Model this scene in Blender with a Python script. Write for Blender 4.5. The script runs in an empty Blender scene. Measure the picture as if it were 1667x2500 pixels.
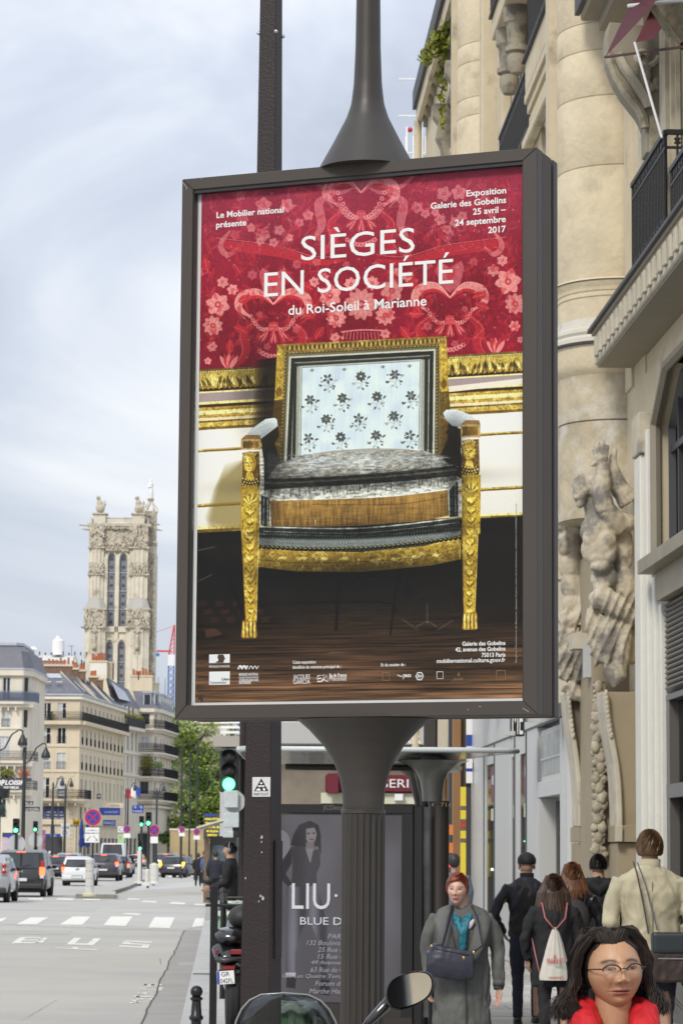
import bpy,math,random
import numpy as np
from mathutils import Vector,Matrix,Euler
random.seed(7);np.random.seed(7)
sc=bpy.context.scene;COL=sc.collection
PI=math.pi
# ------------------------------------------------------------------ camera
FPX=6900.0;PITCH=0.11997;ROLL=0.007134;CAMZ=1.80
_F=Vector((0,math.cos(PITCH),math.sin(PITCH)));_U=Vector((0,-math.sin(PITCH),math.cos(PITCH)));_R=Vector((1,0,0))
RIGHT=_R*math.cos(ROLL)+_U*math.sin(ROLL);UP=-_R*math.sin(ROLL)+_U*math.cos(ROLL)
cam=bpy.data.cameras.new('camera');camo=bpy.data.objects.new('camera',cam);COL.objects.link(camo)
cam.sensor_fit='VERTICAL';cam.sensor_height=36;cam.sensor_width=24;cam.lens=FPX/2500*36
cam.clip_start=0.1;cam.clip_end=5000
m=Matrix((RIGHT,UP,-_F)).transposed().to_4x4();m.translation=Vector((0,0,CAMZ));camo.matrix_world=m
cam.dof.use_dof=True;cam.dof.focus_distance=9.2;cam.dof.aperture_fstop=21
sc.camera=camo
# ------------------------------------------------------------------ sky and sun: bright overcast
W=bpy.data.worlds.new('World');sc.world=W;W.use_nodes=True
wt=W.node_tree;wt.nodes.clear();L=wt.links.new
def wn(t,**k):
 n=wt.nodes.new(t)
 for a,b in k.items():setattr(n,a,b)
 return n
SUN_EL,SUN_AZ=math.radians(40),math.radians(-155)
sky=wn('ShaderNodeTexSky',sky_type='NISHITA',sun_disc=False);sky.sun_elevation=SUN_EL;sky.sun_rotation=SUN_AZ
sky.air_density=1.2;sky.dust_density=3
bg1=wn('ShaderNodeBackground');bg1.inputs[1].default_value=0.10;L(sky.outputs[0],bg1.inputs[0])
tc=wn('ShaderNodeTexCoord')
mp=wn('ShaderNodeMapping');mp.inputs['Scale'].default_value=(3.4,3.4,6.0);mp.inputs['Location'].default_value=(0.7,0.2,1.3);L(tc.outputs['Generated'],mp.inputs[0])
n1=wn('ShaderNodeTexNoise');n1.inputs['Scale'].default_value=1.5;n1.inputs['Detail'].default_value=6;n1.inputs['Roughness'].default_value=.52;n1.inputs['Distortion'].default_value=.5
L(mp.outputs[0],n1.inputs[0])
cr=wn('ShaderNodeValToRGB');e=cr.color_ramp.elements
e[0].position=.39;e[0].color=(.44,.48,.57,1);e[1].position=.62;e[1].color=(.77,.79,.83,1)
m1=e.new(.50);m1.color=(.565,.61,.70,1)
L(n1.outputs[0],cr.inputs[0])
sx=wn('ShaderNodeSeparateXYZ');L(tc.outputs['Generated'],sx.inputs[0])
gm=wn('ShaderNodeMapRange');gm.inputs[1].default_value=0;gm.inputs[2].default_value=1;gm.inputs[3].default_value=1.0;gm.inputs[4].default_value=1.75;L(sx.outputs[2],gm.inputs[0])
bg2=wn('ShaderNodeBackground');L(cr.outputs[0],bg2.inputs[0])
gs=wn('ShaderNodeMath',operation='MULTIPLY');gs.inputs[1].default_value=.74;L(gm.outputs[0],gs.inputs[0]);L(gs.outputs[0],bg2.inputs[1])
mx=wn('ShaderNodeMixShader');mx.inputs[0].default_value=.90;L(bg1.outputs[0],mx.inputs[1]);L(bg2.outputs[0],mx.inputs[2])
wo=wn('ShaderNodeOutputWorld');L(mx.outputs[0],wo.inputs[0])
sl=bpy.data.lights.new('sun','SUN');sl.energy=1.5;sl.angle=math.radians(14);sl.color=(1,.94,.84)
so=bpy.data.objects.new('sun',sl);COL.objects.link(so)
sdir=Vector((math.sin(SUN_AZ)*math.cos(SUN_EL),math.cos(SUN_AZ)*math.cos(SUN_EL),math.sin(SUN_EL)))
so.rotation_euler=sdir.to_track_quat('Z','Y').to_euler()
so.location=(0,0,60)
vs=sc.view_settings;vs.view_transform='Standard';vs.look='None';vs.exposure=0.60;vs.gamma=1;vs.use_curve_mapping=False
sc.cycles.use_denoising=True;sc.cycles.max_bounces=6;sc.cycles.transparent_max_bounces=12
sc.cycles.caustics_reflective=False;sc.cycles.caustics_refractive=False
# ------------------------------------------------------------------ rays for placing things
def ray(px,py):
 return(_F*FPX+RIGHT*(px-833.5)+UP*(1250-py)).normalized()
def at(px,py,Y):
 d=ray(px,py);t=Y/d.y;return Vector((d.x*t,Y,CAMZ+d.z*t))
def gnd(px,py,z=0.0):
 d=ray(px,py);t=(z-CAMZ)/d.z;return Vector((d.x*t,d.y*t,z))
def base(px,Y,z=0.0):
 return Vector(((px-833.5)/FPX*Y,Y,z))
def ppm(Y):return FPX/Y
# ------------------------------------------------------------------ materials
MATS={}
def mat(name,col,rough=.6,metal=0.,var=.0,vscale=6.,bump=0.,bscale=40.,spec=.5,stain=None,sscale=1.2,sthr=.55,emit=None,estr=1.,coat=0.,stretch=None,detail=5,bdist=.004,trans=0.,alpha=1.):
 if name in MATS:return MATS[name]
 M=bpy.data.materials.new(name);M.use_nodes=True;nt=M.node_tree;b=nt.nodes['Principled BSDF'];K=nt.links.new
 if len(col)==3:col=(*col,1)
 b.inputs['Base Color'].default_value=col;b.inputs['Roughness'].default_value=rough;b.inputs['Metallic'].default_value=metal
 b.inputs['Specular IOR Level'].default_value=spec;b.inputs['Coat Weight'].default_value=coat;b.inputs['Coat Roughness'].default_value=.05
 b.inputs['Transmission Weight'].default_value=trans;b.inputs['Alpha'].default_value=alpha
 t=nt.nodes.new('ShaderNodeTexCoord');src=t.outputs['Object']
 if stretch:
  mpn=nt.nodes.new('ShaderNodeMapping');mpn.inputs['Scale'].default_value=stretch;K(src,mpn.inputs[0]);src=mpn.outputs[0]
 cur=None
 if var>0:
  n=nt.nodes.new('ShaderNodeTexNoise');n.inputs['Scale'].default_value=vscale;n.inputs['Detail'].default_value=detail;n.inputs['Roughness'].default_value=.6;K(src,n.inputs[0])
  r=nt.nodes.new('ShaderNodeMapRange');r.inputs[1].default_value=.28;r.inputs[2].default_value=.72;r.inputs[3].default_value=1-var;r.inputs[4].default_value=1+var;K(n.outputs[0],r.inputs[0])
  v=nt.nodes.new('ShaderNodeVectorMath');v.operation='SCALE';v.inputs[0].default_value=col[:3];K(r.outputs[0],v.inputs['Scale']);cur=v.outputs[0]
 if stain:
  n2=nt.nodes.new('ShaderNodeTexNoise');n2.inputs['Scale'].default_value=sscale;n2.inputs['Detail'].default_value=8;n2.inputs['Roughness'].default_value=.65;K(src,n2.inputs[0])
  r2=nt.nodes.new('ShaderNodeMapRange');r2.inputs[1].default_value=sthr;r2.inputs[2].default_value=sthr+.12;r2.inputs[4].default_value=.85;K(n2.outputs[0],r2.inputs[0])
  mi=nt.nodes.new('ShaderNodeMix');mi.data_type='RGBA';K(r2.outputs[0],mi.inputs[0])
  if cur:K(cur,mi.inputs[6])
  else:mi.inputs[6].default_value=col
  mi.inputs[7].default_value=(*stain,1);cur=mi.outputs[2]
 if cur:K(cur,b.inputs['Base Color'])
 if bump>0:
  n3=nt.nodes.new('ShaderNodeTexNoise');n3.inputs['Scale'].default_value=bscale;n3.inputs['Detail'].default_value=4;K(src,n3.inputs[0])
  bp=nt.nodes.new('ShaderNodeBump');bp.inputs['Strength'].default_value=bump;bp.inputs['Distance'].default_value=bdist;K(n3.outputs[0],bp.inputs['Height']);K(bp.outputs[0],b.inputs['Normal'])
 if emit:
  b.inputs['Emission Color'].default_value=(*emit,1);b.inputs['Emission Strength'].default_value=estr
 MATS[name]=M;return M
def srgb(r,g,b):return tuple(((c/255)/12.92 if c<=10 else((c/255+.055)/1.055)**2.4)for c in(r,g,b))
def glassmat(name,tint=(1,1,1),rough=.02,refl=.06):
 M=bpy.data.materials.new(name);M.use_nodes=True;nt=M.node_tree;nt.nodes.clear()
 o=nt.nodes.new('ShaderNodeOutputMaterial');tr=nt.nodes.new('ShaderNodeBsdfTransparent');tr.inputs[0].default_value=(*tint,1)
 g=nt.nodes.new('ShaderNodeBsdfGlossy');g.inputs['Roughness'].default_value=rough
 lw=nt.nodes.new('ShaderNodeLayerWeight');lw.inputs[0].default_value=.25
 ad=nt.nodes.new('ShaderNodeMath');ad.operation='ADD';ad.inputs[1].default_value=refl;ad.use_clamp=True
 mu=nt.nodes.new('ShaderNodeMath');mu.operation='MULTIPLY';mu.inputs[1].default_value=.35
 nt.links.new(lw.outputs['Fresnel'],mu.inputs[0]);nt.links.new(mu.outputs[0],ad.inputs[0])
 mx=nt.nodes.new('ShaderNodeMixShader');nt.links.new(ad.outputs[0],mx.inputs[0]);nt.links.new(tr.outputs[0],mx.inputs[1]);nt.links.new(g.outputs[0],mx.inputs[2]);nt.links.new(mx.outputs[0],o.inputs[0])
 MATS[name]=M;return M
def imgmat(name,arr,rough=.45):
 """arr: H x W x 3 sRGB 0..1 painted below with numpy, row 0 = top"""
 h,w=arr.shape[:2];im=bpy.data.images.new(name,w,h,alpha=False);px=np.ones((h,w,4),np.float32);px[...,:3]=np.clip(arr,0,1)[::-1]
 im.pixels.foreach_set(px.ravel());im.update();im.pack()
 M=bpy.data.materials.new(name);M.use_nodes=True;b=M.node_tree.nodes['Principled BSDF']
 t=M.node_tree.nodes.new('ShaderNodeTexImage');t.image=im;t.extension='EXTEND';M.node_tree.links.new(t.outputs[0],b.inputs['Base Color']);b.inputs['Roughness'].default_value=rough
 MATS[name]=M;return M
 # ------------------------------------------------------------------ mesh builder
class MB:
 def __init__(s):s.v=[];s.f=[];s.mi=[];s.m=0
 def add(s,vs,fs):
  o=len(s.v);s.v+=[tuple(p)for p in vs];s.f+=[tuple(i+o for i in f)for f in fs];s.mi+=[s.m]*len(fs);return s
 def box(s,x0,x1,y0,y1,z0,z1):
  if x0>x1:x0,x1=x1,x0
  if y0>y1:y0,y1=y1,y0
  if z0>z1:z0,z1=z1,z0
  return s.add([(x,y,z)for z in(z0,z1)for y in(y0,y1)for x in(x0,x1)],[(0,2,3,1),(4,5,7,6),(0,1,5,4),(2,6,7,3),(0,4,6,2),(1,3,7,5)])
 def xbox(s,c,size,R=None):
  x,y,z=size[0]/2,size[1]/2,size[2]/2;R=R or Matrix.Identity(3);c=Vector(c)
  vs=[c+R@Vector((a*x,b*y,d*z))for d in(-1,1)for b in(-1,1)for a in(-1,1)]
  return s.add(vs,[(0,2,3,1),(4,5,7,6),(0,1,5,4),(2,6,7,3),(0,4,6,2),(1,3,7,5)])
 def quad(s,a,b,c,d):return s.add([a,b,c,d],[(0,1,2,3)])
 def tube(s,pts,r,n=8,cap=True,flat=1.0,up=None):
  pts=[Vector(p)for p in pts];k=len(pts);rr=r if isinstance(r,(list,tuple))else[r]*k
  t0=(pts[1]-pts[0]).normalized();a=Vector(up)if up else(Vector((0,0,1))if abs(t0.z)<.9 else Vector((1,0,0)))
  nrm=(a-t0*a.dot(t0)).normalized();vs=[]
  for i in range(k):
   t=((pts[min(i+1,k-1)]-pts[i]).normalized()+(pts[i]-pts[max(i-1,0)]).normalized())
   t=t.normalized()if t.length>1e-6 else t0
   nrm=(nrm-t*nrm.dot(t)).normalized();b=t.cross(nrm)
   q=rr[i];qx,qy=q if isinstance(q,(list,tuple))else(q,q*flat)
   for j in range(n):
    an=2*PI*j/n;vs.append(pts[i]+nrm*math.cos(an)*qx+b*math.sin(an)*qy)
  fs=[(i*n+j,i*n+(j+1)%n,(i+1)*n+(j+1)%n,(i+1)*n+j)for i in range(k-1)for j in range(n)]
  if cap:fs+=[tuple(range(n))[::-1],tuple((k-1)*n+j for j in range(n))]
  return s.add(vs,fs)
 def cyl(s,p0,p1,r0,r1=None,n=12):return s.tube([p0,p1],[r0,r0 if r1 is None else r1],n)
 def lathe(s,prof,n=24,c=(0,0,0),a0=0.,a1=2*PI,sx=1.,sy=1.,closed=True):
  full=abs(a1-a0-2*PI)<1e-6;m=n if full else n+1
  vs=[(c[0]+r*math.cos(a0+(a1-a0)*j/n)*sx,c[1]+r*math.sin(a0+(a1-a0)*j/n)*sy,c[2]+z)for r,z in prof for j in range(m)]
  k=len(prof);fs=[(i*m+j,i*m+(j+1)%m,(i+1)*m+(j+1)%m,(i+1)*m+j)for i in range(k-1)for j in range(n)]
  if closed:fs+=[tuple(range(m))[::-1],tuple((k-1)*m+j for j in range(m))]
  return s.add(vs,fs)
 def ell(s,c,r,R=None,nu=14,nv=9):
  if not isinstance(r,(tuple,list)):r=(r,r,r)
  R=R or Matrix.Identity(3);c=Vector(c);vs=[c+R@Vector((0,0,-r[2]))]
  for i in range(1,nv):
   ph=-PI/2+PI*i/nv
   for j in range(nu):
    th=2*PI*j/nu;vs.append(c+R@Vector((r[0]*math.cos(ph)*math.cos(th),r[1]*math.cos(ph)*math.sin(th),r[2]*math.sin(ph))))
  vs.append(c+R@Vector((0,0,r[2])));fs=[(0,1+(j+1)%nu,1+j)for j in range(nu)]
  fs+=[(1+i*nu+j,1+i*nu+(j+1)%nu,1+(i+1)*nu+(j+1)%nu,1+(i+1)*nu+j)for i in range(nv-2)for j in range(nu)]
  o=1+(nv-2)*nu;fs+=[(o+j,o+(j+1)%nu,len(vs)-1)for j in range(nu)]
  return s.add(vs,fs)
 def prism(s,poly,axis,a,b):
  k=len(poly)
  def P(p,t):return{'x':(t,p[0],p[1]),'y':(p[0],t,p[1]),'z':(p[0],p[1],t)}[axis]
  return s.add([P(p,a)for p in poly]+[P(p,b)for p in poly],[tuple(range(k))[::-1],tuple(range(k,2*k))]+[(i,(i+1)%k,k+(i+1)%k,k+i)for i in range(k)])
 def grid(s,P):
  n,m=len(P),len(P[0]);return s.add([p for r in P for p in r],[(i*m+j,i*m+j+1,(i+1)*m+j+1,(i+1)*m+j)for i in range(n-1)for j in range(m-1)])
 def mesh(s,name,fix=True):
  me=bpy.data.meshes.new(name);me.from_pydata(s.v,[],s.f)
  if fix:
   import bmesh;bm=bmesh.new();bm.from_mesh(me);bmesh.ops.recalc_face_normals(bm,faces=bm.faces);bm.to_mesh(me);bm.free()
  if any(s.mi):me.polygons.foreach_set('material_index',s.mi)
  return me
 def build(s,name,m,parent=None,smooth=False,bevel=0,loc=None,rz=None,fix=True,bseg=1,ang=35):
  me=s.mesh(name,fix)
  return link(name,me,m,parent,smooth,bevel,loc,rz,bseg,ang)
def link(name,me,m=None,parent=None,smooth=False,bevel=0,loc=None,rz=None,bseg=1,ang=35):
 o=bpy.data.objects.new(name,me);COL.objects.link(o)
 if m is not None and len(me.materials)==0:
  for x in(m if isinstance(m,(list,tuple))else[m]):me.materials.append(x)
 if smooth:
  me.polygons.foreach_set('use_smooth',[True]*len(me.polygons))
  if smooth=='auto':
   try:me.set_sharp_from_angle(angle=math.radians(ang))
   except Exception:pass
 if bevel:
  b=o.modifiers.new('bevel','BEVEL');b.width=bevel;b.segments=bseg;b.limit_method='ANGLE'
 if parent:o.parent=parent
 if loc is not None:o.location=loc
 if rz is not None:o.rotation_euler=(0,0,rz)
 return o
def tag(o,label=None,cat=None,group=None,kind=None):
 if label:o['label']=label
 if cat:o['category']=cat
 if group:o['group']=group
 if kind:o['kind']=kind
 return o
def thing(name,label,cat,loc=(0,0,0),rz=0.,group=None):
 o=bpy.data.objects.new(name,None);COL.objects.link(o);o.location=loc;o.rotation_euler=(0,0,rz);o.empty_display_size=.1
 return tag(o,label,cat,group)
def kids(o):return[c for c in bpy.data.objects if c.parent==o]
def dup(root,loc=None,rz=None,label=None,group=None,parent=None,scale=None):
 ch={}
 for c in bpy.data.objects:
  if c.parent:ch.setdefault(c.parent.name,[]).append(c)
 def cp(o,par):
  n=o.copy();COL.objects.link(n);n.parent=par
  for c in ch.get(o.name,[]):cp(c,n)
  return n
 r=cp(root,parent if parent else root.parent)
 if loc is not None:r.location=loc
 if rz is not None:r.rotation_euler=(0,0,rz)
 if scale is not None:r.scale=(scale,)*3
 if label:r['label']=label
 if group:r['group']=group
 return r
_TMP=[]
def blob(mb,voxel=.012,smooth=3,dec=0):
 """overlapping primitives fused into one continuous skin"""
 me=mb.mesh('blob');o=bpy.data.objects.new('blob',me);COL.objects.link(o)
 r=o.modifiers.new('r','REMESH');r.mode='VOXEL';r.voxel_size=voxel
 if smooth:q=o.modifiers.new('s','SMOOTH');q.iterations=smooth;q.factor=.6
 dg=bpy.context.evaluated_depsgraph_get();res=bpy.data.meshes.new_from_object(o.evaluated_get(dg))
 bpy.data.objects.remove(o);bpy.data.meshes.remove(me)
 return res
def join_meshes(name,mes,mats):
 """several meshes into one datablock; material i for mesh i (index list)"""
 V=[];Fc=[];MI=[];
 for me,k in mes:
  o=len(V);V+=[tuple(v.co)for v in me.vertices]
  for p in me.polygons:Fc.append(tuple(i+o for i in p.vertices));MI.append(k)
 me=bpy.data.meshes.new(name);me.from_pydata(V,[],Fc);me.polygons.foreach_set('material_index',MI)
 for x in mats:me.materials.append(x)
 return me
def smooth_noise(co,scale,seed=0):
 """cheap smooth vector->scalar noise from sines, numpy"""
 rs=np.random.RandomState(seed);out=np.zeros(len(co))
 for k in range(6):
  d=rs.normal(size=3);d/=np.linalg.norm(d);ph=rs.uniform(0,6.28);f=scale*rs.uniform(.6,1.8)
  out+=np.sin(co@d*f+ph+1.3*np.sin(co@rs.normal(size=3)*f*.5))
 return out/6
def displace(me,fn):
 n=len(me.vertices);co=np.zeros(n*3);me.vertices.foreach_get('co',co);co=co.reshape(-1,3)
 no=np.zeros(n*3);me.vertices.foreach_get('normal',no);no=no.reshape(-1,3)
 co=fn(co,no);me.vertices.foreach_set('co',co.ravel());me.update();return me
def text(name,s,h,m,parent,loc,width=None,align='LEFT',R=None,depth=.001,bold=0.,shear=0.,fit_h=None):
 """flat lettering in local XZ plane facing -Y; h = font size, width = fitted width"""
 cu=bpy.data.curves.new('t','FONT');cu.body=s;cu.size=h;cu.extrude=depth/2;cu.offset=bold*h;cu.shear=shear;cu.resolution_u=3;cu.space_line=.95
 to=bpy.data.objects.new('t',cu);COL.objects.link(to)
 dg=bpy.context.evaluated_depsgraph_get();me=bpy.data.meshes.new_from_object(to.evaluated_get(dg));bpy.data.objects.remove(to);bpy.data.curves.remove(cu)
 n=len(me.vertices)
 if n==0:return None
 co=np.zeros(n*3);me.vertices.foreach_get('co',co);co=co.reshape(-1,3)
 mn,mxx=co.min(0),co.max(0);k=(width/(mxx[0]-mn[0]))if width else 1.
 kh=(fit_h/(mxx[1]-mn[1]))if fit_h else 1.
 x=(co[:,0]-mn[0])*k;tot=(mxx[0]-mn[0])*k
 if align=='RIGHT':x-=tot
 if align=='CENTER':x-=tot/2
 z=(co[:,1]-(mn[1]if fit_h else 0))*kh;out=np.stack([x,-co[:,2],z],1)
 if R is not None:out=out@np.array(R.to_3x3()).T
 me.vertices.foreach_set('co',out.ravel());me.materials.clear();me.materials.append(m);me.update()
 return link(name,me,None,parent,loc=loc)
 # ------------------------------------------------------------------ a small painter for flat print
class Paint:
 def __init__(s,w,h,quad,bgc=(0,0,0)):
  """quad: TL, TR, BR, BL in drawing coordinates -> the sheet"""
  s.w,s.h=w,h;s.a=np.zeros((h,w,3));s.a[:]=bgc
  A=[];B=[]
  for(x,y),(u,v)in zip(quad,((0,0),(w,0),(w,h),(0,h))):
   A+=[[x,y,1,0,0,0,-u*x,-u*y],[0,0,0,x,y,1,-v*x,-v*y]];B+=[u,v]
  s.H=np.append(np.linalg.solve(np.array(A,float),np.array(B,float)),1).reshape(3,3);s.T=lambda p:p
  yy,xx=np.mgrid[0:h,0:w];s.X=xx+.5;s.Y=yy+.5
 def uv(s,pts):
  p=np.array([s.T(q)for q in pts],float);q=np.c_[p,np.ones(len(p))]@s.H.T;return q[:,:2]/q[:,2:]
 def fill(s,pts,col,alpha=1.,tr=True,shade=None,tex=0.):
  q=s.uv(pts)if tr else np.array(pts,float)
  x0,y0=np.floor(q.min(0)-1).astype(int);x1,y1=np.ceil(q.max(0)+1).astype(int)
  x0,y0=max(x0,0),max(y0,0);x1,y1=min(x1,s.w),min(y1,s.h)
  if x1<=x0 or y1<=y0:return
  cov=np.zeros((y1-y0,x1-x0))
  for dx,dy in((.25,.25),(.75,.25),(.25,.75),(.75,.75)):
   X=np.arange(x0,x1)[None,:]+dx;Y=np.arange(y0,y1)[:,None]+dy;ins=np.zeros((y1-y0,x1-x0),bool)
   n=len(q)
   for i in range(n):
    xa,ya=q[i];xb,yb=q[(i+1)%n]
    if ya==yb:continue
    ins^=((ya>Y)!=(yb>Y))&(X<(xb-xa)*(Y-ya)/(yb-ya)+xa)
   cov+=ins*.25
  cov*=alpha;c=np.array(col,float)
  if shade is not None:
   gx,gy=np.meshgrid(np.linspace(0,1,x1-x0),np.linspace(0,1,y1-y0));c=c*shade(gx,gy)[...,None]
  if tex:c=c*(1+tex*np.random.randn(y1-y0,x1-x0))[...,None]
  reg=s.a[y0:y1,x0:x1];reg+=(c-reg)*cov[...,None]
 def ell(s,cx,cy,rx,ry,col,alpha=1.,rot=0.,n=14):
  c,d=math.cos(rot),math.sin(rot)
  s.fill([(cx+rx*math.cos(t)*c-ry*math.sin(t)*d,cy+rx*math.cos(t)*d+ry*math.sin(t)*c)for t in(2*PI*i/n for i in range(n))],col,alpha)
 def line(s,pts,w,col,alpha=1.,taper=False):
  p=np.array(pts,float)
  if len(p)>2:
   t=np.linspace(0,len(p)-1,6*len(p));i=np.clip(t.astype(int),0,len(p)-2);f=(t-i)[:,None]
   pm=p[np.clip(i-1,0,len(p)-1)];p0=p[i];p1=p[i+1];p2=p[np.clip(i+2,0,len(p)-1)]
   p=.5*(2*p0+(p1-pm)*f+(2*pm-5*p0+4*p1-p2)*f*f+(3*p0-pm-3*p1+p2)*f**3)
  d=np.gradient(p,axis=0);nn=np.c_[-d[:,1],d[:,0]];nn/=np.linalg.norm(nn,axis=1)[:,None]+1e-9
  ww=np.full(len(p),w/2.)
  if taper:ww=w/2*np.sin(np.linspace(.15,PI-.15,len(p)))
  s.fill(list(map(tuple,p+nn*ww[:,None]))+list(map(tuple,(p-nn*ww[:,None])[::-1])),col,alpha)
 def petal(s,cx,cy,L,Wd,ang,col,alpha=1.):
  pts=[]
  for t in np.linspace(0,1,7):pts.append((L*t,Wd*math.sin(PI*t)**.8*.5))
  for t in np.linspace(1,0,7)[1:-1]:pts.append((L*t,-Wd*math.sin(PI*t)**.8*.5))
  c,d=math.cos(ang),math.sin(ang);s.fill([(cx+x*c-y*d,cy+x*d+y*c)for x,y in pts],col,alpha)
 def flower(s,cx,cy,r,n,col,core,alpha=1.,rot=0.):
  for k in range(n):s.petal(cx+math.cos(rot+2*PI*k/n)*r*.12,cy+math.sin(rot+2*PI*k/n)*r*.12,r*.9,r*1.25*2.2/n+r*.25,rot+2*PI*k/n,col,alpha)
  s.ell(cx,cy,r*.26,r*.26,core,alpha);s.ell(cx,cy,r*.12,r*.12,col,alpha)
C_=lambda*c:np.array(c)/255.
def fnoise(h,w,sx,sy,seed):
 rs=np.random.RandomState(seed);gx,gy=int(w/sx)+3,int(h/sy)+3;g=rs.rand(gy,gx)
 x=np.arange(w)/sx;y=np.arange(h)/sy;xi=x.astype(int);yi=y.astype(int);fx=(x-xi);fy=(y-yi);fx=fx*fx*(3-2*fx);fy=fy*fy*(3-2*fy)
 a=g[yi][:,xi];b=g[yi][:,xi+1];c=g[yi+1][:,xi];d=g[yi+1][:,xi+1]
 return(a*(1-fx)+b*fx)*(1-fy[:,None])+(c*(1-fx)+d*fx)*fy[:,None]
def paint_exhibition():
 TL,TR,BR,BL=(487,471),(1276,404),(1279,1707),(472,1718)
 P=Paint(820,1270,(TL,TR,BR,BL),C_(28,25,24));h,w=P.h,P.w
 A=lambda p:(430+p[0]/1.6505,380+p[1]/1.6505);B=lambda p:(430+p[0]/1.6505,820+p[1]/1.6505);Cc=lambda p:(430+p[0]/1.6505,1300+p[1]/1.6505);E=lambda p:(560+p[0]/2.529,820+p[1]/2.529)
 rnd=random.Random(3)
 red,mid,pink,hot=C_(152,18,46),C_(200,36,50),C_(232,138,134),C_(178,32,80)
 P.fill([(470,400),(1290,400),(1290,880),(470,920)],red)
 n=fnoise(h,w,90,90,1)*.5+fnoise(h,w,30,60,2)*.3;P.a*=(0.84+.32*n)[...,None]
 # damask
 P.T=A
 def bead(x0,y0,x1,y1,r,k,sag,col):
  for i in range(k):
   t=i/(k-1);x=x0+(x1-x0)*t;y=y0+(y1-y0)*t+sag*math.sin(PI*t)
   for q in range(5):P.ell(x+r*.75*math.cos(q*1.257),y+r*.75*math.sin(q*1.257),r*.45,r*.45,col,.9,n=8)
   P.ell(x,y,r*.25,r*.25,red,1,n=6)
 def ribbon(cx,cy,sd,k=1.18):
  P.line([(cx,cy),(cx+sd*50*k,cy-40*k),(cx+sd*105*k,cy-28*k),(cx+sd*118*k,cy+10*k),(cx+sd*80*k,cy+42*k)],30*k,pink,.95,True)
  P.line([(cx,cy+4),(cx+sd*48*k,cy-26*k),(cx+sd*95*k,cy-12*k),(cx+sd*86*k,cy+26*k)],11*k,mid,.95,True)
  P.line([(cx,cy),(cx+sd*50*k,cy-52*k),(cx+sd*115*k,cy-40*k),(cx+sd*132*k,cy+8*k),(cx+sd*96*k,cy+50*k)],2.2,C_(238,170,165),.9)
 def tassel(cx,cy,k=1.,col=None):
  col=pink if col is None else col
  P.ell(cx,cy,20*k,22*k,mid,.9);
  for i in range(5):P.line([(cx-16*k+i*8*k,cy-18*k),(cx-12*k+i*6*k,cy+18*k)],1.8,col,.8)
  P.line([(cx-18*k,cy-6*k),(cx+18*k,cy-6*k)],1.8,col,.8);P.line([(cx-18*k,cy+8*k),(cx+18*k,cy+8*k)],1.8,col,.8)
  for sd in(-1,0,1):
   for i in range(5):P.petal(cx+sd*18*k,cy+12*k,60*k,9*k,PI/2+sd*(-.7)*1.0+(i-2)*.16,col if i%2 else mid,.85)
 for ax,oy in((385,600),(740,150),(1100,575)):
  for sd in(-1,1):
   ribbon(ax,oy,sd);
   P.line([(ax+sd*60,oy+60),(ax+sd*120,oy+120),(ax+sd*110,oy+190),(ax+sd*150,oy+250)],40,mid,.7,True)
   P.line([(ax+sd*64,oy+62),(ax+sd*132,oy+120),(ax+sd*124,oy+190),(ax+sd*164,oy+250)],2,pink,.8)
   bead(ax+sd*10,oy+95,ax+sd*92,oy+48,8,9,26,pink)
  tassel(ax,oy+90);bead(ax-55,oy+190,ax+55,oy+190,9,9,20,pink)
  P.fill([(ax-58,oy-120),(ax-45,oy-150),(ax,oy-120),(ax+45,oy-150),(ax+58,oy-120),(ax+40,oy-50),(ax,oy-20),(ax-40,oy-50)],pink,.55)
  P.fill([(ax-26,oy-110),(ax,oy-130),(ax+26,oy-110),(ax,oy-50)],mid,.6)
 for sd in(-1,1):
  c=740
  P.line([(c+sd*60,420),(c+sd*180,430),(c+sd*330,390),(c+sd*470,370),(c+sd*560,350),(c+sd*520,300)],42,mid,.75,True)
  P.line([(c+sd*60,400),(c+sd*180,408),(c+sd*330,365),(c+sd*470,345),(c+sd*590,330)],2.2,pink,.8)
  P.line([(c+sd*110,160),(c+sd*170,190),(c+sd*160,280),(c+sd*190,330)],38,pink,.6,True)
  P.line([(c+sd*30,130),(c+sd*90,150),(c+sd*170,120),(c+sd*230,60)],20,pink,.5,True)
  bead(c+sd*20,250,c+sd*95,150,9,8,22,pink)
  P.line([(c+sd*530,300),(c+sd*570,360),(c+sd*540,400),(c+sd*500,370)],24,pink,.65,True)
  for i in range(22):
   a=rnd.uniform(0,PI);P.petal(c+sd*(350+rnd.uniform(-60,90)),280+rnd.uniform(-40,60),rnd.uniform(30,60),10,a if sd>0 else PI-a,pink,.28)
 fl=[(160,600,50,6),(140,685,42,9),(180,510,25,6),(220,540,24,6),(137,770,22,6),(120,828,16,5),(345,200,34,5),(440,200,30,5),(525,240,24,5),(490,270,20,5),(350,320,24,5),(410,300,22,5),(330,345,18,5),(385,350,20,5),(450,330,18,5),(295,290,20,5),(615,565,48,6),(865,545,48,6),(740,600,66,12),(640,655,42,10),(838,645,42,10),(550,510,22,6),(590,490,20,6),(930,490,24,6),(890,470,20,5),(635,735,22,6),(838,720,22,6),(700,520,30,8),(785,515,30,8),(1335,510,54,6),(1365,600,44,10),(1275,465,26,6),(1312,425,24,6),(1362,690,24,6),(1385,745,14,5),(1075,155,32,5),(1135,150,32,5),(968,210,26,5),(1000,235,20,5),(1060,260,24,5),(1120,270,24,5),(1090,300,20,5),(1150,245,22,5),(1040,230,18,5),(665,735,8,5)]
 for x,y,r,k in fl:P.flower(x,y,r,k,pink*rnd.uniform(.9,1.05),C_(190,50,70),.92 if y>400 else .72,rnd.uniform(0,1))
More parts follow.
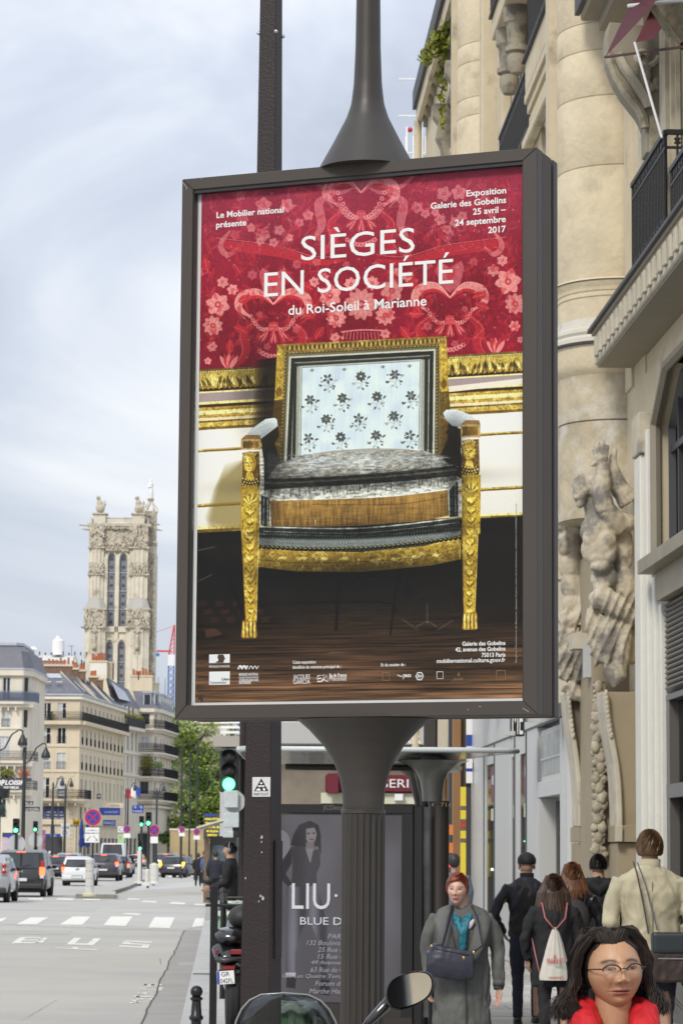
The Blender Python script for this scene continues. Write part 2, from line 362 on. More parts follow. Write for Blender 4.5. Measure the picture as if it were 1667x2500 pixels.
 for x,y,a in((560,600,2.6),(560,640,3.0),(545,540,3.6),(930,590,.4),(935,640,0),(920,530,-.5),(590,690,2.2),(900,690,.9),(210,740,1.6),(225,690,.4),(1250,560,2.9),(1240,700,2.4),(1260,620,3.5),(240,590,-.4),(120,470,-1.8)):
  P.petal(x,y,62,34,a,mid,.9);P.line([(x,y),(x+60*math.cos(a),y+60*math.sin(a))],1.8,pink,.7)
 for x,y in((205,830),(1285,770)):
  for k in range(5):P.petal(x,y+35,70,20,-PI/2+(k-2)*.28,pink if k%2==0 else mid,.9)
 for k in range(11):P.line([(665+k*15,745),(672+k*13.5,712)],3,pink,.8)
 P.line([(660,712),(740,704),(822,706)],6,pink,.9)
 for x,y,r,k in((80,470,26,6),(300,480,22,6),(480,440,20,6),(1010,440,22,6),(1195,430,20,6),(560,430,18,5),(930,400,18,5),(260,250,26,5),(230,320,22,5),(250,160,24,5),(1240,180,24,5),(1270,240,20,5),(570,330,16,5),(905,300,16,5),(480,700,20,6),(1010,690,20,6),(360,770,16,5),(1120,760,16,5),(680,440,16,5),(800,440,16,5),(330,640,14,5),(1160,620,14,5)):P.flower(x,y,r,k,pink,C_(190,50,70),.42,rnd.uniform(0,1))
 for x in(130,250,330,450,530,620,860,950,1040,1160,1240,1340):
  for y in(140,210,300,380,470,560,650,740):
   for k in range(5):a=rnd.uniform(0,6.28);P.petal(x+rnd.uniform(-30,30),y+rnd.uniform(-30,30),rnd.uniform(26,50),15,a,mid,.42);P.line([(x,y),(x+40*math.cos(a),y+40*math.sin(a))],1.6,pink,.4)
 for i in range(140):P.ell(rnd.uniform(90,1400),rnd.uniform(90,860),rnd.uniform(2,5),rnd.uniform(2,6),pink,.5,rnd.uniform(0,3),n=8)
 # pinkish veil of the silk's sheen near the top, colour washes
 P.a+=(C_(200,90,130)-P.a)*(np.clip(1-P.Y/170,0,1)*.30*(.5+.5*fnoise(h,w,60,200,9)))[...,None]
 # wall bands (source px: y at left x=481, y at right x=1277)
 P.T=lambda p:p
 def band(y0,y1,col,tex=0.,r0=None,r1=None):
  r0=y0-44 if r0 is None else r0;r1=y1-44 if r1 is None else r1
  P.fill([(470,y0+.6),(1290,r0-.7),(1290,r1-.7),(470,y1+.6)],col,1,tex=tex)
 g1,g2,g3,g4=C_(186,160,72),C_(120,92,30),C_(238,222,140),C_(70,50,18)
 band(903,911,g2);band(911,956,g1,.04);band(950,958,g4);band(957,962,g3);band(961,982,C_(158,140,142),.02);band(982,990,g3);band(989,997,g4);band(996,1022,C_(176,142,60),.05);band(1004,1014,g3);band(1022,1030,C_(225,205,160));band(1029,1034,g2);band(1033,1046,g1);band(1044,1052,g2)
 band(1051,1300,C_(222,219,210),.008);band(1098,1101,g1);band(1101,1105,g2);band(1232,1236,g1);band(1236,1240,g2);band(1287,1294,g3,0,1253,1259);band(1294,1302,g2,0,1259,1266)
 band(1302,1400,C_(34,30,28),.03,1266,1400)
 P.fill([(955,960),(1290,924),(1290,938),(955,974)],C_(225,208,190));
 for k in range(64):
  x=474+k*13;yb=935-(x-481)*44/796
  if 655<x<1090:continue
  a=-PI/2+rnd.uniform(-.6,.6)
  P.petal(x,yb+20,rnd.uniform(28,38),9,a,g4,.75);P.petal(x+3,yb+18,rnd.uniform(20,32),6,a+.3,g3,.8);P.petal(x+7,yb+16,16,7,a-.6,C_(150,120,40),.9)
  for q in range(2):P.ell(x+q*6.5,yb-25,2.6,2.6,g3);P.ell(x+q*6.5+.8,yb-24,1.4,1.4,g4)
 P.fill([(481,958),(660,948),(660,952),(481,961)],g3)
 # shade cast on the photographed wall by the chair is part of the printed picture
 for k in range(14):P.fill([(648-k*2.2,880),(680,870),(680,1090),(640-k*2.5,1080)],C_(25,18,10),.12)
 for k in range(12):P.fill([(545-k*2.6,1130+k*6),(600,1120),(600,1300),(505-k*0.9,1300-k*3)],C_(120,100,40),.09)
 P.fill([(470,1303),(1290,1262),(1290,1730),(470,1730)],C_(30,26,25))
 # wood floor
 P.T=lambda p:p
 yf=(P.Y/P.h);wood=np.clip((yf-.805)/.05,0,1)
 gr=fnoise(h,w,160,5,4)*.5+fnoise(h,w,60,2.5,5)*.5;gr2=fnoise(h,w,200,40,6)
 wc=C_(62,46,33)[None,None]*(.55+.9*gr)[...,None]*(.75+.5*gr2)[...,None]*(.75+1.0*np.clip((yf-.86)/.14,0,1))[...,None]
 P.a+=(wc-P.a)*wood[...,None]
 for y,x0,x1 in((1585,480,1275),(1602,490,800),(1640,640,1275),(1655,480,700),(1690,480,1275),(1672,760,1100)):
  P.line([(x0,y),((x0+x1)/2,y-3),(x1,y-6)],2.4,C_(24,14,10),.6)
 for k in range(12):P.fill([(480+k*14,1470+k%3*20),(500+k*14,1468+k%3*20),(500+k*14,1480+k%3*20),(480+k*14,1483+k%3*20)],C_(92,54,40),.35)
 P.fill([(495,1540),(520,1536),(540,1550),(500,1560)],C_(130,90,60),.4)
 # dim rungs and hoop in the dark of the print
 P.T=Cc;dk=C_(14,13,14)
 for pts,wd in((((330,180),(870,185),(930,270)),12),(((330,290),(820,285),(880,330)),10),(((655,180),(640,400)),14),(((80,100),(200,180),(260,330)),12),(((1010,60),(900,180),(860,420)),9)):P.line(pts,wd,dk,.7)
 for k in range(8):P.line([(340+k*16,190),(380+k*14,300),(470+k*10,380)],6,C_(60,55,55),.25)
 for t in np.linspace(PI,2*PI,24):P.ell(1030+110*math.cos(t),400+160*math.sin(t),6,6,C_(64,54,50),.35,n=8)
 for a in(-2.6,-PI/2,-.5):P.line([(1010+45*math.cos(a),420+45*math.sin(a)),(1010+120*math.cos(a),420+130*math.sin(a))],8,C_(120,110,105),.3)
 P.line([(965,385),(1010,365),(1050,385)],8,C_(120,110,105),.35)
 P.line([(80,75),(150,60)],2,C_(200,200,190),.5);P.line([(80,200),(140,172)],2,C_(200,200,190),.5)
 # ---- armchair
 P.T=E
 gold,gold2,gdk,ghi=C_(172,142,52),C_(122,96,36),C_(70,52,18),C_(240,222,130)
 dgreen,cloth,pale=C_(44,46,38),C_(176,178,170),C_(205,214,220)
 P.fill([(200,560),(330,440),(350,780),(205,900)],C_(48,44,36));P.fill([(1290,420),(1400,520),(1450,900),(1290,800)],C_(48,42,28))
 for k in range(10):P.line([(235+k*8,720+k*3),(225+k*8,850)],4,C_(120,140,155),.5)
 P.fill([(285,55),(1335,5),(1350,440),(1345,640),(1290,760),(305,780),(262,640),(270,400)],gold2)
 P.fill([(285,55),(340,52),(325,395),(270,400)],gold,shade=lambda x,y:1.15-.5*abs(x-.4));P.fill([(1288,10),(1335,5),(1350,345),(1296,350)],gold,shade=lambda x,y:1.2-.5*abs(x-.5))
 P.fill([(268,400),(325,392),(322,560),(250,560)],C_(90,70,24));P.fill([(1296,350),(1350,345),(1362,470),(1300,500)],C_(104,84,30))
 P.fill([(285,55),(1335,5),(1330,50),(335,105),(330,100)],C_(142,112,44))
 for k in range(34):
  x=350+k*28;y=80-(k*28)*.048;P.petal(x,y+16,38,13,-PI/2,gdk,.8);P.petal(x+14,y+14,30,9,-PI/2,ghi,.55)
 for k in range(8):P.petal(305,100+k*34,30,16,PI/2,C_(168,134,44),.8);P.petal(1318,60+k*34,30,16,PI/2,C_(168,134,44),.8)
 P.petal(298,385,70,40,-PI/2,C_(120,88,28),.9);P.petal(1320,335,66,40,-PI/2,C_(120,84,30),.9)
 P.fill([(335,108),(1290,62),(1296,745),(302,790)],C_(112,104,78))
 for k in range(42):
  t=k/41
  for x,y in((345+t*935,110-t*46),):P.ell(x,y,9,9,gdk,n=8);P.ell(x-2,y-2,3.6,3.6,ghi,n=6)
 for k in range(31):
  t=k/30
  for x,y in((342-t*30,115+t*640),(1278+t*0,75+t*640)):P.ell(x,y,9.5,9.5,gdk,n=8);P.ell(x-2,y-2,3.6,3.6,ghi,n=6)
 P.fill([(360,130),(1268,84),(1262,742),(330,778)],C_(188,190,176));P.fill([(372,140),(1256,96),(1250,742),(345,778)],dgreen,tex=.12)
 P.fill([(392,166),(1232,122),(1225,742),(372,765)],C_(150,152,142),tex=.1);
 for k in range(60):
  t=k/59;P.petal(400+t*826,168-t*43,26,15,PI/2,dgreen,.9);
  if k<44:tt=k/43;P.petal(386-tt*8,180+tt*570,24,24,0,dgreen,.9);P.petal(1226-tt*4,140+tt*590,28,24,PI,dgreen,.9)
 P.fill([(430,190),(1182,148),(1172,738),(420,765)],C_(190,192,184));P.fill([(436,196),(1176,155),(1166,738),(428,765)],C_(120,126,122));P.fill([(441,200),(1171,160),(1161,738),(433,765)],pale,tex=.012)
 for i in range(26):P.ell(rnd.uniform(450,1150),rnd.uniform(190,720),rnd.uniform(30,80),rnd.uniform(30,60),C_(196,208,226)if i%2 else C_(222,230,228),.25)
 dg,lg=C_(74,78,74),C_(150,156,152)
 for x,y,ty in((600,290,0),(805,275,1),(1015,265,2),(490,420,2),(690,410,3),(905,400,1),(1115,395,2),(590,540,3),(790,535,4),(1010,520,3),(480,655,4),(680,650,1),(900,640,3),(1110,640,0),(500,205,5),(700,200,5),(940,185,5),(1105,180,5)):
  a=rnd.uniform(-.4,.4)
  if ty==5:
   for k in range(3):P.petal(x,y,22,12,PI*.2+k*.8,dg if k%2 else lg,.8)
   continue
  P.line([(x,y-5),(x+12*a+6,y+25),(x-6,y+52)],4,lg,.9);P.line([(x+3,y+18),(x+28,y+10),(x+42,y-6)],3,lg,.9);P.line([(x,y+26),(x-26,y+16),(x-44,y+22)],3,lg,.9)
  for dx,dy,an,L in((38,-8,-.6,28),(26,16,.3,26),(-30,20,2.8,28),(-38,26,3.6,22),(6,46,1.0,22),(-8,38,2.2,24),(30,30,.8,18)):P.petal(x+dx,y+dy,L,12,an+a,lg if rnd.random()<.5 else dg,.9)
  k2=(5,8,6,7,5)[ty]
  for k in range(k2):P.petal(x+math.cos(k*2*PI/k2)*5,y-22+math.sin(k*2*PI/k2)*5,30,17,k*2*PI/k2+a,dg,.92)
  P.ell(x,y-22,7,6,C_(200,208,206)if ty in(0,1)else C_(110,114,110),.9,n=8)
  for q in range(4):P.ell(x+rnd.uniform(-45,45),y+rnd.uniform(-48,30),6,5,dg,.85,n=8)
  # arms
 for sd,pts in((0,[(285,520),(270,508),(215,515),(150,560),(105,600),(98,625),(190,640),(250,620),(290,560)]),(1,[(1315,480),(1335,460),(1400,458),(1480,490),(1515,520),(1520,545),(1430,570),(1370,560),(1330,520)])):
  P.fill(pts,C_(196,206,210),shade=lambda x,y:1.15-.35*y,tex=.05)
  cx=sum(p[0]for p in pts)/len(pts);cy=sum(p[1]for p in pts)/len(pts)
  for k in range(26):P.line([(cx+rnd.uniform(-85,70),cy+rnd.uniform(-40,40)),(cx+rnd.uniform(-85,70),cy+rnd.uniform(-40,40))],2,C_(120,134,142)if k%2 else C_(205,212,214),.35)
 P.fill([(185,640),(290,560),(300,620),(200,760)],C_(52,44,26));P.fill([(1370,560),(1425,580),(1430,700),(1330,600)],C_(52,44,26))
 for x0,x1,y0,y1 in((62,185,640,705),(1424,1546,552,632)):
  P.fill([(x0,y0),(x1,y0),(x1,y1),(x0,y1)],C_(176,146,90));P.fill([(x0+12,y0+14),(x1-14,y0+12),(x1-16,y1-12),(x0+12,y1-10)],C_(110,84,36),shade=lambda x,y:.8+.5*x)
  P.fill([(x0,y0),(x0+30,y0-26),(x1-8,y0-26),(x1,y0)],C_(140,108,60))
  cx=(x0+x1)/2
  P.fill([(cx-52,y1+20),(cx+52,y1+10),(cx+58,y1+200),(cx+50,y1+240),(cx-60,y1+240),(cx-55,y1+160)],C_(104,78,26))
  P.ell(cx-8,y1+80,40,62,C_(168,132,42));P.ell(cx-14,y1+92,26,46,C_(208,176,70));P.ell(cx-20,y1+78,8,30,ghi,.7)
  P.ell(cx-26,y1+82,7,4,gdk,.9);P.ell(cx+2,y1+82,7,4,gdk,.9);P.line([(cx-14,y1+86),(cx-17,y1+104),(cx-8,y1+106)],3,gdk,.8);P.line([(cx-22,y1+120),(cx-4,y1+120)],4,gdk,.8)
  for k in range(14):P.ell(cx-44+k*6,y1+36-18*math.sin(k/13*PI),8,8,gdk if k%2 else ghi,.85,n=8)
  P.fill([(cx-26,y1+140),(cx+8,y1+140),(cx+24,y1+190),(cx-36,y1+190)],C_(196,162,58))
  for q in range(3):
   for k in range(12):P.ell(cx-50+k*8.5,y1+178+q*18+12*math.sin(k/11*PI),5,5,gdk if(k+q)%2 else ghi,.9,n=8)
   # seat
 P.fill([(205,905),(290,800),(440,740),(640,712),(860,698),(1060,702),(1220,718),(1310,760),(1395,840),(1400,960),(205,1000)],C_(122,120,112),shade=lambda x,y:.95+.25*np.sin(x*3.1),tex=.08)
 for k in range(190):
  x=rnd.uniform(300,1330);y=rnd.uniform(745,860)-12*math.sin((x-300)/1030*PI);c=rnd.choice((C_(150,146,136),C_(100,96,90),C_(150,172,188),C_(176,190,200),C_(134,118,100)))
  P.line([(x,y),(x+rnd.uniform(15,60),y-rnd.uniform(-4,8)),(x+rnd.uniform(60,100),y+rnd.uniform(-6,6))],rnd.uniform(3,9),c,.55,True)
 P.fill([(205,905),(420,885),(800,870),(1100,850),(1395,800),(1400,870),(1100,905),(800,925),(420,945),(205,962)],C_(58,58,52),tex=.14)
 P.fill([(205,955),(420,940),(800,922),(1100,900),(1400,868),(1400,985),(205,1030)],C_(186,188,180),tex=.05)
 for k in range(110):
  t=k/109;x=212+t*1180;y=945-.0*t-80*t**1.6;P.line([(x,y),(x+rnd.uniform(-3,3),y+rnd.uniform(25,60))],rnd.uniform(4,8),C_(70,72,66),rnd.uniform(.3,.9))
  P.petal(x,y-62+22*t*0,20,14,PI/2,C_(40,42,36),.8);P.petal(x+5,y-40,14,10,PI/2,C_(150,148,138),.6)
 P.fill([(185,985),(240,1010),(235,1190),(185,1170)],C_(60,64,60),tex=.1);P.fill([(1352,960),(1408,900),(1410,1120),(1358,1125)],C_(60,64,60),tex=.1)
 P.line([(228,1010),(228,1180)],6,C_(180,184,180));P.line([(1352,950),(1356,1120)],6,C_(180,184,180));P.line([(205,990),(200,1170)],4,C_(170,174,170));P.line([(1392,900),(1394,1115)],4,C_(170,174,170))
 P.fill([(240,1018),(600,1012),(1000,995),(1345,955),(1352,1115),(1180,1150),(800,1178),(500,1186),(252,1184)],C_(150,116,58),shade=lambda x,y:1.08-.22*y+.05*np.sin(x*9),tex=.06)
 for k in range(60):x=rnd.uniform(250,1280);y=rnd.uniform(1030,1165);P.line([(x,y),(x+rnd.uniform(20,90),y-rnd.uniform(0,8))],2,C_(96,70,34),.35)
 for k in range(40):x=rnd.uniform(250,1340);P.line([(x,1025),(x+2,1175)],1.6,C_(110,82,40),.25)
 P.line([(500,1045),(800,1048),(1080,1040),(1330,1000)],3.5,C_(80,58,28),.7);P.line([(524,1135),(526,1175)],3,C_(230,230,220),.9)
 P.line([(240,1018),(600,1010),(1000,993),(1345,953)],9,C_(206,206,198),.85)
 # front rail cloth + gilt apron (C coordinates)
 P.T=B
 P.fill([(328,770),(740,775),(1140,735),(1146,860),(325,880)],C_(64,68,64),tex=.1);P.line([(328,772),(740,778),(1138,737)],5,C_(190,196,194));P.line([(345,790),(740,797),(1125,757)],3,C_(160,166,162));P.line([(345,830),(740,850),(1135,812)],7,C_(150,158,158),.8)
 P.T=Cc
 P.fill([(325,5),(740,18),(1146,-15),(1146,20),(1000,45),(740,70),(480,72),(325,66)],C_(118,126,124),tex=.16)
 for k in range(70):t=k/69;x=332+t*806;y=8+18*math.sin(t*PI)-26*t;P.petal(x,y,18,11,PI/2,dgreen,.9);P.petal(x,y+32,14,10,-PI/2,C_(170,178,178),.4)
 P.fill([(325,60),(480,78),(740,82),(1000,58),(1146,18),(1146,112),(1020,138),(740,163),(480,160),(325,142)],gold,shade=lambda x,y:1.1-.35*y,tex=.03)
 P.line([(325,112),(480,125),(740,122),(1000,100),(1145,66)],4,C_(110,84,26),.8)
 for k in range(44):t=k/43;x=330+t*812;y=60+20*math.sin(t*PI)-36*t**1.5;P.ell(x,y,9,9,C_(36,32,18),n=8);P.ell(x-2,y-3,3.4,3.4,C_(176,160,90),n=6)
 for k in range(9):
  t=(k+.5)/9;x=360+t*750;y=112+12*math.sin(t*PI)-30*t**1.5
  for sd in(-1,1):
   if k==4:P.flower(733,116,20,8,C_(150,118,34),ghi,.8);break
   P.petal(x,y,42,18,(0 if k<4 else PI)+sd*.25,C_(126,98,26)if sd>0 else ghi,.7);P.line([(x-20,y),(x,y+sd*22),(x+24,y+sd*14)],2.5,C_(120,92,26),.7)
   # legs
 for(xa,xb,ya),(xc,xd,yc),fy in(((60,176,930),(0,0,0),0),((1432,1548,862),(0,0,0),0)):
  P.T=E;P.fill([(xa,ya),(xb,ya),(xb,1230),(xa+2,1230)],C_(188,156,50),shade=lambda x,y:1.05-.3*np.abs(x-.55))
 P.T=Cc;lg_=(((256,-5),(328,-5),(318,362),(274,362)),((1148,-30),(1217,-30),(1203,330),(1158,330)))
 for q in lg_:
  P.fill(q,C_(186,152,48),shade=lambda x,y:1.05-.35*np.abs(x-.55));P.line([q[0],q[3]],4,C_(110,84,24),.8);P.line([q[1],q[2]],3,ghi,.6)
 def vine(T,cx0,y0,cx1,y1,kk,s):
  P.T=T
  for k in range(kk):
   t=k/kk;x=cx0+(cx1-cx0)*t;y=y0+(y1-y0)*t;sw=s*(1-.35*t)
   for sd in(-1,1):
    P.line([(x,y),(x+sd*sw,y+sw*.9),(x,y+sw*2.2)],2.6,C_(110,82,18),.85);P.petal(x,y+sw*1.6,sw*1.5,sw*.6,-PI/2+sd*.55,C_(232,206,90),.8);P.petal(x,y+sw*1.9,sw*1.1,sw*.45,-PI/2+sd*.9,C_(120,92,24),.8)
 for cx,y0 in((118,955),(1490,890)):
  P.T=E
  for k in range(9):P.petal(cx,y0+90,78-abs(k-4)*6,13,-PI/2+(k-4)*.27,C_(235,212,110)if k%2 else C_(140,110,30),.85)
  vine(E,cx,y0+95,cx-2,y0+290,3,34)
 vine(Cc,291,0,296,350,8,20);vine(Cc,1183,-20,1180,320,8,20)
 P.T=Cc
 for x0,x1,y0,y1 in((258,320,358,430),(1154,1213,325,397)):
  P.fill([(x0+4,y0),(x1-2,y0),(x1+2,y1-8),(x1-6,y1),(x0+2,y1),(x0-2,y1-8)],C_(150,116,36))
  for k in range(4):x=x0+8+k*15;P.line([(x,y0+8),(x-1,y0+34),(x+1,y1-6)],8,C_(214,184,86),.9);P.line([(x+7,y0+10),(x+7,y1-4)],3,gdk,.9)
  # printed relief: gilding and worn cloth get the broken light of a real photograph
 a=P.a;mxc=a.max(2);mnc=a.min(2);sat=(mxc-mnc)/(mxc+1e-3);YS=P.Y/h;XS=P.X/w
 gold_m=np.clip((a[...,0]-a[...,2])*3-.35,0,1)*np.clip((a[...,1]/(a[...,0]+1e-3)-.55)*5,0,1)*(YS<.90)
 n1=fnoise(h,w,7,9,31);n2=fnoise(h,w,3.2,4.2,32);n3=fnoise(h,w,16,14,33);rid=1-2*np.abs(n1*.6+n2*.4-.5)
 gm=(.66+.42*rid**1.6+.16*n3);hi_=np.clip((rid*n3*1.9-1.05)*2.5,0,1)*.6;gold_m=gold_m*(1-((XS>.20)&(XS<.80)&(YS>.595)&(YS<.68)))*(1-((XS<.185)&(YS>.50)&(YS<.655)&(a[...,0]<.80)*(XS>.02)*(XS<.14)))
 P.a=P.a*(1-gold_m[...,None]*(1-gm[...,None]))+(gold_m*hi_)[...,None]*(C_(252,240,170)-P.a)*.55
 cloth_m=((XS>.19)&(XS<.83)&(YS>.528)&(YS<.69)&(sat<.22));c1,c2=fnoise(h,w,14,4,41),fnoise(h,w,5,3,42);P.a=np.where(cloth_m[...,None],P.a*(.55+.9*(c1*.55+c2*.45))[...,None],P.a)
 bur=((XS>.20)&(XS<.80)&(YS>.595)&(YS<.68)&(sat>.45));P.a=np.where(bur[...,None],P.a*(.78+.34*fnoise(h,w,3,22,43)+.18*(fnoise(h,w,26,3,44)-.5)-.0*YS[...])[...,None],P.a)
 fld=(P.a.min(2)>.70)&(XS>.30)&(XS<.72)&(YS>.33)&(YS<.54);P.a=np.where(fld[...,None],P.a*np.array([.86,.90,.93])*(1.0+.10*fnoise(h,w,30,30,45)+.05*fnoise(h,w,4,60,46))[...,None],P.a)
 wall_m=(P.a.min(2)>.70)&(YS>.44)&(YS<.70)&((XS<.2)|(XS>.82));P.a=np.where(wall_m[...,None],P.a*(.90+.10*(1-np.clip((YS-.5)/.2,0,1))+.05*fnoise(h,w,60,160,47))[...,None],P.a)
 for(cx,cy,rx,ry,k)in((.25,.53,.04,.05,.35),(.785,.52,.04,.05,.35),(.5,.585,.33,.016,.45),(.5,.682,.34,.014,.5),(.22,.62,.03,.10,.4),(.80,.61,.03,.10,.4),(.17,.38,.06,.10,.35),(.5,.755,.33,.03,.5)):
  P.a*=(1-k*np.exp(-((XS-cx)/rx)**2-((YS-cy)/ry)**2))[...,None]
 P.a+=(C_(215,225,235)-P.a)*(.30*np.exp(-((XS-.5)/.22)**2-((YS-.545)/.018)**2))[...,None]*(sat<.3)[...,None]
 dam=(P.a[...,0]>P.a[...,1]*1.7)&(YS<.37);P.a=np.where(dam[...,None],P.a*(.86+.20*fnoise(h,w,2.2,5,48)+.10*(fnoise(h,w,60,120,49)-.5))[...,None],P.a)
 P.a=np.clip(P.a,0,1);P.a=P.a*P.a*(3-2*P.a)*.28+P.a*.72;lum=P.a.mean(2,keepdims=True);P.a=lum+(P.a-lum)*.84;P.a[YS<.36]=P.a[YS<.36]*.94+.02;P.a+=(C_(196,120,150)-P.a)*(np.clip(1-YS/.22,0,1)*.22*(.4+.8*fnoise(h,w,50,180,51)))[...,None]  # last step mixes a pink haze into the colour towards the top
 P.a+=np.random.randn(h,w,1)*.012
 # small emblems: two white plates and hatch marks
 return P
def paint_fashion():
 P=Paint(330,480,((0,0),(330,0),(330,480),(0,480)),C_(84,82,88));h,w=P.h,P.w
 P.a*=(0.8+.35*fnoise(h,w,90,140,21)-.12*(P.Y/h))[...,None]
 K=lambda p:((p[0]-800)*330/850.,(p[1]-745)*480/1415.)
 P.T=K;bk,dk,md,lt=C_(22,20,24),C_(40,37,42),C_(78,76,82),C_(170,168,176)
 P.ell(870,980,60,110,C_(150,148,156),.5)
 P.fill([(1055,798),(985,830),(950,900),(930,985),(1000,1000),(1110,990),(1130,1060),(1125,900),(1110,830)],bk)
 P.fill([(1030,860),(1085,850),(1100,900),(1090,950),(1055,975),(1030,940)],C_(118,110,112));P.ell(1045,895,12,5,bk);P.ell(1080,893,10,5,bk);P.ell(1066,940,14,5,bk,.8);P.line([(1064,895),(1066,922)],4,C_(150,142,142),.7)
 P.fill([(1030,960),(1085,960),(1080,1010),(1030,1010)],C_(96,90,92))
 P.fill([(935,1000),(1000,985),(1060,1030),(1120,1010),(1125,1130),(1100,1200),(1110,1400),(910,1400),(940,1250),(945,1130)],dk)
 P.fill([(935,1000),(890,1080),(850,1190),(860,1230),(920,1300),(950,1290),(900,1200),(940,1120)],bk)
 for k in range(26):x=960+random.random()*140;y=1000+random.random()*260;P.line([(x,y),(x+random.uniform(-20,20),y+random.uniform(20,90))],random.uniform(3,9),lt if k%3 else md,.22,True)
 P.fill([(1030,1010),(1080,1010),(1060,1120)],C_(130,124,126),.8);P.line([(1030,1010),(1060,1110)],4,lt,.6)
 P.ell(945,1300,22,12,C_(150,142,144),.9,.6)
 P.fill([(905,1300),(1110,1290),(1140,1440),(1185,1640),(1190,1980),(1140,1990),(1120,1720),(1040,1500),(1005,1640),(965,1800),(970,1980),(905,1980),(905,1700),(915,1500)],C_(62,62,70),shade=lambda x,y:.55+1.1*np.sin(x*7+.4)**2)
 for k in range(20):y=1440+k*24;P.line([(940+k%3*10,y),(980-k,y+30)],8,lt,.3,True)
 P.fill([(905,1940),(972,1940),(972,1972),(905,1972)],C_(190,188,196),.9);P.fill([(915,1972),(975,1972),(970,2060),(910,2050)],bk);P.fill([(1130,1990),(1190,1990),(1190,2110),(1125,2100)],bk)
 P.T=lambda p:p
 P.a+=(C_(150,150,160)-P.a)*(.10+.18*fnoise(h,w,50,110,23)**2)[...,None]
 return P
 # ================================================================== ground
 # facade of the right-hand buildings: local X along the street, local Y towards the street
FO=Vector((4.557,0,0));FA=math.atan2(.99913,-.04166);FD=Vector((-.04166,.99913,0));FN=Vector((-.99913,-.04166,0))
def fw(s,n,z):return FO+FD*s+FN*n+Vector((0,0,z))
def fac(px,py,n=0.):
 d=ray(px,py);o=FO+FN*n-Vector((0,0,CAMZ));t=FN.dot(o)/FN.dot(d);p=Vector((0,0,CAMZ))+d*t-FO;return p.dot(FD),p.z
m_road=mat('asphalt',(.42,.41,.37),.75,var=.07,vscale=.35,bump=.3,bscale=60,stain=(.37,.36,.345),sscale=.22,sthr=.52,bdist=.004)
m_gutter=mat('gutter_asphalt',(.31,.30,.28),.8,var=.10,vscale=1.2,bump=.3,bscale=60)
m_pave=mat('pavement_slab',(.37,.355,.32),.7,var=.1,vscale=1.5,bump=.2,bscale=50)
m_kerb=mat('kerb_granite',(.44,.44,.43),.7,var=.1,vscale=6,bump=.2,bscale=80)
m_mark=mat('road_paint',(.70,.69,.62),.7,var=.12,vscale=5,stain=(.46,.45,.40),sscale=4,sthr=.60)
m_base=mat('earth_ground',(.20,.195,.18),.9,var=.1,vscale=.1)
g=MB();g.quad((-1500,-60,-.02),(1500,-60,-.02),(1500,3000,-.02),(-1500,3000,-.02));tag(g.build('ground',m_base),kind='structure')
g=MB();g.box(-40,40,-30,620,-.019,0);tag(g.build('road',m_road),kind='structure')
# kerb line from two photographed points, on the street's own direction
K0=gnd(443,2500,.06);K1=gnd(507,2261,.06);KD=Vector((-.0417,.999,0)).normalized()
def kx(Y):return K0.x+(Y-K0.y)*KD.x/KD.y
g=MB();g.add([(kx(5),5,.11),(14,5,.11),(14,130,.11),(kx(130),130,.11),(kx(5),5,-.01),(14,5,-.01),(14,130,-.01),(kx(130),130,-.01)],[(0,1,2,3),(4,7,6,5),(0,3,7,4),(0,4,5,1),(1,5,6,2),(2,6,7,3)])
pavement=tag(g.build('pavement',mat('pavement_bed',(.30,.29,.265),.85,var=.1,vscale=4)),kind='structure')
gw=MB();gw.add([(kx(5)-.42,5,.004),(kx(5),5,.004),(kx(66),66,.004),(kx(66)-.44,66,.004)],[(0,1,2,3)]);tag(gw.build('gutter_strip',m_gutter),kind='structure')
# crack along the strip's joint
ck=MB();rnd=random.Random(2);pts=[(kx(y)-.43+rnd.uniform(-.02,.02),y,.006)for y in np.arange(24,66,.8)];
for a,b in zip(pts[:-1],pts[1:]):ck.quad((a[0]-.012,a[1],.006),(a[0]+.012,a[1],.006),(b[0]+.012,b[1],.006),(b[0]-.012,b[1],.006))
tag(ck.build('tar_joint',mat('tar',(.08,.078,.072),.8)),kind='structure')
# kerb stones, each its own piece
ks=MB();ks.box(0,.5,.012,1.188,0,.121);kme=ks.mesh('kerb_stone');kme.materials.append(m_kerb);kth=math.atan2(-KD.x,KD.y)
for i in range(46):
 y=15+i*1.2;o=link('kerb_stone',kme,None,pavement,loc=(kx(y),y,.0+random.uniform(-.002,.002)),rz=kth)
 # paving slabs where the walkers pass
sm=MB();sm.box(.008,.992,.008,.692,.10,.1205);sme=sm.mesh('paving_slab');sme.materials.append(m_pave);sme2=sme.copy();sme2.materials.clear();sme2.materials.append(mat('pavement_slab_b',(.42,.40,.36),.7,var=.12,vscale=2,bump=.2,bscale=50))
for r in range(34):
 y=27+r*.7
 for c in range(8):
  x0=kx(y)+.55+(r%2)*.5+c*1.0
  if x0<.2 or x0>4.6:continue
  link('paving_slab',random.choice((sme,sme2)),None,pavement,loc=(x0,y,random.uniform(-.003,.003)),rz=kth)
  # yellowish tactile slabs beside the kerb
m_tact=mat('yellow_slab',(.46,.43,.30),.75,var=.08,vscale=3)
tm=MB();tm.box(0.005,.755,.005,.995,.10,.122);tme=tm.mesh('yellow_slab');tme.materials.append(m_tact)
for i in range(12):
 y=27+i*1.0;link('yellow_slab',tme,None,pavement,loc=(kx(y)+.55,y,0),rz=kth)
dr=MB();dr.box(0,.75,0,.5,.10,.124);dr.build('drain_cover',mat('drain_iron',(.05,.05,.05),.5),pavement,loc=(kx(39.3)+.02,39.3,0),rz=kth)
